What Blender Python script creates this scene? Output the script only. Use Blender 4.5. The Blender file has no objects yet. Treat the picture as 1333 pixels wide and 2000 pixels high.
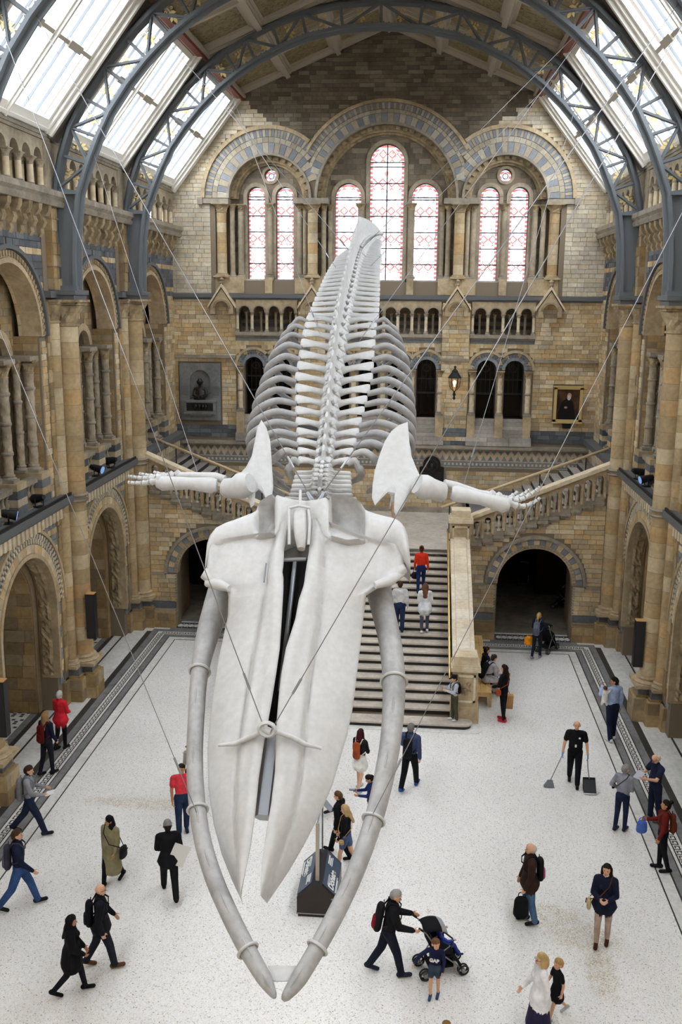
import bpy, bmesh, math, random
from mathutils import Vector, Matrix, geometry
import numpy as np
rnd = random.Random(7)
PI = math.pi
C = bpy.context.scene.collection
sc = bpy.context.scene

# ------------------------------------------------------------------ camera
F_PX, H_CAM, X_CAM = 1896.0, 11.7, 1.56
def _n(v): v = np.array(v, float); return v/np.linalg.norm(v)
_Y = _n([161.5, -419, F_PX]); _D = np.array([-82, 8550, F_PX], float); _D = _n(_D-_D.dot(_Y)*_Y); _X = np.cross(_D, _Y)
RW = np.stack([_X, _Y, -_D])           # world = RW @ (right, down, forward)
cam_d = bpy.data.cameras.new('camera'); cam = bpy.data.objects.new('camera', cam_d); C.objects.link(cam)
r_, u_, b_ = RW@np.array([1,0,0]), -(RW@np.array([0,1,0])), -(RW@np.array([0,0,1]))
cam.matrix_world = Matrix(((r_[0],u_[0],b_[0],X_CAM),(r_[1],u_[1],b_[1],0),(r_[2],u_[2],b_[2],H_CAM),(0,0,0,1)))
cam_d.sensor_fit = 'VERTICAL'; cam_d.sensor_height = 36; cam_d.lens = F_PX*36/2000
cam_d.clip_end = 300; sc.camera = cam

# ------------------------------------------------------------------ sky, exposure
w = bpy.data.worlds.new('world'); sc.world = w; w.use_nodes = True
bg = w.node_tree.nodes['Background']; bg.inputs[0].default_value = (0.96, 0.98, 1.0, 1); bg.inputs[1].default_value = 1.0
_nt = w.node_tree; _tc = _nt.nodes.new('ShaderNodeTexCoord'); _sx = _nt.nodes.new('ShaderNodeSeparateXYZ'); _cr = _nt.nodes.new('ShaderNodeValToRGB')   # overcast white sky over dark ground
_nt.links.new(_tc.outputs['Generated'], _sx.inputs[0]); _nt.links.new(_sx.outputs[2], _cr.inputs[0]); _nt.links.new(_cr.outputs[0], bg.inputs[0])
_cr.color_ramp.elements[0].position = 0.0; _cr.color_ramp.elements[0].color = (.10, .10, .10, 1); _cr.color_ramp.elements[1].position = .02; _cr.color_ramp.elements[1].color = (.96, .98, 1.0, 1)
vs = sc.view_settings; vs.view_transform = 'Standard'; vs.look = 'None'; vs.gamma = 1.0; vs.use_curve_mapping = False
vs.exposure = 3.62

# ------------------------------------------------------------------ helpers
def at_floor(u, v, z=0.0):
    r = RW@np.array([u-666.5, v-1000, F_PX]); t = (z-H_CAM)/r[2]; return (X_CAM+r[0]*t, r[1]*t, z)
def at_y(u, v, y):
    r = RW@np.array([u-666.5, v-1000, F_PX]); t = y/r[1]; return Vector((X_CAM+r[0]*t, y, H_CAM+r[2]*t))

def tag(o, label=None, cat=None, group=None, kind=None):
    if label: o['label'] = label
    if cat: o['category'] = cat
    if group: o['group'] = group
    if kind: o['kind'] = kind
    return o
def empty(name, loc=(0,0,0), rz=0):
    o = bpy.data.objects.new(name, None); o.empty_display_size = .1; C.objects.link(o); o.location = loc; o.rotation_euler = (0,0,rz); return o
def inst(name, mesh, parent=None, loc=(0,0,0), rot=(0,0,0), scale=(1,1,1)):
    o = bpy.data.objects.new(name, mesh); C.objects.link(o); o.parent = parent
    o.location = loc; o.rotation_euler = rot; o.scale = scale; return o

class MB:
    """collects shapes; side s=-1 mirrors x"""
    def __init__(self, s=1, off=(0,0,0)): self.v=[]; self.f=[]; self.m=[]; self.s=s; self.off=off
    def add(self, vs, fs, mi=0):
        o=len(self.v); self.v += [tuple(p) for p in vs]; self.f += [tuple(i+o for i in f) for f in fs]; self.m += [mi]*len(fs)
    def box(self, x0,x1,y0,y1,z0,z1, mi=0):
        self.add([(x0,y0,z0),(x1,y0,z0),(x1,y1,z0),(x0,y1,z0),(x0,y0,z1),(x1,y0,z1),(x1,y1,z1),(x0,y1,z1)],
                 [(0,3,2,1),(4,5,6,7),(0,1,5,4),(1,2,6,5),(2,3,7,6),(3,0,4,7)], mi)
    def prism(self, poly, a0, a1, axis='y', mi=0, holes=()):
        """2D polygon extruded. axis y: poly=(x,z); axis x: poly=(y,z); axis z: poly=(x,y)"""
        def P(p,a): return (p[0],a,p[1]) if axis=='y' else ((a,p[0],p[1]) if axis=='x' else (p[0],p[1],a))
        loops=[list(poly)]+[list(h) for h in holes]
        flat=[p for l in loops for p in l]; n=len(flat)
        if holes or len(poly)>4:
            tris=geometry.tessellate_polygon([[Vector((p[0],p[1],0)) for p in l] for l in loops])
        else: tris=[tuple(range(n))]
        vs=[P(p,a0) for p in flat]+[P(p,a1) for p in flat]; fs=[]
        for t in tris: fs.append(tuple(t)); fs.append(tuple(i+n for i in reversed(t)))
        o=0
        for l in loops:
            k=len(l)
            for i in range(k): j=(i+1)%k; fs.append((o+i,o+j,o+j+n,o+i+n))
            o+=k
        self.add(vs,fs,mi)
    def lathe(self, prof, cx=0,cy=0, seg=12, mi=0, mod=None, cap=True):
        """prof: list of (r,z)"""
        vs=[]; fs=[]; n=len(prof)
        for r,z in prof:
            for k in range(seg):
                a=2*PI*k/seg; rr=r if mod is None else r*mod(a,z); vs.append((cx+rr*math.cos(a),cy+rr*math.sin(a),z))
        for i in range(n-1):
            for k in range(seg): j=(k+1)%seg; fs.append((i*seg+k,i*seg+j,(i+1)*seg+j,(i+1)*seg+k))
        if cap: fs.append(tuple(reversed(range(seg)))); fs.append(tuple(range((n-1)*seg,n*seg)))
        self.add(vs,fs,mi)
    def rings(self, rings, mi=0, cap=True, closed=True):
        n=len(rings[0]); vs=[p for r in rings for p in r]; fs=[]
        for i in range(len(rings)-1):
            for k in range(n if closed else n-1): j=(k+1)%n; fs.append((i*n+k,i*n+j,(i+1)*n+j,(i+1)*n+k))
        if cap and closed: fs.append(tuple(reversed(range(n)))); fs.append(tuple(range((len(rings)-1)*n,len(rings)*n)))
        self.add(vs,fs,mi)
    def tube(self, pts, rad, seg=8, mi=0, flat=None, cap=True):
        """tube through 3D pts; rad number or list; flat=(vector,ratio) squeezes the section along vector"""
        pts=[Vector(p) for p in pts]; n=len(pts); rads=[rad]*n if isinstance(rad,(int,float)) else rad
        t0=(pts[1]-pts[0]).normalized(); up=Vector((0,0,1)) if abs(t0.z)<.9 else Vector((0,1,0))
        a=t0.cross(up).normalized(); rings=[]
        for i,p in enumerate(pts):
            t=(pts[min(i+1,n-1)]-pts[max(i-1,0)]).normalized()
            a=(a-t*a.dot(t)).normalized(); b=t.cross(a)
            ring=[]
            for k in range(seg):
                th=2*PI*k/seg; d=(a*math.cos(th)+b*math.sin(th))*rads[i]
                if flat: fv=Vector(flat[0]).normalized(); d=d-fv*d.dot(fv)*(1-flat[1])
                ring.append(p+d)
            rings.append(ring)
        self.rings(rings,mi,cap)
    def bar(self, p, q, w, h, mi=0, up=(0,0,1)):
        p=Vector(p); q=Vector(q); t=(q-p).normalized(); upv=Vector(up)
        if abs(t.dot(upv))>.98: upv=Vector((0,1,0)) if abs(t.y)<.9 else Vector((1,0,0))
        a=t.cross(upv).normalized()*w/2; b=a.cross(t).normalized()*h/2
        self.rings([[c-a-b,c+a-b,c+a+b,c-a+b] for c in (p,q)],mi)
    def ring(self, uc, zc, r0, r1, a0, a1, axis='y', th0=0, th1=PI, n=24, mi=0):
        """arch ring sector extruded between a0..a1 on axis"""
        P=[]
        for k in range(n+1):
            t=th0+(th1-th0)*k/n; c,s=math.cos(t),math.sin(t); P.append(((uc+r0*c,zc+r0*s),(uc+r1*c,zc+r1*s)))
        def Q(p,a): return (p[0],a,p[1]) if axis=='y' else (a,p[0],p[1])
        self.rings([[Q(i,a0),Q(o,a0),Q(o,a1),Q(i,a1)] for i,o in P],mi)
    def mesh(self, name, mats, smooth=False, autos=None):
        me=bpy.data.meshes.new(name)
        s=self.s; ox,oy,oz=self.off
        v=[((p[0]*s)-ox,p[1]-oy,p[2]-oz) for p in self.v]; f=self.f if s>0 else [tuple(reversed(x)) for x in self.f]
        me.from_pydata(v,[],f)
        for m in (mats if isinstance(mats,(list,tuple)) else [mats]): me.materials.append(m)
        if any(self.m): me.polygons.foreach_set('material_index',self.m)
        bm=bmesh.new(); bm.from_mesh(me); bmesh.ops.recalc_face_normals(bm,faces=bm.faces); bm.to_mesh(me); bm.free()
        if smooth:
            me.shade_smooth()
            if autos: me.set_sharp_from_angle(angle=math.radians(autos))
        me.update(); return me
    def build(self, name, mats, parent=None, smooth=False, autos=None, loc=(0,0,0)):
        return inst(name, self.mesh(name,mats,smooth,autos), parent, loc)

def arch_poly(c, r, zs, zb, n=20):
    """opening outline: feet at zb, semicircle on springing zs"""
    p=[(c-r,zb),(c+r,zb)]
    for k in range(n+1): t=PI*k/n; p.append((c+r*math.cos(t),zs+r*math.sin(t)))
    if abs(zs-zb)<1e-6: p=p[2:]
    return p

# ------------------------------------------------------------------ materials
def mat(name, col=(.5,.5,.5), rough=.7, metal=0, spec=.3):
    m=bpy.data.materials.new(name); m.use_nodes=True; b=m.node_tree.nodes['Principled BSDF']
    b.inputs['Base Color'].default_value=(*col,1); b.inputs['Roughness'].default_value=rough; b.inputs['Metallic'].default_value=metal
    b.inputs['Specular IOR Level'].default_value=spec; return m
def nd(m,t,**k):
    n=m.node_tree.nodes.new(t)
    for a,b in k.items(): setattr(n,a,b)
    return n
def lk(m,a,b): m.node_tree.links.new(a,b)
def ramp(m, cols, interp='LINEAR'):
    r=nd(m,'ShaderNodeValToRGB'); r.color_ramp.interpolation=interp; e=r.color_ramp.elements
    while len(e)<len(cols): e.new(.5)
    for i,(p,c) in enumerate(cols): e[i].position=p; e[i].color=(*c,1)
    return r
def noise_tint(m, src, scale, lo, hi, detail=4, coord=None, dist=None):
    """multiplies colour socket by a noise between lo and hi"""
    g=nd(m,'ShaderNodeNewGeometry'); n=nd(m,'ShaderNodeTexNoise'); n.inputs['Scale'].default_value=scale; n.inputs['Detail'].default_value=detail
    lk(m, coord if coord else g.outputs['Position'], n.inputs['Vector'])
    mr=nd(m,'ShaderNodeMapRange'); mr.inputs[1].default_value=.3; mr.inputs[2].default_value=.7; mr.inputs[3].default_value=lo; mr.inputs[4].default_value=hi; lk(m,n.outputs[0],mr.inputs[0])
    mx=nd(m,'ShaderNodeMix',data_type='RGBA',blend_type='MULTIPLY'); mx.inputs[0].default_value=1; lk(m,src,mx.inputs[6]); lk(m,mr.outputs[0],mx.inputs[7])
    return mx.outputs[2]
def island_rand(m):
    g=nd(m,'ShaderNodeNewGeometry'); oi=nd(m,'ShaderNodeObjectInfo'); a=nd(m,'ShaderNodeMath',operation='ADD'); f=nd(m,'ShaderNodeMath',operation='FRACT')
    lk(m,g.outputs['Random Per Island'],a.inputs[0]); lk(m,oi.outputs['Random'],a.inputs[1]); lk(m,a.outputs[0],f.inputs[0]); return f.outputs[0]
def bump(m, scale, strength, dist=.02, detail=4):
    b=m.node_tree.nodes['Principled BSDF']; g=nd(m,'ShaderNodeNewGeometry'); n=nd(m,'ShaderNodeTexNoise'); n.inputs['Scale'].default_value=scale; n.inputs['Detail'].default_value=detail
    lk(m,g.outputs['Position'],n.inputs['Vector']); bp=nd(m,'ShaderNodeBump'); bp.inputs['Strength'].default_value=strength; bp.inputs['Distance'].default_value=dist
    lk(m,n.outputs[0],bp.inputs['Height']); lk(m,bp.outputs[0],b.inputs['Normal'])
def stone(name, cols, rough=.8, nscale=1.1, lo=.72, hi=1.12, per=True, fine=9, b=.25):
    m=mat(name,rough=rough,spec=.2); bs=m.node_tree.nodes['Principled BSDF']
    if per: r=ramp(m,[((i)/(len(cols)),c) for i,c in enumerate(cols)],'CONSTANT'); lk(m,island_rand(m),r.inputs[0]); src=r.outputs[0]
    else:
        g=nd(m,'ShaderNodeNewGeometry'); n=nd(m,'ShaderNodeTexNoise'); n.inputs['Scale'].default_value=2.3; lk(m,g.outputs['Position'],n.inputs['Vector'])
        r=ramp(m,[(.25+.5*i/(len(cols)-1),c) for i,c in enumerate(cols)]); lk(m,n.outputs[0],r.inputs[0]); src=r.outputs[0]
    s=noise_tint(m,src,nscale,lo,hi); s=noise_tint(m,s,fine,.86,1.1)
    lk(m,s,bs.inputs['Base Color']); bump(m,22,b,.01); return m

M={}
M['block']=stone('stone_block',[(.60,.46,.27),(.68,.54,.33),(.53,.39,.22),(.72,.60,.41),(.62,.47,.27),(.49,.39,.25),(.66,.50,.28),(.57,.48,.35),(.74,.62,.43),(.63,.44,.22)])
M['pier']=stone('pier_block',[(.40,.28,.14),(.34,.24,.12),(.46,.33,.17),(.30,.22,.13),(.43,.29,.13),(.38,.30,.19),(.50,.38,.22)])
M['pale']=stone('pale_block',[(.70,.62,.47),(.63,.54,.39),(.74,.66,.52),(.60,.53,.41),(.68,.57,.40),(.58,.52,.42)])
M['mortar']=mat('mortar',(.24,.19,.135),.9)
M['buff']=stone('buff_stone',[(.42,.32,.19),(.54,.43,.28),(.48,.36,.21)],per=False)
M['drum']=stone('column_drum',[(.50,.38,.22),(.56,.44,.27),(.44,.33,.19),(.60,.49,.32),(.48,.35,.19),(.53,.36,.18)],lo=.78)
M['shaft']=stone('colonnette',[(.36,.30,.22),(.44,.37,.27),(.30,.25,.19)],per=False)
M['carved']=stone('carved_terracotta',[(.30,.23,.14),(.46,.36,.22),(.38,.28,.16)],per=False,lo=.55,nscale=4,fine=14,b=.9)
M['blue']=stone('blue_terracotta',[(.13,.14,.155),(.165,.175,.19),(.11,.118,.13),(.19,.20,.215)],lo=.8)
M['bluepale']=stone('pale_blue_terracotta',[(.25,.265,.285),(.21,.225,.25),(.29,.30,.32),(.23,.245,.27)],lo=.85)
M['ringbuff']=stone('ring_buff',[(.44,.39,.30),(.38,.33,.25),(.48,.43,.34),(.41,.35,.26)],lo=.85)
M['string']=mat('dark_string_course',(.13,.135,.14),.6)
M['ledge']=stone('ledge_stone',[(.30,.26,.20),(.38,.33,.26),(.26,.23,.19)],per=False)
M['greystep']=stone('grey_step_stone',[(.44,.40,.36),(.38,.35,.31),(.50,.46,.41),(.36,.32,.29)])
M['stair']=stone('stair_tread',[(.50,.44,.37),(.56,.50,.43),(.45,.39,.33)],per=False,rough=.55,lo=.85)
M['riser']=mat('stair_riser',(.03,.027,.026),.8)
M['gable']=stone('gable_block_shaded',[(.23,.19,.14),(.18,.15,.11),(.26,.22,.16),(.15,.125,.09),(.20,.16,.115),(.30,.26,.20),(.165,.135,.10)])  # darker gable stone, with shade from under the ceiling put into its colour
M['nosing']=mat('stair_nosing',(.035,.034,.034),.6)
M['coping']=stone('coping_stone',[(.62,.50,.32),(.70,.60,.44),(.58,.45,.27)],per=False,lo=.88)
M['copingpale']=stone('pale_coping',[(.66,.56,.42),(.72,.64,.52),(.62,.52,.38),(.68,.60,.47)],lo=.9)
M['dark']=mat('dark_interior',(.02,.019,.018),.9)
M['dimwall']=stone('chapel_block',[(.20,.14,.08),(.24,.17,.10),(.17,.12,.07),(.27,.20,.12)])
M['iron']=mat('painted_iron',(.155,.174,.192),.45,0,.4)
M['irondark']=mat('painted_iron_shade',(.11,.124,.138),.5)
M['gold']=mat('gilding',(.72,.56,.25),.4,.4,.5)
M['cream']=mat('cream_paint',(.80,.77,.71),.5)
M['beam']=mat('brown_roof_beam',(.13,.11,.095),.6)
M['ceilbeam']=mat('ceiling_beam',(.48,.43,.35),.6)
M['red']=mat('red_cornice',(.22,.07,.05),.6)
M['bone']=None
M['black']=mat('matt_black',(.015,.015,.017),.5)
M['blackgloss']=mat('black_gloss',(.012,.012,.013),.25)
M['brass']=mat('polished_brass',(.83,.62,.25),.22,.9)
M['rail']=mat('pale_wood_rail',(.66,.50,.30),.4)
M['wood']=stone('bench_oak',[(.62,.40,.15),(.70,.47,.20),(.58,.36,.13)],per=False,rough=.4,lo=.9,b=.05)
M['white']=mat('white_paint',(.8,.8,.8),.5)
M['steel']=mat('grey_steel',(.30,.31,.33),.4,.6)
M['wire']=mat('steel_wire',(.32,.32,.34),.4,.5)

def pane_mat(name, col, mixt=.12):
    m=bpy.data.materials.new(name); m.use_nodes=True; nt=m.node_tree; nt.nodes.clear()
    o=nd(m,'ShaderNodeOutputMaterial'); t=nd(m,'ShaderNodeBsdfTransparent'); t.inputs[0].default_value=(*col,1)
    g=nd(m,'ShaderNodeBsdfGlossy'); g.inputs[1].default_value=.1; mx=nd(m,'ShaderNodeMixShader'); mx.inputs[0].default_value=mixt*.5
    lk(m,t.outputs[0],mx.inputs[1]); lk(m,g.outputs[0],mx.inputs[2]); lk(m,mx.outputs[0],o.inputs[0]); return m
M['skyglass']=pane_mat('skylight_glass',(.92,.94,.96))
M['darkglass']=pane_mat('dark_door_glass',(.3,.3,.32),.04)
def stained():
    m=bpy.data.materials.new('stained_glass'); m.use_nodes=True; nt=m.node_tree; nt.nodes.clear()
    o=nd(m,'ShaderNodeOutputMaterial'); t=nd(m,'ShaderNodeBsdfTransparent'); tr=nd(m,'ShaderNodeBsdfTranslucent'); mx=nd(m,'ShaderNodeMixShader'); mx.inputs[0].default_value=.08
    tc=nd(m,'ShaderNodeTexCoord'); sp=nd(m,'ShaderNodeSeparateXYZ'); lk(m,tc.outputs['UV'],sp.inputs[0])   # uv = metres from the window's own axis and sill
    def math_(op,a,b=None,c=None):
        n=nd(m,'ShaderNodeMath',operation=op)
        for i,x in enumerate((a,b,c)):
            if x is None: continue
            if isinstance(x,(int,float)): n.inputs[i].default_value=x
            else: lk(m,x,n.inputs[i])
        return n.outputs[0]
    X=math_('ABSOLUTE',sp.outputs[0]); Z=sp.outputs[1]
    g=nd(m,'ShaderNodeUVMap')
    v=nd(m,'ShaderNodeTexVoronoi'); v.inputs['Scale'].default_value=9; lk(m,tc.outputs['UV'],v.inputs['Vector'])
    cell=ramp(m,[(0,(.26,.26,.27)),(.40,(.13,.13,.14)),(.60,(.24,.235,.23)),(.72,(.082,.086,.105)),(.80,(.15,.11,.105)),(.90,(.095,.05,.042)),(.94,(.18,.18,.19))],'CONSTANT'); lk(m,v.outputs['Color'],cell.inputs[0])
    e=nd(m,'ShaderNodeTexVoronoi',feature='DISTANCE_TO_EDGE'); e.inputs['Scale'].default_value=9; lk(m,tc.outputs['UV'],e.inputs['Vector'])
    lead=math_('LESS_THAN',e.outputs['Distance'],.018)
    # bands: rows of diamonds every 1.06 m
    zb=math_('FRACT',math_('DIVIDE',Z,1.06)); band=math_('LESS_THAN',math_('ABSOLUTE',math_('SUBTRACT',zb,.5)),.22)
    dia=math_('ADD',math_('ABSOLUTE',math_('SUBTRACT',math_('FRACT',math_('MULTIPLY',sp.outputs[0],2.8)),.5)),math_('ABSOLUTE',math_('SUBTRACT',math_('FRACT',math_('MULTIPLY',Z,2.8)),.5)))
    ring=math_('LESS_THAN',math_('ABSOLUTE',math_('SUBTRACT',dia,.42)),.075)
    redd=math_('MULTIPLY',ring,band)
    c1=nd(m,'ShaderNodeMix',data_type='RGBA'); lk(m,redd,c1.inputs[0]); lk(m,cell.outputs[0],c1.inputs[6]); c1.inputs[7].default_value=(.085,.022,.016,1)
    # border of small red and blue squares down the sides is the second uv map's job: x distance from the edge
    uv2=nd(m,'ShaderNodeUVMap',uv_map='edge'); s2=nd(m,'ShaderNodeSeparateXYZ'); lk(m,uv2.outputs[0],s2.inputs[0])
    inb=math_('LESS_THAN',s2.outputs[0],.10); sq=math_('GREATER_THAN',math_('FRACT',math_('MULTIPLY',Z,6)),.45)
    bc=nd(m,'ShaderNodeMix',data_type='RGBA'); lk(m,sq,bc.inputs[0]); bc.inputs[6].default_value=(.09,.095,.12,1); bc.inputs[7].default_value=(.08,.024,.02,1)
    c2=nd(m,'ShaderNodeMix',data_type='RGBA'); lk(m,inb,c2.inputs[0]); lk(m,c1.outputs[2],c2.inputs[6]); lk(m,bc.outputs[2],c2.inputs[7])
    c3=nd(m,'ShaderNodeMix',data_type='RGBA'); lk(m,lead,c3.inputs[0]); lk(m,c2.outputs[2],c3.inputs[6]); c3.inputs[7].default_value=(.075,.075,.085,1)
    lk(m,c3.outputs[2],t.inputs[0]); lk(m,c3.outputs[2],tr.inputs[0]); lk(m,t.outputs[0],mx.inputs[1]); lk(m,tr.outputs[0],mx.inputs[2]); lk(m,mx.outputs[0],o.inputs[0])
    return m
M['stained']=stained()

REPAIRS=[(-4.6,20.4,1.9,.35),(4.9,16.4,.9,.5),(5.05,15.4,.35,.9),(4.3,17.0,.9,.5)]
def terrazzo():
    m=mat('pebble_terrazzo',rough=.45,spec=.35); b=m.node_tree.nodes['Principled BSDF']
    g=nd(m,'ShaderNodeNewGeometry'); v=nd(m,'ShaderNodeTexVoronoi'); v.inputs['Scale'].default_value=55; v.inputs['Randomness'].default_value=1; lk(m,g.outputs['Position'],v.inputs['Vector'])
    r=ramp(m,[(0,(.80,.79,.77)),(.30,(.72,.70,.68)),(.45,(.84,.83,.81)),(.60,(.68,.63,.57)),(.66,(.80,.78,.76)),(.80,(.58,.54,.51)),(.85,(.78,.73,.66)),(.94,(.36,.33,.31)),(.96,(.76,.74,.72))],'CONSTANT')
    s=nd(m,'ShaderNodeSeparateColor'); lk(m,v.outputs['Color'],s.inputs[0]); lk(m,s.outputs[0],r.inputs[0])
    c=noise_tint(m,r.outputs[0],.35,.93,1.05)
    # old repairs: patches of larger tan and dark chips with ragged outlines
    r2=ramp(m,[(0,(.74,.70,.62)),(.25,(.52,.44,.30)),(.45,(.78,.74,.68)),(.6,(.38,.33,.27)),(.72,(.62,.50,.36)),(.85,(.16,.15,.15)),(.92,(.70,.66,.6))],'CONSTANT'); lk(m,s.outputs[0],r2.inputs[0])
    nz=nd(m,'ShaderNodeTexNoise'); nz.inputs['Scale'].default_value=5; lk(m,g.outputs['Position'],nz.inputs['Vector']); acc=None
    for (px,py,rx,ry) in REPAIRS:
        mp=nd(m,'ShaderNodeVectorMath',operation='SUBTRACT'); lk(m,g.outputs['Position'],mp.inputs[0]); mp.inputs[1].default_value=(px,py,0)
        dv=nd(m,'ShaderNodeVectorMath',operation='DIVIDE'); lk(m,mp.outputs[0],dv.inputs[0]); dv.inputs[1].default_value=(rx,ry,1); ln=nd(m,'ShaderNodeVectorMath',operation='LENGTH'); lk(m,dv.outputs[0],ln.inputs[0])
        mr=nd(m,'ShaderNodeMapRange'); mr.inputs[1].default_value=1.15; mr.inputs[2].default_value=.55; lk(m,ln.outputs['Value'],mr.inputs[0])
        if acc is None: acc=mr.outputs[0]
        else: mx_=nd(m,'ShaderNodeMath',operation='MAXIMUM'); lk(m,acc,mx_.inputs[0]); lk(m,mr.outputs[0],mx_.inputs[1]); acc=mx_.outputs[0]
    th=nd(m,'ShaderNodeMath',operation='MULTIPLY'); lk(m,acc,th.inputs[0]); lk(m,nz.outputs[0],th.inputs[1]); mr=nd(m,'ShaderNodeMapRange'); mr.inputs[1].default_value=.2; mr.inputs[2].default_value=.55; mr.inputs[4].default_value=.7; lk(m,th.outputs[0],mr.inputs[0])
    mxr=nd(m,'ShaderNodeMix',data_type='RGBA'); lk(m,mr.outputs[0],mxr.inputs[0]); lk(m,c,mxr.inputs[6]); lk(m,r2.outputs[0],mxr.inputs[7]); c=mxr.outputs[2]
    lk(m,c,b.inputs['Base Color']); bump(m,60,.12,.004); return m
M['terrazzo']=terrazzo()
M['marble']=stone('white_marble',[(.62,.61,.58),(.70,.69,.66),(.66,.65,.62)],per=False,rough=.4,lo=.92,b=.03)
M['greymarble']=stone('grey_marble',[(.15,.15,.155),(.22,.22,.225),(.18,.18,.185)],per=False,rough=.4,lo=.85,b=.03)
M['blackmarble']=mat('black_marble',(.045,.043,.042),.35)

# ------------------------------------------------------------------ block laying
UNIT=None
def unit_cube(m):
    k='unit_'+m.name
    if k not in M:
        b=MB(); b.box(-.5,.5,-.5,.5,-.5,.5); M[k]=b.mesh('block',m)
    return M[k]
class Hole:
    def __init__(s, c, r, zs, zb, pad=0, low=None): s.c=c; s.r=r+pad; s.zs=zs; s.zb=zb; s.rl=r+(pad if low is None else low)
    def span(s, z):
        if z<s.zb or z>s.zs+s.r: return None
        w=s.rl if z<=s.zs else math.sqrt(max(0,s.r**2-(z-s.zs)**2)); return (s.c-w,s.c+w)
class RHole:
    def __init__(s,u0,u1,z0,z1): s.a=(u0,u1,z0,z1)
    def span(s,z): return (s.a[0],s.a[1]) if s.a[2]<z<s.a[3] else None
def lay(outline, z0, z1, holes=(), course=.17, lmin=.25, lmax=.55, joint=.012, seed=1):
    """returns blocks (u0,u1,z0,z1) of a coursed wall; outline(z)->(u0,u1)"""
    R=random.Random(seed); out=[]; z=z0; row=0
    n=max(1,round((z1-z0)/course)); ch=(z1-z0)/n
    for i in range(n):
        a=z0+i*ch; b=a+ch; zz=[a+.01,(a+b)/2,b-.01]
        us=[outline(q) for q in zz]; lo=max(u[0] for u in us); hi=min(u[1] for u in us)
        free=[(lo,hi)]
        for h in holes:
            sp=[h.span(q) for q in zz]; sp=[q for q in sp if q]
            if not sp: continue
            h0=min(q[0] for q in sp); h1=max(q[1] for q in sp); nf=[]
            for f0,f1 in free:
                if h1<=f0 or h0>=f1: nf.append((f0,f1)); continue
                if h0>f0: nf.append((f0,h0))
                if h1<f1: nf.append((h1,f1))
            free=nf
        for f0,f1 in free:
            u=f0; 
            if f1-f0<.04: continue
            while u<f1-1e-4:
                L=R.uniform(lmin,lmax)
                if u==f0: L*=R.uniform(.5,1)
                e=u+L
                if f1-e<lmin*.6: e=f1
                out.append((u+joint/2,e-joint/2,a+joint/2,b-joint/2)); u=e
    return out
def place_blocks(blocks, parent, m, plane, depth, axis='y', sgn=-1, single=300, seed=3, name='block', band=None, rank=None, var=.012):
    """blocks proud of plane; the `single` largest become objects of their own. band(zmid,umid)->material name or None"""
    R=random.Random(seed); byA=sorted(range(len(blocks)),key=rank and (lambda i:rank(blocks[i])) or (lambda i:-(blocks[i][1]-blocks[i][0])*(blocks[i][3]-blocks[i][2])))
    own=set(byA[:single]); rest={}
    for i,(u0,u1,a,b) in enumerate(blocks):
        mm=m
        if band:
            k=band((a+b)/2,(u0+u1)/2)
            if k: mm=M[k]
        d=depth+R.uniform(-var,var); p0,p1=sorted((plane,plane+sgn*d))
        if i in own:
            if axis=='y': inst(name,unit_cube(mm),parent,((u0+u1)/2,(p0+p1)/2,(a+b)/2),(0,0,0),(u1-u0,p1-p0,b-a))
            else: inst(name,unit_cube(mm),parent,((p0+p1)/2,(u0+u1)/2,(a+b)/2),(0,0,0),(p1-p0,u1-u0,b-a))
        else:
            mb=rest.setdefault(mm.name,(MB(),mm))[0]
            if axis=='y': mb.box(u0,u1,p0,p1,a,b)
            else: mb.box(p0,p1,u0,u1,a,b)
    for mb,mm in rest.values():
        o=mb.build(name+'_field',mm,parent); o['kind']='stuff'
def voussoirs(parent, name, uc, zc, r0, r1, a0, a1, n, mats, axis='y', keep=None, th0=0, th1=PI, gap=.012, own=True):
    """wedge stones, alternating materials; each an object"""
    R=random.Random(int(abs(uc)*100+n)); mbs={}
    for k in range(n):
        t0=th0+(th1-th0)*k/n; t1=th0+(th1-th0)*(k+1)/n; tm=(t0+t1)/2
        if keep and not keep(uc+(r0+r1)/2*math.cos(tm), zc+(r0+r1)/2*math.sin(tm)): continue
        g=gap/((r0+r1)/2)/2; mm=mats[k%len(mats)]
        if own: mb=MB()
        else: mb=mbs.setdefault(mm.name,(MB(),mm))[0]
        mb.ring(uc,zc,r0+gap/2,r1-gap/2,a0+R.uniform(-.004,.004),a1,axis,t0+g,t1-g,max(1,int(24/n)))
        if own: mb.build(name,mm,parent)
    for mb,mm in mbs.values(): o=mb.build(name+'_course',mm,parent); o['kind']='stuff'

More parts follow.
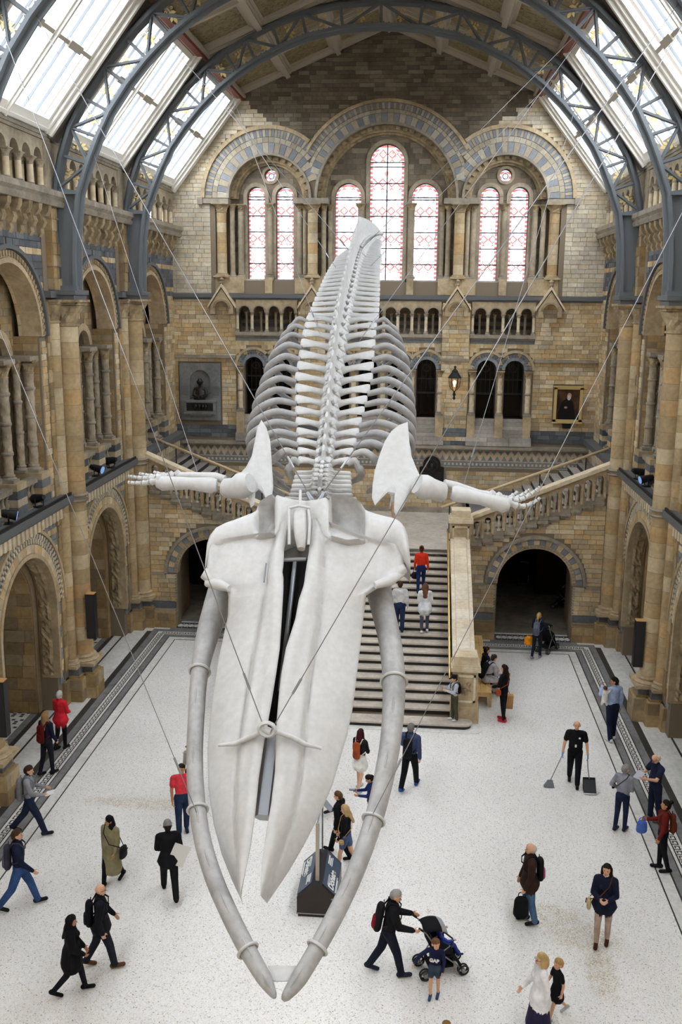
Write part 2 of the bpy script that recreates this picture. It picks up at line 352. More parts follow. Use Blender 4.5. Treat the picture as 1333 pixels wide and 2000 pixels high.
# ------------------------------------------------------------------ column kit
_cm={}
def capital_mesh(r, h, m):
    k=('cap',round(r,3),round(h,3),m.name)
    if k not in _cm:
        b=MB(); seg=20
        prof=[(r*1.0,0),(r*1.16,.02*h),(r*1.16,.09*h),(r*1.0,.12*h),(r*1.08,.3*h),(r*1.22,.5*h),(r*1.5,.7*h),(r*1.62,.78*h),(r*1.3,.80*h)]
        b.lathe(prof,0,0,seg,0,lambda a,z:1+.10*math.cos(5*a+ (PI if z>.45*h else 0))*(1 if .15*h<z<.79*h else 0))
        w=r*1.5; b.box(-w,w,-w,w,.8*h,.9*h); w=r*1.7; b.box(-w,w,-w,w,.9*h,h)
        _cm[k]=b.mesh('capital',m)
    return _cm[k]
def base_mesh(r, h, m):
    k=('base',round(r,3),round(h,3),m.name)
    if k not in _cm:
        b=MB(); w=r*1.55; b.box(-w,w,-w,w,0,.35*h)
        b.lathe([(r*1.5,.35*h),(r*1.55,.45*h),(r*1.45,.56*h),(r*1.2,.62*h),(r*1.15,.74*h),(r*1.28,.82*h),(r*1.22,.92*h),(r*1.0,h)],0,0,14)
        _cm[k]=b.mesh('base',m)
    return _cm[k]
def shaft_mesh(r, h, m, seg=12, spiral=0):
    k=('shaft',round(r,3),round(h,3),m.name,spiral)
    if k not in _cm:
        b=MB()
        if spiral:
            n=int(h/(r*.55)); b.lathe([(r,h*i/n) for i in range(n+1)],0,0,seg,0,lambda a,z:1+.09*math.cos(4*a+z/r*2.2))
        else: b.lathe([(r,0),(r,h)],0,0,seg)
        _cm[k]=b.mesh('shaft',m,True,40)
    return _cm[k]
def ring_mesh(r, m):
    k=('ring',round(r,3),m.name)
    if k not in _cm:
        b=MB(); b.lathe([(r,-.05),(r*1.2,-.035),(r*1.28,0),(r*1.2,.035),(r,.05)],0,0,14,0,None,False); _cm[k]=b.mesh('shaft_ring',m,True,60)
    return _cm[k]
def column(parent, x, y, z0, z1, r, hb=.18, hc=.3, m='shaft', mc='carved', rings=(), drums=0, name='column', spiral=0):
    """column: shaft (or first drum) carrying base, capital, rings"""
    a=z0+hb; b=z1-hc
    if drums:
        n=max(1,round((b-a)/drums)); h=(b-a)/n
        root=inst(name,base_mesh(r,hb,M['buff']),parent,(x,y,z0))
        R=random.Random(int(x*31+y*7)); 
        me=shaft_mesh(r,h-.012,M[m],16)
        for i in range(n): inst('drum',me,root,(0,0,hb+i*h+.006),(0,0,0),(1+R.uniform(-.008,.008),)*2+(1,))
        jm=shaft_mesh(r*.975,b-a,M['mortar'],12); inst('core',jm,root,(0,0,hb))
        inst('capital',capital_mesh(r,hc,M[mc]),root,(0,0,b-z0))
    else:
        root=inst(name,shaft_mesh(r,b-a,M[m],12,spiral),parent,(x,y,a))
        inst('base',base_mesh(r,hb,M['ledge']),root,(0,0,-hb)); inst('capital',capital_mesh(r,hc,M[mc]),root,(0,0,b-a))
    for z in rings: inst('shaft_ring',ring_mesh(r,M['ledge']),root,(0,0,z-(z0 if drums else a)))
    return root
# ================================================================== back wall
YB=39.5
wall_back=empty('wall_back'); tag(wall_back,'buff stone end wall with three arched stained glass bays','wall',kind='structure')
RS=1.62; CS=4.6; ZI=15.45; RC=2.74
def big_hole():
    p=[(-6.75,12.3),(6.75,12.3),(6.75,15.2),(CS+RS,15.2)]
    p+=[(CS+RS*math.cos(PI*k/20),ZI+RS*math.sin(PI*k/20)) for k in range(21)]
    p+=[(RC*math.cos(PI*k/30),ZI+RC*math.sin(PI*k/30)) for k in range(31)]
    p+=[(-CS+RS*math.cos(PI*k/20),ZI+RS*math.sin(PI*k/20)) for k in range(21)]
    p+=[(-CS-RS,15.2),(-6.75,15.2)]
    return p
ARC_SIDE=[s*(4.72+(i-1.5)*.6) for s in (-1,1) for i in range(4)]
ARC_MID=[(i-3.5)*.56 for i in range(8)]
DOORS=[s*c for s in (-1,1) for c in (.6,1.75,4.15,5.26)]
def arcade_hole(xs):
    xs=sorted(xs); p=xs[1]-xs[0]; P_=[(xs[-1]+p/2,11.08),(xs[-1]+p/2,10.28),(xs[0]-p/2,10.28),(xs[0]-p/2,11.08)]
    for c in xs: P_+=[(c-.235*math.cos(PI*k/10),11.08+.235*math.sin(PI*k/10)) for k in range(11)]
    return P_
gable=[(-9.2,-.1),(9.2,-.1),(9.2,15.3),(6.1,19.45),(0,22.0),(-6.1,19.45),(-9.2,15.3)]
hl=[[(-8.3,-.03),(-3.6,-.03),(-3.6,2.95),(-8.3,2.95)],[(3.6,-.03),(8.3,-.03),(8.3,2.95),(3.6,2.95)],big_hole()]+[arcade_hole(x) for x in ([c for c in ARC_SIDE if c<0],[c for c in ARC_SIDE if c>0],ARC_MID)]+[arch_poly(c,.4,8.9,6.95,14) for c in DOORS]
mb=MB(); mb.prism(gable,YB,YB+.55,'y',0,hl); mb.build('wall_core',M['mortar'],wall_back)
# coursed blocks
def outl(z):
    hw=8.95 if z<15.6 else (8.95-(z-15.6)*(8.95-5.9)/(19.2-15.6) if z<19.2 else 5.9-(z-19.2)*5.9/2.55)
    return (-max(hw,.02),max(hw,.02))
holes=[RHole(-6.95,6.95,11.55,15.45),Hole(-CS,RS,ZI,ZI,1.06),Hole(CS,RS,ZI,ZI,1.06),Hole(0,RC,ZI,ZI,.86)]
holes+=[RHole(s*4.72-1.27,s*4.72+1.27,9.95,11.6) for s in (-1,1)]+[RHole(-2.3,2.3,9.95,11.6)]
for a,b in ((-6.0,-3.45),(-2.35,2.35),(3.45,6.0)): holes.append(RHole(a,b,5.85,9.3)); 
holes+=[Hole(c,.4,8.9,8.9,.38) for c in DOORS]+[RHole(-9,9,5.62,5.85)]
holes+=[RHole(-9,9,4.92,5.62),RHole(-8.4,-6.6,6.6,9.03),RHole(6.82,8.0,6.84,8.3)]
def stripes(z,u):
    if abs(u)>6.0 or 2.35<abs(u)<3.45:
        if 6.22<z<6.48 or 5.9<z<6.06: return 'blue'
    if z>18.4 or (z>14 and abs(u)<7): return None
    return None
bl=lay(outl,3.05,15.4,holes,.172,.24,.56,.012,11)
low=[b for b in bl if (b[2]+b[3])/2<11.6]; up=[b for b in bl if (b[2]+b[3])/2>=11.6]
place_blocks(low,wall_back,M['block'],YB,.03,band=stripes,single=210,seed=5)
up+=lay(outl,15.4,21.75,holes[1:4],.15,.26,.6,.012,12)
place_blocks(up,wall_back,M['pale'],YB,.03,single=90,seed=6,band=lambda z,u:'gable' if z>16.9 and z-16.9>(abs(u)-2.2)*.62 else None)  # painted shade starts above the diagonal; blocks beside the skylights stay pale
# pilaster strips stand proud
for x0,x1 in ((-3.42,-2.33),(2.33,3.42)):
    mb=MB(); mb.box(x0,x1,YB-.1,YB,5.85,11.5); mb.build('pilaster_core',M['mortar'],wall_back)
    place_blocks(lay(lambda z:(x0,x1),5.85,11.5,(),.172,.24,.5,.012,int(x0*10)),wall_back,M['block'],YB-.1,.03,band=stripes,single=20,seed=8)
# --- arch rings
def keep_side(s):
    return lambda x,z: (math.hypot(x-s*CS,z-ZI)-RS) < (math.hypot(x,z-ZI)-RC)+.03
keep_mid=lambda x,z: all((math.hypot(x,z-ZI)-RC) <= (math.hypot(x-s*CS,z-ZI)-RS)+.03 for s in (-1,1))
for s in (-1,1):
    k=keep_side(s); c=s*CS
    voussoirs(wall_back,'voussoir',c,ZI,RS+.06,2.06,YB-.06,YB+.2,26,[M['bluepale'],M['ringbuff']],'y',k)
    voussoirs(wall_back,'voussoir',c,ZI,2.06,2.26,YB-.05,YB+.2,30,[M['ringbuff']],'y',k)
    voussoirs(wall_back,'voussoir',c,ZI,2.26,2.55,YB-.055,YB+.2,64,[M['bluepale'],M['ringbuff']],'y',k,own=False)
    voussoirs(wall_back,'hood_mould',c,ZI,2.55,2.70,YB-.14,YB+.2,24,[M['buff']],'y',k,gap=.004,own=False)
    voussoirs(wall_back,'arch_roll',c,ZI,RS-.03,RS+.06,YB-.10,YB+.2,24,[M['ledge']],'y',None,gap=0,own=False)
voussoirs(wall_back,'voussoir',0,ZI,RC+.06,3.12,YB-.06,YB+.2,40,[M['bluepale'],M['ringbuff']],'y',keep_mid)
voussoirs(wall_back,'voussoir',0,ZI,3.12,3.26,YB-.05,YB+.2,44,[M['ringbuff']],'y',keep_mid)
voussoirs(wall_back,'voussoir',0,ZI,3.26,3.50,YB-.055,YB+.2,96,[M['bluepale'],M['ringbuff']],'y',keep_mid,own=False)
voussoirs(wall_back,'hood_mould',0,ZI,3.50,3.62,YB-.14,YB+.2,36,[M['buff']],'y',keep_mid,gap=.004,own=False)
voussoirs(wall_back,'arch_roll',0,ZI,RC-.03,RC+.06,YB-.10,YB+.2,40,[M['ledge']],'y',None,gap=0,own=False)
# impost string with end bosses
mb=MB()
for s in (-1,1):
    mb.s=1; mb.box(min(s*7.32,s*6.2),max(s*7.32,s*6.2),YB-.16,YB+.5,15.24,15.42); mb.box(s*7.32-.1,s*7.32+.1,YB-.22,YB,15.2,15.46)
    mb.box(min(s*3.62,s*2.25),max(s*3.62,s*2.25),YB-.18,YB+.5,15.24,15.45)
mb.build('impost_moulding',M['ledge'],wall_back)
# --- second order of the arches with dentils
for c,r in ((-CS,RS),(CS,RS),(0,RC)):
    mb=MB(); mb.ring(c,ZI,r-.26,r+.0,YB+.25,YB+.6,'y',n=32); mb.ring(c,ZI,r-.34,r-.24,YB+.4,YB+.6,'y',n=32); mb.build('inner_arch_order',M['carved'],wall_back)
    mb=MB(); n=int(r*11)
    for k in range(n):
        t=PI*(k+.5)/n; mb.ring(c,ZI,r-.17,r-.04,YB+.16,YB+.3,'y',t-.3/n*PI,t+.3/n*PI,1)
    o=mb.build('arch_dentil_row',M['carved'],wall_back); o['kind']='stuff'
# --- window wall behind
WIN=[(s*5.2,.36,15.57) for s in (-1,1)]+[(s*4.05,.36,15.57) for s in (-1,1)]+[(0,.67,16.87),(-1.52,.52,15.55),(1.52,.52,15.55)]
OC=[(-CS-.02,16.36,.24),(CS+.02,16.36,.24)]
yB=YB+.55
mb=MB(); circ=lambda c,z,r:[(c+r*math.cos(2*PI*k/20),z+r*math.sin(2*PI*k/20)) for k in range(20)]
mb.prism([(-7,12),(7,12),(7,18.6),(-7,18.6)],yB,yB+.4,'y',0,[arch_poly(c,r,zs,12.36,18) for c,r,zs in WIN]+[circ(*o) for o in OC])
mb.build('window_wall',M['mortar'],wall_back)
hh=[Hole(c,r,zs,12.3,.16) for c,r,zs in WIN]+[Hole(o[0],.34,o[1],o[1]) for o in OC]+[RHole(o[0]-.34,o[0]+.34,o[1]-.34,o[1]) for o in OC]
for c,r in ((-CS,RS),(CS,RS),(0,RC)):
    bk=lay(lambda z:(c-(r+.05 if z<ZI else math.sqrt(max(.01,(r+.05)**2-(z-ZI)**2))),c+(r+.05 if z<ZI else math.sqrt(max(.01,(r+.05)**2-(z-ZI)**2)))),12.4,ZI+r-.02,hh,.2,.25,.5,.012,21)
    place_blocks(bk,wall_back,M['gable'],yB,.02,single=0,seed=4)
WLAB={1:'outer left stained glass lancet under the left arch',2:'outer right stained glass lancet under the right arch',3:'inner stained glass lancet under the left arch',4:'inner stained glass lancet under the right arch',5:'tallest stained glass window in the middle of the gable wall',6:'stained glass window left of the tallest one',7:'stained glass window right of the tallest one'}
def window(n_, c, r, zs, zb):
    w_=empty('window_%d'%n_,(c,yB,zb)); tag(w_,WLAB[n_],'window',kind='structure')
    ap=arch_poly(0,r,zs-zb,0,18)
    me=bpy.data.meshes.new('glass'); vs=[(p[0],.26,p[1]) for p in ap]; 
    # grid of panes between saddle bars
    bars=[i*.62 for i in range(int((zs-zb)/.62)+1)]+[zs-zb]
    for i in range(len(bars)):
        z0=bars[i]; z1=bars[i+1] if i+1<len(bars) else None
        if z1 is not None and z1-z0<.05: continue
        pts=[(-r,z0),(r,z0),(r,z1),(-r,z1)] if z1 is not None else [(r*math.cos(PI*k/16),z0+r*math.sin(PI*k/16)) for k in range(17)]
        me=bpy.data.meshes.new('glass'); me.from_pydata([(p[0],.26,p[1]) for p in pts],[],[tuple(range(len(pts)))]); me.materials.append(M['stained'])
        u1=me.uv_layers.new(name='UVMap'); u2=me.uv_layers.new(name='edge')
        # subdivide quads so that the edge map stays linear
        for li,l in enumerate(me.loops):
            p=pts[l.vertex_index]; u1.data[li].uv=(p[0],p[1]); u2.data[li].uv=(r-abs(p[0]),0)
        if z1 is not None:
            me.clear_geometry(); xs=[-r,0,r]; V=[(x,.26,z) for z in (z0,z1) for x in xs]; me.from_pydata(V,[],[(0,1,4,3),(1,2,5,4)])
            if not me.uv_layers: u1=me.uv_layers.new(name='UVMap'); u2=me.uv_layers.new(name='edge')
            u1=me.uv_layers['UVMap']; u2=me.uv_layers['edge']
            for li,l in enumerate(me.loops):
                p=V[l.vertex_index]; u1.data[li].uv=(p[0],p[2]); u2.data[li].uv=(r-abs(p[0]),0)
        else:
            V=[(p[0],.26,p[1]) for p in pts]+[(0,.26,z0)]; me.clear_geometry(); n=len(pts); me.from_pydata(V,[],[(i,i+1,n) for i in range(n-1)])
            if not me.uv_layers: me.uv_layers.new(name='UVMap'); me.uv_layers.new(name='edge')
            u1=me.uv_layers['UVMap']; u2=me.uv_layers['edge']
            for li,l in enumerate(me.loops):
                p=V[l.vertex_index]; u1.data[li].uv=(p[0],p[2]); u2.data[li].uv=(r-math.hypot(p[0],p[2]-z0),0)
        me.update(); inst('pane',me,w_)
    b=MB()
    for z in bars[1:]: b.box(-r,r,.22,.25,z-.018,z+.018)
    if r>.6: b.box(-.02,.02,.22,.25,0,zs-zb+r-.02)
    b.build('saddle_bars',M['black'],w_)
    b=MB(); b.ring(0,zs-zb,r,r+.15,-.07,.02,'y',n=20); b.box(-r-.15,-r,-.05,.02,0,zs-zb); b.box(r,r+.15,-.05,.02,0,zs-zb); b.build('window_surround',M['shaft'],w_)
    b=MB(); b.box(-r-.12,r+.12,-.28,.28,-.16,0); b.build('window_sill',M['greystep'],w_)
for i,(c,r,zs) in enumerate(WIN): window(i+1,c,r,zs,12.36)
for i,(c,z,r) in enumerate(OC):
    w_=empty('window_%d'%(8+i),(c,yB,z)); tag(w_,'small round stained glass window above the %s pair of lancets'%('left','right')[i],'window',kind='structure')
    me=bpy.data.meshes.new('glass'); V=[(r*math.cos(2*PI*k/20),.3,r*math.sin(2*PI*k/20)) for k in range(20)]+[(0,.3,0)]; me.from_pydata(V,[],[(k,(k+1)%20,20) for k in range(20)]); me.materials.append(M['stained'])
    u1=me.uv_layers.new(name='UVMap'); u2=me.uv_layers.new(name='edge')
    for li,l in enumerate(me.loops): p=V[l.vertex_index]; u1.data[li].uv=(p[0],p[2]); u2.data[li].uv=(r-math.hypot(p[0],p[2]),0)
    inst('pane',me,w_)
    b=MB(); b.ring(0,0,r,r+.1,-.06,.02,'y',0,2*PI,24); b.build('window_surround',M['shaft'],w_)
    b=MB(); b.ring(0,0,.09,.12,.26,.29,'y',0,2*PI,14); b.build('lead_ring',M['black'],w_)
# --- column bundles
for s in (-1,1):
    for x,y,r in ((6.53,YB+.12,.2),(6.12,YB+.26,.1),(5.80,YB+.4,.12),(3.42,YB+.4,.12),(3.2,YB+.26,.09),(2.88,YB+.1,.2),(2.46,YB+.3,.1),(2.22,YB+.44,.1)):
        big=r>.15
        column(wall_back,s*x,y,12.42,15.24,r,.16,.32 if big else .26,'drum' if big else 'shaft','carved',drums=.42 if big else 0)
    column(wall_back,s*4.625,YB+.5,12.42,15.3,.11,.16,.28,'shaft','carved')
    for x in (1.0,): column(wall_back,s*x,YB+.5,12.42,15.3,.12,.16,.26,'shaft','carved')
    mb=MB()
    for x0,x1 in ((5.62,6.78),(2.1,3.58),(4.48,4.78),(.86,1.14)): mb.box(min(s*x0,s*x1),max(s*x0,s*x1),YB-.06,YB+.7,11.8,12.42)
    mb.build('column_pedestal',M['buff'],wall_back)
mb=MB(); mb.box(-5.6,5.6,YB+.2,YB+.6,11.8,12.2); mb.build('window_ledge',M['shaft'],wall_back)
# --- string courses
mb=MB(); mb.box(-8.95,8.95,YB-.16,YB+.02,11.62,11.78); mb.box(-8.95,8.95,YB-.09,YB+.02,11.55,11.62); mb.build('string_course',M['string'],wall_back)
mb=MB()
for a,b in ((-8.95,-6.0),(-3.45,-2.33),(2.33,3.45),(6.0,8.95)): mb.box(a,b,YB-.16,YB,9.22,9.33)
mb.build('string_course',M['ledge'],wall_back)
# --- gabled hoods over the pilasters
b=MB(); prof=[(-.46,10.98),(-.28,10.98),(-.28,11.2)]+[(-.28*math.cos(PI*k/10),11.2+.28*math.sin(PI*k/10)) for k in range(1,10)]+[(.28,11.2),(.28,10.98),(.46,10.98),(.46,11.3),(0,11.98),(-.46,11.3)]
b.prism(prof,-.3,0,'y'); hood=b.mesh('gabled_hood',M['buff'])
b=MB()
for s in (-1,1):
    p=[(s*.56,11.22),(s*.56,11.32),(0,12.16),(0,12.04)]; b.prism(p,-.36,.02,'y')
hc=b.mesh('gable_coping',M['coping'])
b=MB(); b.lathe([(.04,12.1),(.1,12.2),(.06,12.26),(.1,12.34),(.02,12.42)],0,-.18,8); hf=b.mesh('finial',M['carved'])
b=MB(); b.ring(0,11.2,.28,.36,-.33,-.29,'y',n=12); hr=b.mesh('hood_arch',M['carved'])
for x in (-6.5,-2.87,2.87,6.5):
    o=inst('gabled_hood',hood,wall_back,(x,YB,0)); inst('gable_coping',hc,o); inst('finial',hf,o); inst('hood_arch',hr,o)
# --- arcaded balustrades
for xs in ([c for c in ARC_SIDE if c<0],[c for c in ARC_SIDE if c>0],ARC_MID):
    xs=sorted(xs); p=xs[1]-xs[0]; x0=xs[0]-p/2-.04; x1=xs[-1]+p/2+.04
    a=MB(); a.prism([(x0,11.08),(x0,11.56),(x1,11.56),(x1,11.08)],YB-.07,YB+.1,'y',0,[]); 
    a=MB(); pts=[(x0,11.08)]
    for c in xs: pts+=[(c-.225*math.cos(PI*k/10),11.08+.225*math.sin(PI*k/10)) for k in range(11)]
    pts+=[(x1,11.08),(x1,11.56),(x0,11.56)]
    a.prism(pts,YB-.07,YB+.12,'y'); arc=a.build('arcade',M['buff'],wall_back)
    for c in xs:
        a=MB(); a.ring(c,11.08,.225,.27,YB-.1,YB-.06,'y',n=10); a.build('arch_mould',M['ledge'],arc)
    for i in range(len(xs)+1): column(wall_back,xs[0]-p/2+i*p,YB-.0,10.26,11.08,.06,.14,.14,'coping','shaft',name='colonnette',spiral=i%2)
    for c in xs: column(wall_back,c,YB+.42,10.26,11.08,.05,.14,.14,'shaft','shaft',name='colonnette')
    a=MB(); a.box(x0-.05,x1+.05,YB-.2,YB+.6,10.14,10.26); a.box(x0,x1,YB-.12,YB+.02,10.06,10.14); a.build('arcade_sill',M['ledge'],wall_back)
    a=MB(); a.box(x0,x1,YB-.05,YB+.02,9.93,10.06); a.build('blue_course',M['bluepale'],wall_back)
    a=MB(); a.box(x0-.1,x1+.1,YB+1.3,YB+1.4,10,11.7); a.box(x0-.1,x1+.1,YB+.5,YB+1.4,11.6,11.7); a.box(x0-.1,x0-.05,YB+.5,YB+1.4,10,11.7); a.box(x1+.05,x1+.1,YB+.5,YB+1.4,10,11.7); a.box(x0-.1,x1+.1,YB+.6,YB+1.4,10,10.26)
    a.build('passage',M['shaft'],wall_back)
    a=MB(); [a.box(x0,x1,YB+1.26,YB+1.3,z,z+.14) for z in (10.45,10.75)]; a.build('passage_blue_band',M['blue'],wall_back)
# --- doorways: rings, columns, stepped sills, dark rooms
for c in DOORS:
    voussoirs(wall_back,'door_voussoir',c,8.9,.5,.68,YB-.05,YB+.1,11,[M['bluepale'],M['block'],M['bluepale']],'y')
    voussoirs(wall_back,'door_arch_roll',c,8.9,.38,.5,YB-.08,YB+.15,10,[M['bluepale']],'y',gap=.003,own=False)
    mb=MB()
    for k in range(15):
        t=PI*(k+.5)/15; x,z=c+.55*math.cos(t),8.9+.55*math.sin(t); mb.box(x-.028,x+.028,YB-.075,YB-.04,z-.028,z+.028)
    o=mb.build('arch_stud_row',M['blue'],wall_back); o['kind']='stuff'
    d_=empty('door_%d'%(DOORS.index(c)+1),(c,YB+.4,6.95)); tag(d_,'dark arched glazed doorway, number %d from the left along the wall'%(sorted(DOORS).index(c)+1),'door',kind='structure')
    a=MB(); a.prism(arch_poly(0,.4,1.95,0,14),.05,.07,'y'); a.build('door_glass',M['darkglass'],d_)
    a=MB(); a.ring(0,1.95,.34,.4,0,.1,'y',n=14); a.box(-.4,-.35,0,.1,0,1.95); a.box(.35,.4,0,.1,0,1.95); a.box(-.4,.4,0,.1,.92,.99); a.box(-.4,.4,0,.1,1.5,1.55)
    for x in (-.18,0,.18): a.box(x-.012,x+.012,.02,.06,.95,2.25)
    a.ring(0,1.95,.12,.15,.02,.06,'y',0,2*PI,14); a.build('door_frame',M['black'],d_)
for xs in ([-5.26,-4.15],[-1.75,-.6,.6,1.75],[4.15,5.26]):
    cols=[xs[0]-.56]+[(a+b)/2 for a,b in zip(xs,xs[1:])]+[xs[-1]+.56]
    for x in cols:
        column(wall_back,x,YB-.06,7.05,8.86,.1,.16,.28,'coping','carved',rings=(7.95,),name='door_column',spiral=1)
        mb=MB(); mb.box(x-.16,x+.16,YB-.24,YB+.3,6.2,7.05); mb.build('column_pedestal',M['buff'],wall_back)
        if x not in (cols[0],cols[-1]): pass
    for j,(a,b) in enumerate(zip(cols,cols[1:])):
        for k in range(5):
            mb=MB(); mb.box(a+.16,b-.16,YB-.04-.045*k,YB+.4,6.95-.15*(k+1)+.006,6.95-.15*k); mb.build('sloping_sill_stone',M['greystep'],wall_back)
    for k in range(2):
        x0,x1=cols[0]-.2,cols[-1]+.2; n=max(3,int((x1-x0)/.75))
        for q in range(n):
            mb=MB(); mb.box(x0+(x1-x0)*q/n+.006,x0+(x1-x0)*(q+1)/n-.006,YB-.28-.05*k,YB+.1,6.2-.17*(k+1)+.006,6.2-.17*k); mb.build('sloping_sill_stone',M['greystep'],wall_back)
    voussoirs
    # hood mould following the pair of arches
    for c in xs:
        k=lambda x,z:all(abs(x-c)<=abs(x-q)+1e-3 for q in xs)
        voussoirs(wall_back,'door_hood_mould',c,8.9,.68,.78,YB-.13,YB+.05,16,[M['buff']],'y',k,gap=0,own=False)
    # rooms behind
    x0,x1=xs[0]-.7,xs[-1]+.7; a=MB()
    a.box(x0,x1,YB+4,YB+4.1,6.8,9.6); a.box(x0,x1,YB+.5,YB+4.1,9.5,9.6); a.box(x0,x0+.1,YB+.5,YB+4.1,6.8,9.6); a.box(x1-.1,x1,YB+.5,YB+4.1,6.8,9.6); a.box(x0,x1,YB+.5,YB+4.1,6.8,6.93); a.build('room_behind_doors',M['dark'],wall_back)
# zone above doors between hood and arcade: blocks
for x0,x1,cs in ((-6.0,-3.45,[-5.26,-4.15]),(-2.33,2.33,[-1.75,-.6,.6,1.75]),(3.45,6.0,[4.15,5.26])):
    bk=lay(lambda z:(x0,x1),8.55,9.93,[Hole(c,.4,8.9,6,.36) for c in cs],.172,.22,.45,.012,33); place_blocks(bk,wall_back,M['block'],YB,.032,single=10,seed=9)
# ledge below and patterned frieze
mb=MB(); mb.box(-8.95,8.95,YB-.34,YB+.02,5.72,5.84); mb.box(-8.95,8.95,YB-.24,YB+.02,5.64,5.72); mb.build('frieze_ledge',M['ledge'],wall_back)
mb=MB(); mb.box(-8.9,8.9,YB-.02,YB,4.92,5.64); mb.build('frieze_ground',M['pale'],wall_back)
t=MB(); n=64
for i in range(n):
    x0=-8.9+17.8*i/n; x1=-8.9+17.8*(i+1)/n; xm=(x0+x1)/2; zt,zb_=5.56,5.36
    t.prism([(x0,zt+.04),(xm,zb_+.04),(x1,zt+.04),(x1,zt-.05),(xm,zb_-.05),(x0,zt-.05)],YB-.035,YB-.015,'y',0)
o=t.build('zigzag_frieze',M['coping'],wall_back); o['kind']='stuff'
t=MB()
for i in range(n):
    x0=-8.9+17.8*i/n; x1=-8.9+17.8*(i+1)/n; xm=(x0+x1)/2
    t.prism([(x0+.03,5.61),(x1-.03,5.61),(xm,5.44)],YB-.032,YB-.015,'y'); t.prism([(x0-.11,5.22),(x0+.11,5.22),(x0,5.42)],YB-.032,YB-.015,'y')
t.box(-8.9,8.9,YB-.03,YB-.015,4.95,5.18)
o=t.build('zigzag_frieze_blue',M['bluepale'],wall_back); o['kind']='stuff'
t=MB()
for i in range(110):
    x=-8.85+17.7*i/110; t.box(x,x+.08,YB-.04,YB-.02,5.02,5.11)
o=t.build('square_frieze',M['coping'],wall_back); o['kind']='stuff'
mb=MB(); mb.box(-8.9,8.9,YB-.25,YB,3.05,3.24); mb.build('landing_plinth',M['ledge'],wall_back)
# ================================================================== side walls
PIERS=[14.0,20.3,26.6,32.9]; BAYW=6.3
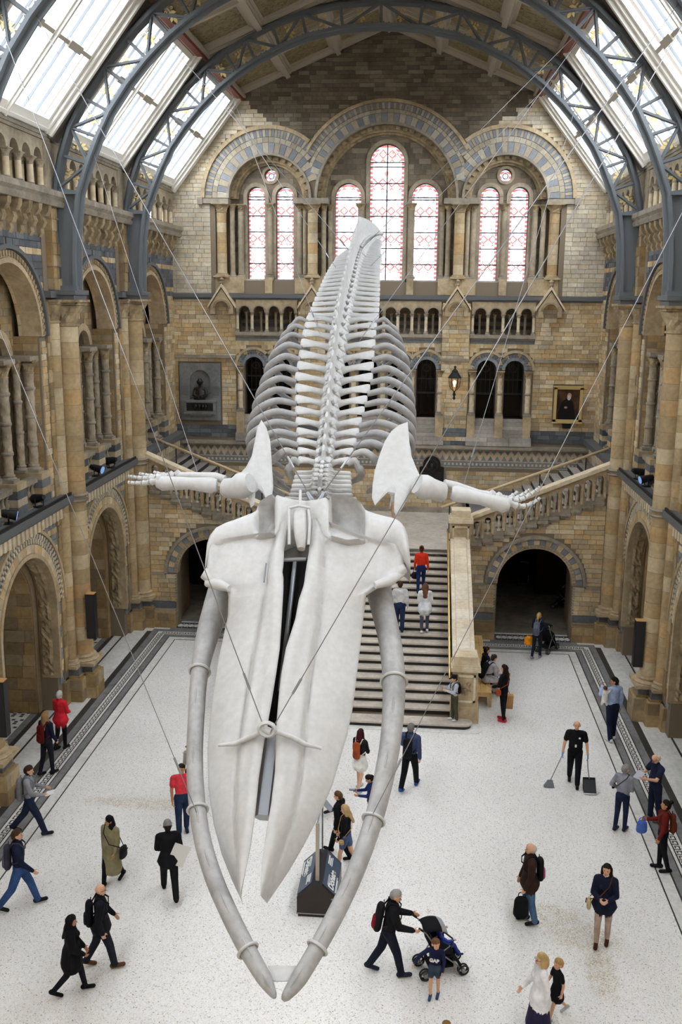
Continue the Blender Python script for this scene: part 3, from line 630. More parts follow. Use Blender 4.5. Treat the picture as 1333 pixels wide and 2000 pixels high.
# shared small meshes
b=MB(); b.prism([(8.56,13.95),(8.56,13.15),(8.50,13.15),(8.44,13.25),(8.46,13.36),(8.40,13.40),(8.34,13.52),(8.38,13.64),(8.30,13.68),(8.22,13.80),(8.20,13.95)],-.11,.11,'y'); CORB={1:b.mesh('corbel',M['carved'])}
b.s=-1; CORB[-1]=b.mesh('corbel',M['carved'])
def side(s):
    nm='left' if s<0 else 'right'
    W_=empty('wall_'+nm); tag(W_,'long %s side wall of stone piers, arches and an upper colonnade'%nm,'wall',kind='structure')
    X=lambda d:s*d
    def build(mb,name,m,par=W_,stuff=False):
        mb.s=s; o=mb.build(name,m,par)
        if stuff: o['kind']='stuff'
        return o
    def blocks(bl,m,d,single,seed,band=None,depth=.03):
        # plane d facing the nave
        place_blocks(bl,W_,m,X(d),depth,axis='x',sgn=-s,single=single,seed=seed,band=band)
    for pi,y0 in enumerate(PIERS):
        near=y0<18; vis=not near
        # plinth
        mb=MB(); mb.box(7.8,9.0,y0-.37,y0+.37,0,.72); mb.box(8.1,9.4,y0-.7,y0+.7,0,.72); mb.box(8.45,10.2,y0-1.02,y0+1.02,0,.72)
        mb.box(7.86,9,y0-.31,y0+.31,.72,.78); mb.box(8.16,9.4,y0-.64,y0+.64,.72,.78); mb.box(8.5,10.2,y0-.97,y0+.97,.72,.78)
        pl=build(mb,'pier_plinth',M['pier'])
        if vis:
            for (d,ya,yb_) in ((7.8,y0-.37,y0+.37),(8.1,y0-.7,y0-.37),(8.1,y0+.37,y0+.7),(8.45,y0-1.02,y0-.7)):
                bl=lay(lambda z:(ya,yb_),.0,.70,(),.34,.3,.45,.014,int(y0*3+d)); place_blocks(bl,pl,M['pier'],X(d),.015,axis='x',sgn=-s,single=99,seed=2,var=.005)
            for (xx0,xx1,yy) in ((7.8,8.1,y0-.37),(8.1,8.45,y0-.7),(8.45,10.1,y0-1.02)):
                bl=lay(lambda z:tuple(sorted((X(xx0),X(xx1)))),.0,.70,(),.34,.3,.45,.014,int(y0*5)); place_blocks(bl,pl,M['pier'],yy,.015,axis='y',sgn=-1,single=99,seed=2,var=.005)
        mb=MB(); mb.box(7.92,9,y0-.26,y0+.26,.78,1.02); mb.box(8.2,9.4,y0-.6,y0+.6,.78,1.02); mb.box(8.52,10.2,y0-.95,y0+.95,.78,1.02); build(mb,'plinth_blue_band',M['blue'])
        # attached shafts
        column(W_,X(8.26),y0,1.02,11.55,.30,.3,.72,'drum','carved',rings=(5.95,6.1),drums=.43,name='pier_shaft')
        for q in (-1,1): column(W_,X(8.50),y0+q*.44,1.02,11.55,.19,.26,.62,'drum','carved',rings=(5.95,6.1),drums=.43,name='pier_shaft')
        # pier body
        mb=MB(); mb.box(8.5,10.3,y0-.9,y0+.9,0,13.95); build(mb,'pier_core',M['mortar'])
        if vis:
            bl=lay(lambda z:(y0-.9,y0-.5),1.02,11.5,(),.36,.25,.45,.014,int(y0)); bl+=lay(lambda z:(y0+.5,y0+.9),1.02,11.5,(),.36,.25,.45,.014,int(y0)+1)
            blocks(bl,M['pier'],8.5,34,7)
            bl=lay(lambda z:tuple(sorted((X(8.5),X(9.3)))),1.02,5.6,(),.36,.3,.5,.014,int(y0)+9); place_blocks(bl,W_,M['pier'],y0-.9,.02,axis='y',sgn=-1,single=24,seed=4)
        mb=MB(); mb.box(7.84,9,y0-.5,y0+.5,11.55,11.68); mb.box(7.78,9,y0-.56,y0+.56,11.68,11.8); mb.box(8.3,9,y0-.95,y0+.95,11.6,11.78); build(mb,'pier_abacus',M['string'])
        # upper square pier
        mb=MB(); mb.box(8.34,9.0,y0-.58,y0+.58,11.8,13.95); build(mb,'upper_pier_core',M['mortar'])
        if vis:
            bl=lay(lambda z:(y0-.58,y0+.58),11.8,13.95,(),.3,.25,.45,.014,int(y0)+3); blocks(bl,M['pier'],8.34,30,8)
            bl=lay(lambda z:tuple(sorted((X(8.34),X(8.6)))),11.8,13.95,(),.3,.3,.5,.014,int(y0)+3); place_blocks(bl,W_,M['pier'],y0-.58,.02,axis='y',sgn=-1,single=6,seed=4)
        # square pier between colonnade bays
        mb=MB(); mb.box(8.42,8.95,y0-.55,y0+.55,14.35,15.62); build(mb,'colonnade_pier',M['shaft'])
    for y0 in PIERS:
        yc=y0+BAYW/2; last=y0>32; first=y0<18
        y1=y0+.9; y2=y0+BAYW-.9
        if last: y2=YB
        holes=[arch_poly(yc,1.8,3.2,-.02)] if not last else []
        up=arch_poly(yc,1.85,10.6,6.25)
        mb=MB(); mb.prism([(y0+.5,-.05),(y2+.4,-.05),(y2+.4,13.95),(y0+.5,13.95)] if not last else [(y0+.5,-.05),(YB,-.05),(YB,13.95),(y0+.5,13.95)],8.55,9.1,'x',0,holes+[up]); build(mb,'bay_wall_core',M['mortar'])
        H=[Hole(yc,1.8,3.2,0,.75,.12),Hole(yc,1.85,10.6,6.2,.42,.06)] if not last else [Hole(yc,1.85,10.6,6.2,.42,.06)]
        band=lambda z,u:('bluepale' if int(z/.34)%2==0 else None) if z<5.6 else ('blue' if z>11.7 and int(z/.17)%5!=0 else None)
        bl=lay(lambda z:(y1,y2),.75,13.2,H,.17,.22,.5,.012,int(y0)+30)
        blocks(bl,M['block'] if not last else M['block'],8.55,0 if first else (40 if y0>19 else 0),9,band)
        if not last:
            # lower arch: rolls, carved band, chevron ring, deep reveal
            mb=MB(); mb.ring(yc,3.2,1.78,1.9,8.44,9.0,'x',n=30)
            for q in (-1,1): mb.box(8.44,9.0,min(yc+q*1.78,yc+q*1.9),max(yc+q*1.78,yc+q*1.9),1.02,3.2)
            build(mb,'arch_roll',M['buff'])
            voussoirs_s(W_,s,'arch_voussoir',yc,3.2,1.9,2.14,8.47,8.6,24,[M['block']])
            mb=MB()
            for k in range(44):
                t=PI*(k+.5)/44
                for rr,dt in ((2.22,.016),(2.36,-.016)):
                    y_,z_=yc+rr*math.cos(t+dt),3.2+rr*math.sin(t+dt); c_,s_=math.cos(t+dt*12),math.sin(t+dt*12)
                    pts=[(y_+a*c_-b_*s_,z_+a*s_+b_*c_) for a,b_ in ((-.07,-.03),(.07,-.03),(.07,.03),(-.07,.03))]; mb.prism(pts,8.47,8.53,'x')
            build(mb,'chevron_band',M['pale'],stuff=True)
            mb=MB(); mb.ring(yc,3.2,2.14,2.46,8.5,8.6,'x',n=30); build(mb,'chevron_ground',M['blue'])
            mb=MB(); mb.ring(yc,3.2,2.46,2.55,8.44,8.6,'x',n=30); build(mb,'hood_mould',M['buff'])
            # carved strip in the reveal
            R=random.Random(5); mb=MB(); rows=[]
            path=[(-1.74,z) for z in np.arange(1.05,3.2,.09)]+[(-1.74*math.cos(PI*k/44),3.2+1.74*math.sin(PI*k/44)) for k in range(45)]+[(1.74,z) for z in np.arange(3.2,1.05,-.09)]
            for (py,pz) in path:
                rows.append([])
                nrm=Vector((-py,-(max(pz-3.2,0)))).normalized() if pz>3.2 else Vector((-math.copysign(1,py),0))
                for j in range(6):
                    h=R.uniform(0,.085) if 0<j<5 else 0
                    rows[-1].append((8.62+.07*j,yc+py+nrm.x*h,pz+nrm.y*h))
            mb.rings(rows,0,False,False); build(mb,'carved_foliage_strip',M['carved'])
            # inner order and chapel behind
            mb=MB(); mb.prism([(yc-2.4,-.05),(yc+2.4,-.05),(yc+2.4,5.6),(yc-2.4,5.6)],9.05,10.3,'x',0,[arch_poly(yc,1.55,3.2,-.02)]); build(mb,'inner_arch_wall',M['pier'])
            if vis_bay(y0):
                for (d0,d1,rr_,q_,sd_) in ((9.08,10.3,1.55,9,5),):
                    jb=lay(lambda z:tuple(sorted((X(d0),X(d1)))),.02,3.2,(),.36,.35,.6,.014,int(y0)+90); place_blocks(jb,W_,M['pier'],yc+rr_,.02,axis='y',sgn=-1,single=14,seed=3,var=.006)
                for dd0,dd1 in ((9.08,9.5),(9.5,9.9),(9.9,10.3)): voussoirs_s(W_,s,'soffit_stone',yc,3.2,1.53,1.56,dd0+.007,dd1-.007,13,[M['pier']])
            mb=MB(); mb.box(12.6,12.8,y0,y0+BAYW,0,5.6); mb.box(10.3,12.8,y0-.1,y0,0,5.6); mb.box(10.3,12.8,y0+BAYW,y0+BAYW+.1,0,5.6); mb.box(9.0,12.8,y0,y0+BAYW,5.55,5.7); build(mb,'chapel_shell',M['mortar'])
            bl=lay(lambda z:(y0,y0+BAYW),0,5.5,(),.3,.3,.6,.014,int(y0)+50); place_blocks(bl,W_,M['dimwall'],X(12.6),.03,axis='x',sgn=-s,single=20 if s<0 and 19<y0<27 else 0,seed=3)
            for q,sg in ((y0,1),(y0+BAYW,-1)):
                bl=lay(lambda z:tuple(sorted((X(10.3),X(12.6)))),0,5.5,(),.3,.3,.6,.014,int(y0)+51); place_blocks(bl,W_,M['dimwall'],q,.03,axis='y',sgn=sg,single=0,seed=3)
        else:
            mb=MB(); mb.box(8.5,8.56,y1,YB,0,6.0); build(mb,'return_wall',M['block'])
        # gallery ledge, dentils
        mb=MB(); e0,e1=(y0+.5,y0+BAYW-.5) if not last else (y0+.5,YB)
        mb.box(8.12,9.2,e0,e1,6.0,6.2); mb.box(8.22,8.6,e0,e1,5.92,6.0); build(mb,'gallery_ledge',M['string'])
        mb=MB(); mb.box(8.46,8.6,e0+.4,e1-.4,5.52,5.92); build(mb,'dentil_ground',M['ledge'])
        mb=MB(); n=int((e1-e0-.8)/.26)
        for i in range(n):
            y_=e0+.4+(e1-e0-.8)*(i+.5)/n; mb.box(8.3,8.48,y_-.075,y_+.075,5.6,5.9)
        build(mb,'dentil_row',M['coping'],stuff=True)
        # parapet of the gallery: pedestals, panels and balusters
        clus=[yc-1.62,yc,yc+1.62]
        for c in clus:
            for z0_,z1_,m_ in ((6.2,6.42,'blue'),(6.42,6.62,'block'),(6.62,6.84,'blue'),(6.84,7.02,'buff')):
                mb=MB(); mb.box(8.48,9.4,c-.3,c+.3,z0_,z1_-.006); build(mb,'pedestal_course',M[m_])
        for a,b_ in ((clus[0]+.3,clus[1]-.3),(clus[1]+.3,clus[2]-.3)):
            mb=MB(); mb.box(8.6,8.85,a,b_,6.78,6.92); mb.box(8.6,8.85,a,b_,6.2,6.3); build(mb,'parapet_rail',M['ledge'])
            if vis_bay(y0):
                for i in range(4):
                    yy=a+(b_-a)*(i+.5)/4; inst('baluster',baluster_mesh(.48),W_,(X(8.72),yy,6.3))
        # upper arch rings
        mb=MB(); mb.ring(yc,10.6,1.83,1.95,8.46,9.0,'x',n=30); build(mb,'arch_roll',M['buff'])
        voussoirs_s(W_,s,'arch_voussoir',yc,10.6,1.95,2.16,8.5,8.62,26,[M['buff']])
        mb=MB()
        for k in range(40):
            t=PI*(k+.5)/40; mb.ring(yc,10.6,1.99,2.12,8.46,8.52,'x',t-.022,t+.022,1)
        build(mb,'arch_dentil_row',M['carved'],stuff=True)
        mb=MB(); mb.ring(yc,10.6,2.16,2.27,8.40,8.6,'x',n=30); build(mb,'hood_mould',M['string'])
        if vis_bay(y0):
            for dd0,dd1 in ((8.6,8.84),(8.84,9.1)): voussoirs_s(W_,s,'soffit_stone',yc,10.6,1.835,1.86,dd0+.006,dd1-.006,20,[M['block']])
            jb=lay(lambda z:tuple(sorted((X(8.6),X(9.28)))),7.05,10.6,(),.2,.25,.45,.012,int(y0)+91); place_blocks(jb,W_,M['pier'],yc+1.86,.02,axis='y',sgn=-1,single=8,seed=3,var=.005)
        # screen wall with two sub-arches inside
        subs=[arch_poly(yc-.86,.58,10.02,7.0),arch_poly(yc+.86,.58,10.02,7.0)]
        mb=MB(); mb.prism([(yc-2.1,6.2),(yc+2.1,6.2),(yc+2.1,12.7),(yc-2.1,12.7)],9.3,9.6,'x',0,subs); build(mb,'screen_wall_core',M['mortar'])
        bl=lay(lambda z:(yc-1.9,yc+1.9),7.0,12.5,[Hole(yc+q*.86,.58,10.02,6.9,.2) for q in (-1,1)]+[],.2,.22,.45,.012,int(y0)+70)
        place_blocks(bl,W_,M['pier'],X(9.3),.02,axis='x',sgn=-s,single=26 if vis_bay(y0) else 0,seed=3)
        for q in (-1,1):
            mb=MB(); mb.ring(yc+q*.86,10.02,.56,.78,9.2,9.4,'x',n=20); build(mb,'sub_arch_ring',M['buff'])
        if vis_bay(y0):
            for c in clus:
                side_c=-1 if c==clus[0] else (1 if c==clus[2] else 0)
                for dy,dd,r in ((-.2,9.06,.1),(.2,9.06,.1),(0,8.80,.125)):
                    column(W_,X(dd),c+dy,7.02,10.0,r,.2,.36,'shaft','carved',rings=(7.75,8.5,9.25) if r>.11 else (8.1,8.9),name='gallery_column',spiral=1)
                mb=MB(); mb.box(8.6,9.4,c-.34,c+.34,9.98,10.1); build(mb,'impost_block',M['ledge'])
        # gallery behind, closed and dark
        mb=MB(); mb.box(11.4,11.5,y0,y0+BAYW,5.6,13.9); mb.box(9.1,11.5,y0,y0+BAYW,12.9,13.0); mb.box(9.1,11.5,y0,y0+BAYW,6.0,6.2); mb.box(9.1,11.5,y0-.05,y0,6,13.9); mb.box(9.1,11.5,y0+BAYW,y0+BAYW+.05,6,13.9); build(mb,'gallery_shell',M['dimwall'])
        # corbel table, cornice
        n=8
        ce0,ce1=y0+.6,(y0+BAYW-.6 if not last else YB)
        for i in range(n):
            inst('corbel',CORB[s],W_,(0,ce0+(ce1-ce0)*(i+.5)/n,0))
        mb=MB(); mb.prism([(8.16,13.95),(8.12,14.05),(8.16,14.12),(8.08,14.2),(8.08,14.34),(9.2,14.34),(9.2,13.95)],y0-.0 if not first else y0-6,y0+BAYW if not last else YB,'y'); build(mb,'cornice',M['ledge'])
        mb=MB(); 
        for i in range(n-1):
            y_=ce0+(ce1-ce0)*(i+1)/n; mb.ring(y_,13.55,.2,.27,8.42,8.55,'x',n=8)
        build(mb,'corbel_arch_row',M['carved'],stuff=True)
        # open colonnade
        n=7; ca,cb=y0+.55,(y0+BAYW-.55 if not last else YB); p=(cb-ca)/n
        pts=[(ca,15.12)]
        for i in range(n):
            c=ca+p*(i+.5); pts+=[(c-.27*math.cos(PI*k/10),15.12+.27*math.sin(PI*k/10)) for k in range(11)]
        pts+=[(cb,15.12),(cb,15.62),(ca,15.62)]
        mb=MB(); mb.prism(pts,8.46,8.86,'x'); build(mb,'colonnade_arcade',M['shaft'])
        if y0>13:
            for i in range(n+1):
                y_=ca+p*i
                if 0<i<n or True:
                    for dd in (8.54,8.78): column(W_,X(dd),min(max(y_,ca+.08),cb-.08),14.36,15.12,.085,.13,.2,'coping','shaft',name='colonnade_column')
        mb=MB(); mb.box(8.4,9.3,ca-.6,cb+.6 if not last else YB,15.62,15.8); mb.box(8.36,8.5,ca-.6,cb+.6 if not last else YB,15.7,15.78); build(mb,'colonnade_coping',M['ledge'])
        mb=MB(); mb.box(9.3,9.4,y0,y0+BAYW,14.2,15.8); mb.box(8.86,9.4,y0,y0+BAYW,14.3,14.36); build(mb,'colonnade_passage',M['dimwall'])
    # hall going on behind the camera
    mb=MB(); mb.box(8.55,9.1,-8,PIERS[0],0,15.8); build(mb,'wall_continuation',M['buff'])
    return W_
def vis_bay(y0): return y0>19
def voussoirs_s(W_,s,name,uc,zc,r0,r1,d0,d1,n,mats):
    a0,a1=(d0,d1) if s>0 else (-d0,-d1)
    voussoirs(W_,name,uc,zc,r0,r1,a0,a1,n,mats,'x')
_bm={}
def baluster_mesh(h, m='shaft'):
    k=(round(h,3),m)
    if k not in _bm:
        b=MB(); r=.06
        b.lathe([(r*1.3,0),(r*1.3,.08*h),(r*.7,.14*h),(r*.9,.3*h),(r*1.25,.42*h),(r*.8,.56*h),(r*.6,.75*h),(r*.9,.86*h),(r*1.3,.92*h),(r*1.3,h)],0,0,8); _bm[k]=b.mesh('baluster',M[m],True,50)
    return _bm[k]
wall_left=side(-1); wall_right=side(1)
# ================================================================== roof
RIBS=[14.0,20.3,26.6,32.9]
ceiling=empty('ceiling'); tag(ceiling,'panelled hall ceiling with gilded botanical panels between sloping skylights','ceiling',kind='structure')
E0=(8.42,15.84); E1=(5.78,19.16); RIDGE=21.55
sl=Vector((E1[0]-E0[0],E1[1]-E0[1])); SL=sl.length; sd=sl/SL; sn=Vector((sd.y,-sd.x))   # sn points outwards/up
if sn.y<0: sn=-sn
def sp(t,h=0): return (E0[0]+sd.x*t+sn.x*h, E0[1]+sd.y*t+sn.y*h)
def slab(mb,t0,t1,ya,yb,h0,h1,mi=0):
    a,b,c,d=sp(t0,h0),sp(t1,h0),sp(t1,h1),sp(t0,h1)
    mb.prism([a,b,c,d],ya,yb,'y',mi)
wn=10
for s in (-1,1):
    for i in range(-3,4):
        ya=14.0+6.3*i; yb=ya+6.3
        if i==3: yb=YB
        full=ya>13
        W_=empty('window_%d'%wn); wn+=1; tag(W_,'sloping %s skylight in cream frames, bay %d counted from the gable wall'%('left' if s<0 else 'right',4-i),'skylight',kind='structure')
        def B(mb,n,m): mb.s=s; return mb.build(n,m,W_)
        ra,rb=ya+.38,yb-.38
        if not full:
            mb=MB(); slab(mb,0,.35,ya,yb,-.05,.1); slab(mb,SL-.3,SL,ya,yb,-.05,.1); slab(mb,0,SL,ya,ya+.6,-.05,.1); slab(mb,0,SL,(ya+yb)/2-.1,(ya+yb)/2+.1,-.05,.1); B(mb,'window_frame',M['cream']); 
            mb=MB(); slab(mb,.35,SL-.3,ya+.6,yb,.0,.02); B(mb,'pane',M['skyglass']); continue
        # stepped cream frame
        for k,(w_,h0,h1) in enumerate(((0.0,-.22,.1),(.13,-.12,.1),(.26,-.04,.1))):
            mb=MB(); slab(mb,0,SL,ra+w_,ra+w_+.12,h0,h1); slab(mb,0,SL,rb-w_-.12,rb-w_,h0,h1); B(mb,'window_frame',M['cream'])
        mb=MB(); slab(mb,-.14,.34,ya,yb,-.05,.1); slab(mb,.05,.14,ra,rb,-.13,.1); slab(mb,SL-.3,SL,ra,rb,-.05,.1); B(mb,'window_sill',M['cream'])
        ym=(ra+rb)/2
        mb=MB(); slab(mb,0,SL,ym-.11,ym+.11,-.07,.1); slab(mb,0,SL,ym-.05,ym+.05,-.14,.1); B(mb,'mullion',M['cream'])
        tm=SL*.52
        for (pa,pb) in ((ra+.38,ym-.11),(ym+.11,rb-.38)):
            mb=MB(); slab(mb,tm-.05,tm+.05,pa,pb,-.06,.1); slab(mb,tm-.10,tm+.10,pa+(pb-pa)*.32,pa+(pb-pa)*.68,-.1,.0); B(mb,'transom',M['ceilbeam'])
            for (ta,tb) in ((.34,tm-.05),(tm+.05,SL-.3)):
                n=3
                for q in range(n):
                    a=pa+(pb-pa)*q/n; b=pa+(pb-pa)*(q+1)/n
                    mb=MB(); slab(mb,ta,tb,a,b,.03,.045); B(mb,'pane',M['skyglass'])
                    if q: mb=MB(); slab(mb,ta,tb,a-.014,a+.014,-.01,.06); B(mb,'glazing_bar',M['iron'])
    # dark principal beams behind the ribs
    for y0 in RIBS+[YB-.25]:
        mb=MB(); mb.s=s; wv=.38 if y0<39 else .25
        slab(mb,-.1,SL+.1,y0-wv,y0+wv,-.02,.3); slab(mb,-.1,SL+.1,y0-.2,y0+.2,-.2,.3); mb.build('principal_beam',M['beam'] if y0<39 else M['cream'],ceiling)
# outer roof weather skin over the ceiling panels
c0=E1; slope=Vector((-E1[0],RIDGE-E1[1])); CL=slope.length; cd_=slope/CL; cn=Vector((-cd_.y,cd_.x)); cn=cn if cn.y>0 else -cn
def cp(t,h): return (c0[0]+cd_.x*t+cn.x*h, c0[1]+cd_.y*t+cn.y*h)
def cslab(mb,t0,t1,ya,yb,h0,h1): mb.prism([cp(t0,h0),cp(t1,h0),cp(t1,h1),cp(t0,h1)],ya,yb,'y')
def panel_mat():
    m=mat('painted_ceiling_panel',rough=.6); b=m.node_tree.nodes['Principled BSDF']
    g=nd(m,'ShaderNodeNewGeometry'); n=nd(m,'ShaderNodeTexNoise'); n.inputs['Scale'].default_value=3.2; n.inputs['Detail'].default_value=5; n.inputs['Distortion'].default_value=1.5; lk(m,g.outputs['Position'],n.inputs['Vector'])
    r=ramp(m,[(.40,(.33,.27,.17)),(.52,(.28,.22,.12)),(.55,(.09,.08,.04)),(.60,(.36,.28,.14)),(.66,(.30,.25,.16))]); lk(m,n.outputs[0],r.inputs[0]); lk(m,r.outputs[0],b.inputs['Base Color']); return m
M['panel']=panel_mat()
for s in (-1,1):
    mb=MB(); mb.s=s; cslab(mb,-.1,CL+.15,-8,YB+.5,.22,.3); mb.build('roof_deck',M['beam'],ceiling)
    # red moulded cornice at the skylight head
    mb=MB(); mb.s=s; mb.box(5.55,5.86,-8,YB,19.02,19.3); mb.build('red_cornice',M['red'],ceiling)
    mb=MB(); mb.s=s; mb.box(5.46,5.6,-8,YB,19.12,19.22); mb.build('cornice_fillet',M['ceilbeam'],ceiling)
    np_=3
    for k in range(np_+1):
        t=CL*k/np_; mb=MB(); mb.s=s; cslab(mb,max(t-.16,-.05),min(t+.16,CL+.1),-8,YB,-.02,.25); cslab(mb,max(t-.09,-.05),min(t+.09,CL+.1),-8,YB,-.14,.1); mb.build('purlin',M['ceilbeam'],ceiling)
    for y0 in RIBS[:]:
        for h in (0,1):
            ya=y0+3.15*h; yb=min(ya+3.15,YB)
            mb=MB(); mb.s=s; cslab(mb,0,CL,ya-.16,ya+.16,-.03,.25); cslab(mb,0,CL,ya-.08,ya+.08,-.12,.25)
            if yb>YB-.4: cslab(mb,0,CL,yb-.2,yb,-.06,.25)
            mb.build('common_rafter',M['ceilbeam'],ceiling)
            for k in range(np_):
                mb=MB(); mb.s=s; t0=CL*k/np_+.16; t1=CL*(k+1)/np_-.16; cslab(mb,t0,t1,ya+.16,yb-.16,.16,.2); p_=mb.build('ceiling_panel',M['panel'],ceiling)
                mb=MB(); mb.s=s
                for (q0,q1,r0,r1) in ((t0,t0+.1,ya+.16,yb-.16),(t1-.1,t1,ya+.16,yb-.16),(t0,t1,ya+.16,ya+.26),(t0,t1,yb-.26,yb-.16)): cslab(mb,q0,q1,r0,r1,.08,.2)
                mb.build('panel_moulding',M['ceilbeam'],p_)
mb=MB(); mb.box(-9.2,9.2,-8.3,-8,0,22); o=mb.build('wall_front',M['buff']); tag(o,'plain stone entrance wall behind the viewer','wall',kind='structure')  # unseen end wall of the hall, left windowless to keep light off the gable
# ------------------------------------------------------------------ iron ribs
IN=[(7.92,11.82),(7.9,12.6),(7.84,13.5),(7.72,14.35),(7.44,15.08),(7.14,15.75),(6.8,16.38),(6.3,17.05),(5.75,17.66),(5.14,18.22),(4.58,18.63),(3.98,19.0),(3.2,19.38),(2.34,19.70),(1.2,19.92),(0,19.99)]
OUT=[(8.36,11.82),(8.36,12.6),(8.36,13.5),(8.32,14.45),(8.12,15.3),(7.86,16.0),(7.45,16.72),(6.9,17.48),(6.28,18.15),(5.6,18.75),(4.95,19.24),(4.28,19.62),(3.42,20.02),(2.5,20.34),(1.28,20.58),(0,20.66)]
def mir(P): return P+[(-x,z) for x,z in reversed(P[:-1])]
def strip(mb,P,off0,off1,ya,yb,mi=0):
    n=len(P); rings=[]
    for i,p in enumerate(P):
        a=Vector(P[max(i-1,0)]); b=Vector(P[min(i+1,n-1)]); t=(b-a).normalized(); nn=Vector((-t.y,t.x)); q=Vector(p)
        u=q+nn*off0; v=q+nn*off1; rings.append([(u.x,ya,u.y),(v.x,ya,v.y),(v.x,yb,v.y),(u.x,yb,u.y)])
    mb.rings(rings,mi)
def leaf_mesh():
    b=MB(); 
    def lf(cx,cz,ang,L,W):
        c,s_=math.cos(ang),math.sin(ang); P=[(0,0),(L*.3,W*.8),(L*.6,W),(L,0),(L*.6,-W),(L*.3,-W*.8)]
        b.prism([(cx+x*c-z*s_,cz+x*s_+z*c) for x,z in P],-.02,.02,'y')
    b.prism([(-.02,-.3),(.02,-.3),(.015,.2),(-.015,.2)],-.018,.018,'y')
    lf(0,.12,PI/2,.26,.07); lf(0,.02,PI/4,.28,.065); lf(0,.02,3*PI/4,.28,.065); lf(0,-.14,PI/5,.26,.06); lf(0,-.14,4*PI/5,.26,.06)
    b.ring(.16,-.24,.03,.055,-.02,.02,'y',0,2*PI,8); b.ring(-.16,-.24,.03,.055,-.02,.02,'y',0,2*PI,8)
    return b.mesh('gilded_leaf',M['gold'])
LEAF=leaf_mesh(); STR={}
PI_,PO=mir(IN),mir(OUT)
chords={}
mb=MB(); strip(mb,PI_,-.045,.045,-.2,.2); strip(mb,PI_,.0,.16,-.03,.03); chords['inner_chord']=mb.mesh('inner_chord',M['iron'])
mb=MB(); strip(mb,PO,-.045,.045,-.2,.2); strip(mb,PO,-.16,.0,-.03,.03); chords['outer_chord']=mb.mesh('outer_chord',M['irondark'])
webm={}
for s in (-1,1):
    mb=MB(); mb.s=s; mb.prism(IN[:4]+list(reversed(OUT[:4])),-.06,.06,'y'); mb.box(7.74,8.34,-.22,.22,14.3,14.38); mb.box(7.84,8.44,-.24,.24,11.8,11.92); webm[s]=mb.mesh('web_plate',M['iron'])
rivm=MB()
for P,off in ((PI_,-.06),):
    for i in range(len(P)-1):
        a,b=Vector(P[i]),Vector(P[i+1]); L=(b-a).length; t=(b-a)/L; nn=Vector((-t.y,t.x)); n=int(L/.16)
        for k in range(n):
            q=a+t*(L*(k+.5)/n)+nn*off
            for yy in (-.15,.15): rivm.box(q.x-.022,q.x+.022,yy-.022,yy+.022,q.y-.022,q.y+.022)
rivm=rivm.mesh('rivet_rows',M['iron'])
segs=[]
npn=len(PI_)
for i in range(3,npn-4):
    # panel between stations i and i+1 : strut at i and a diagonal
    segs.append((PI_[i],PO[i])); segs.append((PI_[i],PO[i+1]) if (i%2==0) else (PO[i],PI_[i+1]))
segs.append((PI_[npn-4],PO[npn-4]))
smesh=[]
for a,b in segs:
    m_=MB(); m_.bar((a[0],0,a[1]),(b[0],0,b[1]),.09,.05,up=(0,1,0)); m_.bar((a[0],0,a[1]),(b[0],0,b[1]),.05,.14,up=(0,1,0)); smesh.append(m_.mesh('strut',M['iron']))
for k,y0 in enumerate(RIBS):
    which=['nearest','second nearest','middle','farthest'][k]
    r_o=empty('iron_roof_rib',(0,y0,0)); tag(r_o,['riveted blue-grey iron roof arch nearest the viewer','riveted blue-grey iron roof arch, third from the gable wall','riveted blue-grey iron roof arch, second from the gable wall','riveted blue-grey iron roof arch closest to the gable wall'][k],'iron arch','arched iron ribs under the roof')
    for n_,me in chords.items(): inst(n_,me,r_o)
    for s in (-1,1): inst('web_plate',webm[s],r_o)
    o=inst('rivet_rows',rivm,r_o); o['kind']='stuff'
    for me in smesh: inst('strut',me,r_o)
    for i in range(3,npn-4):
        c=(Vector(PI_[i])+Vector(PI_[i+1])+Vector(PO[i])+Vector(PO[i+1]))/4; t=Vector(PI_[i+1])-Vector(PI_[i]); ang=math.atan2(t.y,t.x)
        inst('gilded_leaf',LEAF,r_o,(c.x,0,c.y),(0,-ang,0),(.62,1,.62))
# ================================================================== floor
floor=MB(); floor.box(-13,13,-8,50,-.2,0); floor=floor.build('floor',M['terrazzo']); tag(floor,'pale pebble terrazzo hall floor with marble borders','floor',kind='structure')
ZF=[0]
def strip_floor(name,m,rects,z):
    mb=MB()
    for x0,x1,y0,y1 in rects: mb.box(x0,x1,y0,y1,-.01,z)
    return mb.build(name,m,floor)
BY=31.42
def frame_band(i0,i1):
    """band between offset i0..i1 outwards from the field edge x=6.74 / y=BY"""
    a,b=6.74+i0,6.74+i1; yb0,yb1=BY+i0,BY+i1; R=[]
    for s in (-1,1): R.append((min(s*a,s*b),max(s*a,s*b),-8,yb1))
    for s in (-1,1): R.append((min(s*a,s*3.2),max(s*a,s*3.2),yb0,yb1))
    return R
for n_,m_,a,b,z in (('border_line','blackmarble',0,.03,.004),('border_band','marble',.03,.27,.005),('border_line','blackmarble',.27,.31,.004),('border_band','greymarble',.31,.48,.005),('border_line','blackmarble',.48,.51,.004),
    ('border_band','marble',.51,.80,.0045),('border_line','blackmarble',.80,.83,.004),('border_band','greymarble',.83,1.03,.005)):
    strip_floor(n_,M[m_],frame_band(a,b),z)
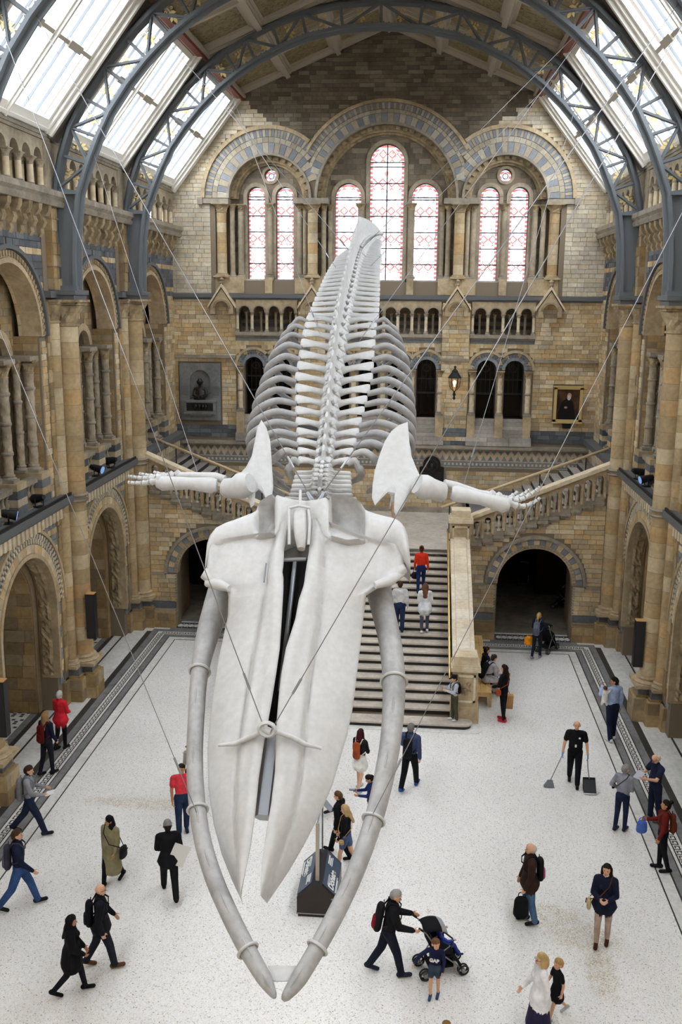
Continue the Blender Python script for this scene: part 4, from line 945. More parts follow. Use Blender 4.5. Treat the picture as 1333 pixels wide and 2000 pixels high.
# black band and pavement between the piers
for s in (-1,1):
    def R(a,b,y0=-8,y1=32.2): return [(min(s*a,s*b),max(s*a,s*b),y0,y1)]
    strip_floor('border_band',M['blackmarble'],R(7.77,7.95),.006)
    strip_floor('border_band',M['marble'],R(7.95,8.62),.005); strip_floor('border_line',M['blackmarble'],R(8.62,8.68),.006); strip_floor('border_band',M['marble'],R(8.68,8.95),.005)
    strip_floor('border_line',M['blackmarble'],R(8.95,9.1),.006); strip_floor('border_band',M['greymarble'],R(9.1,10.6),.005)
    t=MB(); w_=MB(); rr=random.Random(3)
    for y0 in (20.3,26.6):
        ya,yb_=y0+1.3,y0+5.0; w_.box(min(s*9.3,s*10.3),max(s*9.3,s*10.3),ya,yb_,0,.007); n=int((yb_-ya)/.12)
        for i in range(n):
            for j in range(8):
                if (i+2*j)%4==0 or (i+2*j)%4==1 and (j%2):
                    x=9.32+.122*j; t.box(min(s*x,s*(x+.1)),max(s*x,s*(x+.1)),ya+i*.12,ya+i*.12+.1,0,.009)
    w_.build('chequer_ground',M['marble'],floor); o=t.build('chequer_tesserae',M['blackmarble'],floor); o['kind']='stuff'
# Greek key: black fret along the white band
def key_unit(mb,fx):
    for (a0,a1,b0,b1) in ((0,.03,0,.17),(0,.16,.14,.17),(.13,.16,.05,.17),(.06,.16,.05,.08),(0,.2,0,.03)): fx(a0,a1,b0,b1)
mb=MB()
P_=.2
for s in (-1,1):
    y=13.0
    while y<BY+.5:
        def fx(a0,a1,b0,b1): mb.box(min(s*(7.31+b0),s*(7.31+b1)),max(s*(7.31+b0),s*(7.31+b1)),y+a0,y+a1,0,.0065)
        key_unit(mb,fx); y+=P_
    x=3.2
    while x<7.25:
        def fx(a0,a1,b0,b1): mb.box(min(s*(x+a0),s*(x+a1)),max(s*(x+a0),s*(x+a1)),BY+.57+b0,BY+.57+b1,0,.0065)
        key_unit(mb,fx); x+=P_
o=mb.build('greek_key_tesserae',M['blackmarble'],floor); o['kind']='stuff'
# thresholds in front of the stair arches
for s in (-1,1):
    strip_floor('threshold_band',M['greymarble'],[(min(s*4.2,s*7.2),max(s*4.2,s*7.2),32.45,33.5)],.006)
    strip_floor('threshold_band',M['blackmarble'],[(min(s*4.4,s*7.0),max(s*4.4,s*7.0),32.62,33.2)],.007)
    strip_floor('threshold_band',M['marble'],[(min(s*4.2,s*7.2),max(s*4.2,s*7.2),33.25,33.36)],.008)
    mb=MB()
    for i in range(13):
        x=4.52+i*.2
        for z in (0,): mb.prism([(s*(x+.09*math.cos(q*PI/4)),32.91+.16*math.sin(q*PI/4)) for q in range(8)],0,.009,'z')
        mb.box(min(s*(x+.09),s*(x+.11)),max(s*(x+.09),s*(x+.11)),32.68,33.14,0,.009)
    o=mb.build('threshold_mosaic',M['marble'],floor); o['kind']='stuff'
# ================================================================== staircase
flights={}
for s_ in (-1,1):
    flights[s_]=empty("wall_"+("stair_left" if s_<0 else "stair_right")); tag(flights[s_],"coursed stone wall with a round archway under the %s stair flight"%("left" if s_<0 else "right"),"wall",kind="structure")
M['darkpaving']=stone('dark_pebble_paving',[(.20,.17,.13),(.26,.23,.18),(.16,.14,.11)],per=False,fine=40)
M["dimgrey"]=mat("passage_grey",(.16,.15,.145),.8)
NR=21; ZL=3.05; Y0S,Y1S=25.5,32.8; RUN=(Y1S-Y0S)/(NR-1); RISE=ZL/NR; XS=2.68
stair=empty('staircase',(0,Y0S,0)); tag(stair,'broad central stone staircase splitting into two side flights','staircase',kind='structure')
SO=(0,Y0S,0)
tm=MB(); tm.box(-XS,XS,-.03,RUN+.06,-.05,0); tme=tm.mesh('tread',M['stair'])
nm_=MB(); nm_.box(-XS,XS,-.035,.03,-.055,.004); nme=nm_.mesh('nosing',M['stair'])
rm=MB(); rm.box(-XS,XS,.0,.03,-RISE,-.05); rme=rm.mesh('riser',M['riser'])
for i in range(NR):
    if i==0:
        b=MB(); pts=[(-3.25,-.4+.0)]
        pts=[(-XS-.3,-.35),(XS+.3,-.35)]+[(XS+.3+.25*math.sin(q*PI/10),-.1-.25*math.cos(q*PI/10)) for q in range(1,10)]+[(XS+.3,.15),(-XS-.3,.15)]+[(-XS-.3-.25*math.sin(q*PI/10),-.1+.25*math.cos(q*PI/10)) for q in range(1,10)]
        b.prism(pts,RISE-.05,RISE,'z'); st=b.build('step',M['stair'],stair)
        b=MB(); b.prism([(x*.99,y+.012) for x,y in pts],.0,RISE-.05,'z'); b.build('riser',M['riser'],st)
        b=MB(); b.prism([(x*1.09,y*1.5-.04) for x,y in pts],0,.012,'z'); b.build('border_slab',M['marble'],floor,loc=SO)
        continue
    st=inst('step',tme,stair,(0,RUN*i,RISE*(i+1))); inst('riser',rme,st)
b=MB(); b.box(-XS,XS,RUN*0,7.3,-.01,.02); 
b=MB(); pts=[(0.1,0)]
b.prism([(RUN*.5,0),(RUN*(NR-1),RISE*(NR-1)-.06),(RUN*(NR-1),0)],-XS-.6,XS+.6,'x'); b.build('stair_core',M['mortar'],stair)
# landing
b=MB(); b.box(-3.3,3.3,Y1S-Y0S,YB-Y0S,ZL-.3,ZL); b.build('landing_slab',M['stair'],stair)
b=MB(); b.box(-3.3,3.3,Y1S-Y0S+.3,Y1S-Y0S+.4,0,ZL-.1); b.build('landing_core',M['mortar'],stair)
for s in (-1,1):
    def SB(mb,n_,m_,par=stair,smooth=False):
        mb.s=s; mb.off=(0,Y0S,0); return mb.build(n_,m_,par,smooth)
    # sloping side wall of the central flight with pale coping
    yA,yB_=25.75,32.3
    zt=lambda y:1.0+(y-25.75)*(ZL+.72-1.0)/(32.3-25.75)
    mb=MB(); mb.prism([(yA,0),(yB_,0),(yB_,zt(yB_)),(yA,zt(yA))],2.72,3.28,'x'); SB(mb,'side_parapet_core',M['buff'])
    n=15
    for i in range(n):
        ya=yA+.45+(yB_-yA-.45)*i/n; yb_=yA+.45+(yB_-yA-.45)*(i+1)/n
        mb=MB(); mb.prism([(ya+.006,zt(ya)),(yb_-.006,zt(yb_)),(yb_-.006,zt(yb_)+.12),(ya+.006,zt(ya)+.12)],2.68,3.33,'x'); mb.prism([(ya+.006,zt(ya)+.12),(yb_-.006,zt(yb_)+.12),(yb_-.006,zt(yb_)+.17),(ya+.006,zt(ya)+.17)],2.8,3.2,'x'); SB(mb,'coping_stone',M['copingpale'])
    # newels
    def newel(y,z0,z1,sz=.34,x=3.02):
        mb=MB(); mb.box(x-sz,x+sz,y-sz,y+sz,z0,z1-.42); o=SB(mb,'newel',M['buff'])
        mb=MB(); mb.box(x-sz-.07,x+sz+.07,y-sz-.07,y+sz+.07,z1-.42,z1-.3); mb.box(x-sz-.03,x+sz+.03,y-sz-.03,y+sz+.03,z1-.3,z1-.24); mb.box(x-sz+.02,x+sz-.02,y-sz+.02,y+sz-.02,z1-.24,z1); SB(mb,'newel_cap',M['coping'],o)
        mb=MB(); mb.box(x-sz-.06,x+sz+.06,y-sz-.06,y+sz+.06,z0,z0+.42); mb.box(x-sz-.03,x+sz+.03,y-sz-.03,y+sz+.03,z0+.42,z0+.5); SB(mb,'newel_base',M['buff'],o)
        mb=MB(); p0,p1=z0+.62,z1-.52
        for (xa,xb,za,zb_) in ((x-sz+.06,x-sz+.12,p0,p1),(x+sz-.12,x+sz-.06,p0,p1),(x-sz+.06,x+sz-.06,p0,p0+.06),(x-sz+.06,x+sz-.06,p1-.06,p1)): mb.box(xa,xb,y-sz-.035,y-sz,za,zb_)
        SB(mb,'panel_frame',M['coping'],o)
        mb=MB(); c=(p0+p1)/2
        mb.tube([(x-.16,y-sz-.02,c+.0),(x-.02,y-sz-.04,c+.1),(x+.16,y-sz-.02,c-.08)],[.02,.07,.02],8); mb.tube([(x,y-sz-.03,c+.14),(x+.02,y-sz-.04,c-.18)],[.05,.04],8); mb.tube([(x-.1,y-sz-.02,c-.15),(x+.12,y-sz-.02,c+.18)],[.03,.05],8); SB(mb,'carved_beast',M['carved'],o,True)
    newel(26.0,0,1.95); newel(32.35,2.2,4.72)
    # brass handrail of the central flight
    mb=MB(); mb.tube([(2.6,26.2,1.1),(2.6,26.5,1.2),(2.6,32.2,zt(32.2)+.18-.25+.2),(2.6,32.5,zt(32.3)+.2)],.035,10); hr_=SB(mb,'brass_handrail',M['brass'],stair,True)
    for k in range(4):
        y_=26.8+k*1.75; z_=1.2+(y_-26.5)*(zt(32.2)+.13-1.2)/5.7; mb=MB(); mb.tube([(2.6,y_,z_),(2.66,y_,z_-.1),(2.72,y_,z_-.1)],.015,6); SB(mb,'rail_bracket',M['black'],hr_)
    # ------------------------------------------------ front wall under the side flight
    YF=32.95; CXA=5.68
    zl=lambda x:3.28+(x-3.4)*.385            # stepped line under the balustrade
    top=lambda x:zl(x)+.12
    mb=MB(); mb.prism([(3.3,-.1),(8.4,-.1),(8.4,5.25),(7.9,5.15),(3.3,3.2)],YF,YF+.45,'y',0,[arch_poly(CXA,1.3,1.98,-.03)]); SB(mb,'flight_wall_core',M['mortar'])
    H_=[Hole(CXA,1.3,1.98,0,.46,.03)]
    class Slope:
        def span(self,z):
            x=3.4+(z-3.25)/.385; return (2,x) if x>3.3 else None
    o=lambda z:(3.34,7.95) if z<3.3 else (3.4+(z-3.25)/.385,7.95)
    bl=lay(o,.9,5.0,H_,.168,.26,.58,.012,77)
    if s<0: bl=[(-b_,-a_,c_,d_) for a_,b_,c_,d_ in bl]
    place_blocks([(a_,b_,c_,d_) for a_,b_,c_,d_ in bl],flights[s],M['block'],YF,.03,single=150,seed=14)
    # arch of alternating stones
    def V(name,r0,r1,a0,a1,n,mats,**k):
        voussoirs(flights[s],name,s*CXA,1.98,r0,r1,a0,a1,n,mats,'y',**k)
    V('voussoir',1.42,1.64,YF-.06,YF+.1,23,[M['bluepale'],M['block']]); V('arch_roll',1.28,1.42,YF-.04,YF+.3,23,[M['buff'],M['buff']],gap=.004,own=False); V('hood_mould',1.64,1.75,YF-.14,YF+.05,24,[M['ledge']],gap=0,own=False)
    mb=MB()
    for k in range(36):
        t=PI*(k+.5)/36; x,z=s*CXA+1.35*math.cos(t),1.98+1.35*math.sin(t); mb.box(x-.04,x+.04,YF-.06,YF,z-.03,z+.03)
    for q in (-1,1):
        for k in range(9): x,z=s*CXA+q*1.35,.98+k*.11; mb.box(x-.04,x+.04,YF-.06,YF,z-.03,z+.03)
    o_=mb.build('arch_stud_row',M['ledge'],flights[s]); o_['kind']='stuff'
    mb=MB()
    for (xa,xb) in ((3.34,3.96),(7.42,7.95)): mb.box(s*xa if s>0 else -xb,s*xb if s>0 else -xa,YF-.1,YF+.02,1.9,1.98)
    mb.build('impost_string',M['ledge'],flights[s])
    for (xa,xb) in ((3.34,4.34),(7.0,8.4)):
        x0,x1=(xa,xb) if s>0 else (-xb,-xa)
        mb=MB(); mb.box(x0,x1,YF-.34,YF+.2,0,.58); mb.box(x0+.03,x1-.03,YF-.26,YF+.2,.58,.66); p_=mb.build('wall_plinth',M['pier'],flights[s])
        place_blocks(lay(lambda z:(x0,x1),0,.56,(),.28,.3,.5,.014,5),p_,M['pier'],YF-.34,.015,single=40,seed=2,var=.004)
        mb=MB(); mb.box(x0+.06,x1-.06,YF-.12,YF+.2,.66,.88); mb.build('plinth_blue_band',M['blue'],flights[s])
    # pier beside: passage jambs and vault
    x0,x1=(4.3,7.06)
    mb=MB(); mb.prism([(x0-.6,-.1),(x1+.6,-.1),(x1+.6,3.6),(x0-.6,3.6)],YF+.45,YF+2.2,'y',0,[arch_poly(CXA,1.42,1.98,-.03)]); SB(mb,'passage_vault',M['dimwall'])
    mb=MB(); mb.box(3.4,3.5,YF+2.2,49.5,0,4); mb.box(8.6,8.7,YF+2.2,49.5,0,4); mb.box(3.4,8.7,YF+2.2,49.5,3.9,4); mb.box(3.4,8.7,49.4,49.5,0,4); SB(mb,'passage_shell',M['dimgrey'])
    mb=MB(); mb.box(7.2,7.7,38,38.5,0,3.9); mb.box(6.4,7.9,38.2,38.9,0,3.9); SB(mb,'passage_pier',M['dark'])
    strip_floor('passage_paving',M['darkpaving'],[(min(s*3.5,s*8.6),max(s*3.5,s*8.6),33.5,49.4)],.004)
    strip_floor('passage_band',M['greymarble'],[(min(s*3.5,s*8.6),max(s*3.5,s*8.6),38.2,39.6)],.006)
    # ------------------------------------------------ balustrade of the side flight
    xa,xb=3.38,7.92; cop=lambda x:4.30+(x-3.45)*.42
    z_b=lambda x:zl(x)+.16
    NB=12; pitch=(xb-xa-.1)/NB; hs=[]
    for i in range(NB):
        c=xa+.05+pitch*(i+.5); zb_=z_b(c)+.1; zt_=cop(c)-.2; r=.115
        hs.append(arch_poly(c,r,zt_-r,zb_,10))
    mb=MB(); mb.prism([(xa,z_b(xa)-.08),(xb,z_b(xb)-.08),(xb,cop(xb)-.02),(xa,cop(xa)-.02)],YF-.04,YF+.34,'y',0,hs); bal=SB(mb,'balustrade',M['buff'])
    mb=MB(); mb.prism([(xa-.1,cop(xa-.1)-.04),(xb+.1,cop(xb+.1)-.04),(xb+.1,cop(xb+.1)+.1),(xa-.1,cop(xa-.1)+.1)],YF-.16,YF+.32,'y'); SB(mb,'balustrade_coping',M['coping'],bal)
    for i in range(NB):
        c=xa+.05+pitch*(i+.5); zb_=z_b(c)+.06; h=cop(c)-.3-zb_
        inst('baluster',baluster_mesh(h,'ringbuff'),bal,(s*c,YF-.02-Y0S,zb_))
        cc=c+pitch/2
        mb=MB(); mb.lathe([(.045,z_b(cc)-.0),(.045,z_b(cc)+.06),(.032,z_b(cc)+.1),(.032,cop(cc)-.36),(.05,cop(cc)-.3),(.05,cop(cc)-.26)],cc,YF-.07,8); SB(mb,'colonnette',M['buff'],bal)
        # stepped corbel stones below
        x0_=c-pitch/2; zz=zl(c)
        mb=MB(); mb.box(x0_,x0_+pitch,YF-.14,YF+.3,zz-.05,zz+.04); mb.box(x0_+.03,x0_+pitch,YF-.09,YF+.3,zz-.14,zz-.05); mb.box(x0_,x0_+pitch,YF-.05,YF+.3,zz+.04,zz+.3); SB(mb,'step_end',M['ledge'])
    # ------------------------------------------------ treads of the side flight
    NS=14; xr=3.25; rr_=(8.3-xr)/NS; rs_=(6.15-.95-ZL)/NS
    for i in range(NS):
        x=xr+rr_*i; z=ZL+rs_*(i+1)
        mb=MB(); mb.box(x,x+rr_+.02,YF+.2,YB-.05,z-.5,z); st=SB(mb,'flight_step',M['greystep'])
        mb=MB(); mb.box(x-.012,x+.0,YF+.2,YB-.05,z-rs_,z-.012); SB(mb,'riser',M['nosing'],st)
    mb=MB(); mb.box(8.3,9.4,YF+.2,YB,ZL+rs_*NS-.4,ZL+rs_*NS); SB(mb,'flight_landing',M['greystep'])
    # handrail at mid-width
    yh=36.0; zh=lambda x:3.99+(x-2.49)*.393
    mb=MB(); mb.tube([(2.45,yh,zh(2.45)),(3.0,yh,zh(3.0)),(8.55,yh,zh(8.55))],.055,10); hh_=SB(mb,'flight_handrail',M['rail'],stair,True)
    for k in range(4):
        x=2.75+k*1.65; zz=ZL+max(0,math.ceil((x-xr)/rr_))*rs_
        mb=MB(); mb.tube([(x,yh,zz),(x,yh,zh(x)-.03)],.022,8); mb.tube([(x,yh,zz+.28),(x+.0,yh-.2,zz+.02)],.016,6); mb.box(x-.02,x+.02,yh-.24,yh+.1,zz,zz+.03); SB(mb,'rail_post',M['black'],hh_)
# ================================================================== whale skeleton
def bone_mat(name, cols, lo=.86):
    m=mat(name,rough=.55,spec=.3); b=m.node_tree.nodes['Principled BSDF']
    g=nd(m,'ShaderNodeNewGeometry'); n=nd(m,'ShaderNodeTexNoise'); n.inputs['Scale'].default_value=1.6; n.inputs['Detail'].default_value=6; lk(m,g.outputs['Position'],n.inputs['Vector'])
    r=ramp(m,[(.3,cols[0]),(.5,cols[1]),(.7,cols[2])]); lk(m,n.outputs[0],r.inputs[0]); s=noise_tint(m,r.outputs[0],12,lo,1.05); lk(m,s,b.inputs['Base Color']); bump(m,30,.1,.008); return m
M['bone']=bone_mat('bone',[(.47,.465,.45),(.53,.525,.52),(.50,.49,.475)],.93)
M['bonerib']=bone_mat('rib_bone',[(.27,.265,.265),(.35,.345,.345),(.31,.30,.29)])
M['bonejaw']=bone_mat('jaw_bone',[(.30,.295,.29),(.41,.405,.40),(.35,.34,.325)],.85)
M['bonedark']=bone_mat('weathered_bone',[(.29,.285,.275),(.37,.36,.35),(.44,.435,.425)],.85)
WO=Vector((0,14.6,0))
whale=empty('whale_skeleton',WO); tag(whale,'huge pale whale skeleton hanging head-down above the hall','skeleton')
def wb(mb,name,m,par=None,smooth=True,autos=50):
    mb.off=tuple(WO); return mb.build(name,m,par or whale,smooth,autos)
# ---- spine
CT=[(.03,14.25,8.20),(.02,14.8,8.48),(.0,15.4,8.80),(-.02,16.4,9.33),(-.04,17.2,9.80),(-.05,18.2,10.40),(-.06,19.4,11.08),(-.08,21.8,11.85),(-.12,24.3,12.45),(-.1,27.5,13.0),(.1,31,13.5),(.3,33.5,13.8)]
def catmull(P,n=24):
    out=[]; P=[Vector(p) for p in P]
    for i in range(1,len(P)-2):
        for k in range(n):
            t=k/n; a,b,c,d=P[i-1],P[i],P[i+1],P[i+2]
            out.append(.5*((2*b)+(c-a)*t+(2*a-5*b+4*c-d)*t*t+(3*b-a-3*c+d)*t**3))
    out.append(P[-2]); return out
SPN=catmull(CT); SL_=[0]
for a,b in zip(SPN,SPN[1:]): SL_.append(SL_[-1]+(b-a).length)
def spine_at(s):
    i=int(np.searchsorted(SL_,s)); i=min(max(i,1),len(SPN)-1); t=(s-SL_[i-1])/(SL_[i]-SL_[i-1]); p=SPN[i-1].lerp(SPN[i],t); T=(SPN[min(i+1,len(SPN)-1)]-SPN[max(i-2,0)]).normalized()
    X_=Vector((1,0,0)); X_=(X_-T*X_.dot(T)).normalized(); N_=X_.cross(T).normalized()
    return p,X_,T,N_
def loc(fr,x,t,n): p,X_,T,N_=fr; return p+X_*x+T*t+N_*n
def ellipse_ring(fr,x,t,n,hw,th,seg=10):
    return [loc(fr,x,t+hw*math.cos(2*PI*k/seg),n+th*math.sin(2*PI*k/seg)) for k in range(seg)]
ribs_from=[]
def vertebra(s,L,w,hs,cr,kind):
    fr=spine_at(s); mb=MB()
    # centrum along the spine
    rings=[]
    for t,f in ((-.46,.92),(-.42,1.0),(-.2,.86),(.2,.86),(.42,1.0),(.46,.92)):
        rings.append([loc(fr,cr*f*math.cos(2*PI*k/12),t*L,cr*f*.9*math.sin(2*PI*k/12)) for k in range(12)])
    mb.rings(rings)
    if hs>.04:     # neural arch and spine, leaning tailwards
        rings=[]
        for q,(hw,th) in enumerate(((.42,.13),(.34,.07),(.26,.035),(.30,.03),(.34,.035),(.30,.02))):
            u=[0,.18,.35,.65,.92,1][q]; n=cr*.7+hs*u; t=.10*L+.35*hs*u
            rings.append([loc(fr,th*math.cos(2*PI*k/10),t+hw*L*math.sin(2*PI*k/10),n) for k in range(10)])
        mb.rings(rings)
        for sg in (-1,1):   # articular facets
            mb.tube([loc(fr,sg*.06,-.1*L,cr*.9),loc(fr,sg*.10,-.5*L,cr*1.05+hs*.12),loc(fr,sg*.09,-.72*L,cr*1.0+hs*.16)],[.05,.045,.02],6)
    for sg in (-1,1):
        if w<cr*1.15: continue
        rings=[]; W=w-cr*.6
        if kind=='c': st=((0,.30,.08),(.4,.26,.06),(.75,.34,.06),(.95,.30,.05),(1,.12,.02))
        else: st=((0,.30,.075),(.22,.20,.055),(.45,.20,.045),(.7,.30,.04),(.9,.40,.04),(.985,.36,.035),(1.0,.2,.015))
        for u,hw,th in st:
            rings.append(ellipse_ring(fr,sg*(cr*.6+W*u),(.10 if kind!='c' else -.05)*L+.26*W*u*u,.02+(.06*math.sin(u*3) if kind=='t' else -.06*u*u),hw*L,th))
        mb.rings(rings)
    return wb(mb,'vertebra',M['bonedark'] if kind=='c' and s<.4 else M['bone']),fr
s=.12; info=[]
for i in range(7):
    L=.115; vertebra(s,L,.52-.01*i if i else .58,.10 if i!=1 else .24,.2,'c'); s+=L
for i in range(15):
    L=.24+.12*min(1,i/9); w=.44+.28*min(1,i/8); hs=.20+.32*min(1,i/11)
    _,fr=vertebra(s+L/2,L,w,hs,.17+.03*i/14,'t'); info.append((fr,w,i)); s+=L
for i in range(15):
    L=.37; vertebra(s+L/2,L,.73-.010*i,.58+.16*i/14,.2,'l'); s+=L
for i in range(24):
    L=.36*(1-i/24)**.6*.9+.06; f=1-i/24; w=.55*f**1.1+.05; vertebra(s+L/2,L,w if i<14 else .05,(.80*f+.02),.2*f**.6+.03,'l')
    if i<12:
        fr=spine_at(s); mb=MB()
        for sg in (-1,1): mb.tube([loc(fr,sg*.07,0,-.2*f-.05),loc(fr,sg*.03,.06,-.35*f-.1),loc(fr,0,.12,-.55*f-.12)],[.03,.035,.05],6)
        wb(mb,'chevron_bone',M['bone'])
    s+=L
# ---- ribs
for fr,w,i in info:
    q=i/14; A=[.62,1.0,1.25,1.4,1.46,1.48,1.48,1.47,1.45,1.42,1.38,1.33,1.27,1.2,1.1][i]; Dp=[.7,1.15,1.5,1.75,1.9,1.95,1.95,1.9,1.85,1.8,1.7,1.6,1.45,1.25,.95][i]
    for sg in (-1,1):
        sw=.55 if i>2 else .3
        pts=[(w-.04,.02,.03),(w+(A-w)*.35,.05,.08-.0*q),(w+(A-w)*.7,.10*sw,-.06),(A*.97,.2*sw,-.30*Dp/1.9),(A,.42*sw,-.6*Dp/1.9),(A*.97,.75*sw,-1.0*Dp/1.9),(A*.86,1.05*sw,-1.4*Dp/1.9),(A*.68,1.3*sw,-1.75*Dp/1.9)]
        P=catmull([loc(fr,sg*(p[0]-.1),p[1],p[2]) for p in pts[:1]]+[loc(fr,sg*p[0],p[1],p[2]) for p in pts]+[loc(fr,sg*pts[-1][0]*.9,pts[-1][1]+.1,pts[-1][2]-.15)],4)
        n=len(P); r0=.066 if i<12 else .052
        R=[r0*(.75+.5*math.sin(min(1,k/n*1.25)*PI*.8))*(1-.45*max(0,(k/n-.7)/.3)) for k in range(n)]
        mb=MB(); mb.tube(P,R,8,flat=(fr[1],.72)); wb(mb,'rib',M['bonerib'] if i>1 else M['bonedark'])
# steel spine rod and uprights
mb=MB(); mb.tube([SPN[k]-Vector((0,0,.05)) for k in range(0,len(SPN),8)],.05,8); wb(mb,'steel_armature',M['steel'])
# ---- skull surfaces: two tilted planes of the head
def plane_from(pa,pb):
    e2=Vector((0,pb.y-pa.y,pb.z-pa.z)).normalized(); nrm=Vector((1,0,0)).cross(e2); nrm=nrm if nrm.z>0 else -nrm
    return pa,nrm
def on_plane(pl,u,v,h=0):
    o,nrm=pl; r=Vector(RW@np.array([u-666.5,v-1000,F_PX])); c=Vector((X_CAM,0,H_CAM)); t=(o-c).dot(nrm)/r.dot(nrm); return c+r*t+nrm*h
SK=plane_from(at_y(590,985,14.25),at_y(505,1755,10.15)); JW=plane_from(at_y(600,1150,14.05),at_y(545,1950,9.25))
def half(rows,side_,hgt,thick,name,m):
    """rows: (v, inner u, outer u); hgt(f,row fraction)-> height above the skull plane"""
    # densify
    vs=[r[0] for r in rows]; n=34; V=np.linspace(vs[0],vs[-1],n); V=sorted(set(list(V)+vs)); K=30; top=[];bot=[]
    for v in V:
        a=np.interp(v,vs,[r[1] for r in rows]); b=np.interp(v,vs,[r[2] for r in rows]); fr_=(v-vs[0])/(vs[-1]-vs[0]); va=v; 
        tr=[];br=[]
        for k in range(K+1):
            f=k/K; u=a+(b-a)*f; dv=-14*f*(1-f)*0
            h=hgt(f,fr_,v,abs(b-a)); e=1-max(abs(2*f-1),0)**6
            tr.append(on_plane(SK,u,va+dv,h)); br.append(on_plane(SK,u,va+dv,h-thick*(.15+.85*e)))
        top.append(tr);bot.append(br)
    rings=[t+list(reversed(b)) for t,b in zip(top,bot)]
    mb=MB(); mb.rings(rings); return wb(mb,name,m,None,True,70)
def hgt(f,fr_,v,wpx):
    ridge=.06*math.exp(-((f*wpx-12)/14.)**2); bw=np.interp(v,[1040,1090,1150,1281,1400,1600,1756],[16,24,32,50,52,40,10]); gf=min(.55,bw/max(wpx,1)); q_=gf; step=.085/(1+math.exp(min(40,(f-gf)*wpx/2.2))); groove=step-.045*math.exp(-(((f-gf)*wpx-4)/3.)**2)
    fall=-.34*f**2.2*(1 if v>1180 else max(.12,(v-1060)/160)); 
    lip=.10*math.exp(-((f-.96)/.07)**2) if v<1170 else 0
    return .12+ridge+groove+fall+lip
LROWS=[(1036,566,534),(1052,564,520),(1064,563,440),(1070,562,414),(1090,558,408),(1118,557,405),(1132,555,404),(1143,557,420),(1152,557,444),(1165,557,446),(1220,554,434),(1281,550,421),(1330,543,413),(1380,535,407),(1426,527,402),(1455,521,400),(1530,510,402),(1600,503,412),(1660,495,428),(1710,485,448),(1748,476,466),(1756,473,470)]
RROWS=[(1030,612,640),(1050,611,690),(1066,609,740),(1076,608,780),(1095,606,791),(1112,603,789),(1125,601,783),(1138,599,765),(1148,598,738),(1160,596,716),(1186,587,710),(1224,580,706),(1281,562,699),(1330,553,693),(1376,548,687),(1426,544,676),(1455,543,667),(1520,541,648),(1580,534,622),(1640,524,591),(1690,517,562),(1735,514,533),(1756,513,518)]
half(LROWS,-1,hgt,.16,'rostrum_half',M['bone']); half(RROWS,1,hgt,.16,'rostrum_half',M['bone'])
# vertex and occipital crest
def sk(u,v,h=0): return on_plane(SK,u,v,h)
mb=MB(); rows=[]
for v,a,b,h in ((1022,577,604,.32),(1050,576,604,.34),(1075,580,602,.30),(1088,584,599,.22)): rows.append([sk((a+b)/2+(b-a)/2*math.cos(2*PI*k/12),v,h+.06*math.sin(2*PI*k/12)) for k in range(12)])
mb.rings(rows); wb(mb,'nasal_bone',M['bone'])
for ua,ub in ((566,572),(606,612)):
    mb=MB(); mb.tube([sk(ua+ (4 if ua<590 else 0),1018,.36),sk(ub-2,1050,.40),sk(ub-3 if ua<590 else ua,1085,.30)],.022,8); wb(mb,'steel_bracket',M['bone'])
mb=MB(); mb.tube([sk(570,1020,.38),sk(589,1018,.41),sk(610,1020,.38)],.022,8); mb.tube([sk(591,985,.36),sk(591,1018,.41)],.022,8); wb(mb,'steel_bracket',M['bone'])
TOP=[(403,1104),(405,1078),(412,1056),(425,1040),(445,1025),(470,1014),(500,1003),(520,992),(530,985),(540,982),(552,987),(575,993),(600,996),(625,993),(645,987),(665,984),(685,988),(705,997),(725,1004),(745,1010),(765,1018),(782,1030),(793,1045),(800,1066),(802,1098)]
BOT=[(403,1116),(408,1100),(416,1082),(440,1070),(470,1065),(500,1062),(530,1060),(550,1057),(575,1046),(600,1046),(625,1052),(645,1064),(680,1074),(710,1070),(735,1068),(760,1072),(778,1083),(790,1104),(802,1116)]
sm=lambda x,a,b:(lambda t:t*t*(3-2*t))(min(1,max(0,(x-a)/(b-a))))
def cranium():
    """crest, hollow temporal walls and squamosal wings as one surface"""
    us=sorted(set(list(np.linspace(403,802,74))+[536.,650.])); NW=16; rings=[]; dark=[]
    for u in us:
        t=np.interp(u,*zip(*TOP)); b=np.interp(u,*zip(*BOT)); half_=(b-t)/2*.0071
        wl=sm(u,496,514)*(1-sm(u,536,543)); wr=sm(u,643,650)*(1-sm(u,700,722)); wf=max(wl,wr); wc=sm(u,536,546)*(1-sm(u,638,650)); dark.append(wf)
        off=.10*math.exp(-((u-420)/25)**2)+.12*math.exp(-((u-786)/26)**2)
        f_=[];g_=[]
        for k in range(NW+1):
            w_=k/NW; bulge=math.sqrt(max(0,1-(2*w_-1)**2)); hw=half_*.95*bulge+off
            hf=.25-.34*math.sin(PI*min(1,w_*1.02))**.8*(.9 if wl>wr else 1)+.02*w_; hc=.24-.10*w_+.03*bulge
            h=hw*(1-wf)*(1-wc)+hf*wf*(1-wc)+hc*wc
            v=t+(b-t)*w_; f_.append(sk(u,v,h)); g_.append(sk(u,v,-.30-.1*bulge))
        rings.append(f_+list(reversed(g_)))
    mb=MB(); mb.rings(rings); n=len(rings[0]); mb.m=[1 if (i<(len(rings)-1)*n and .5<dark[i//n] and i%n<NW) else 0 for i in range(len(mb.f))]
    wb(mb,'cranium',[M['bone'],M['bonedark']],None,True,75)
cranium()
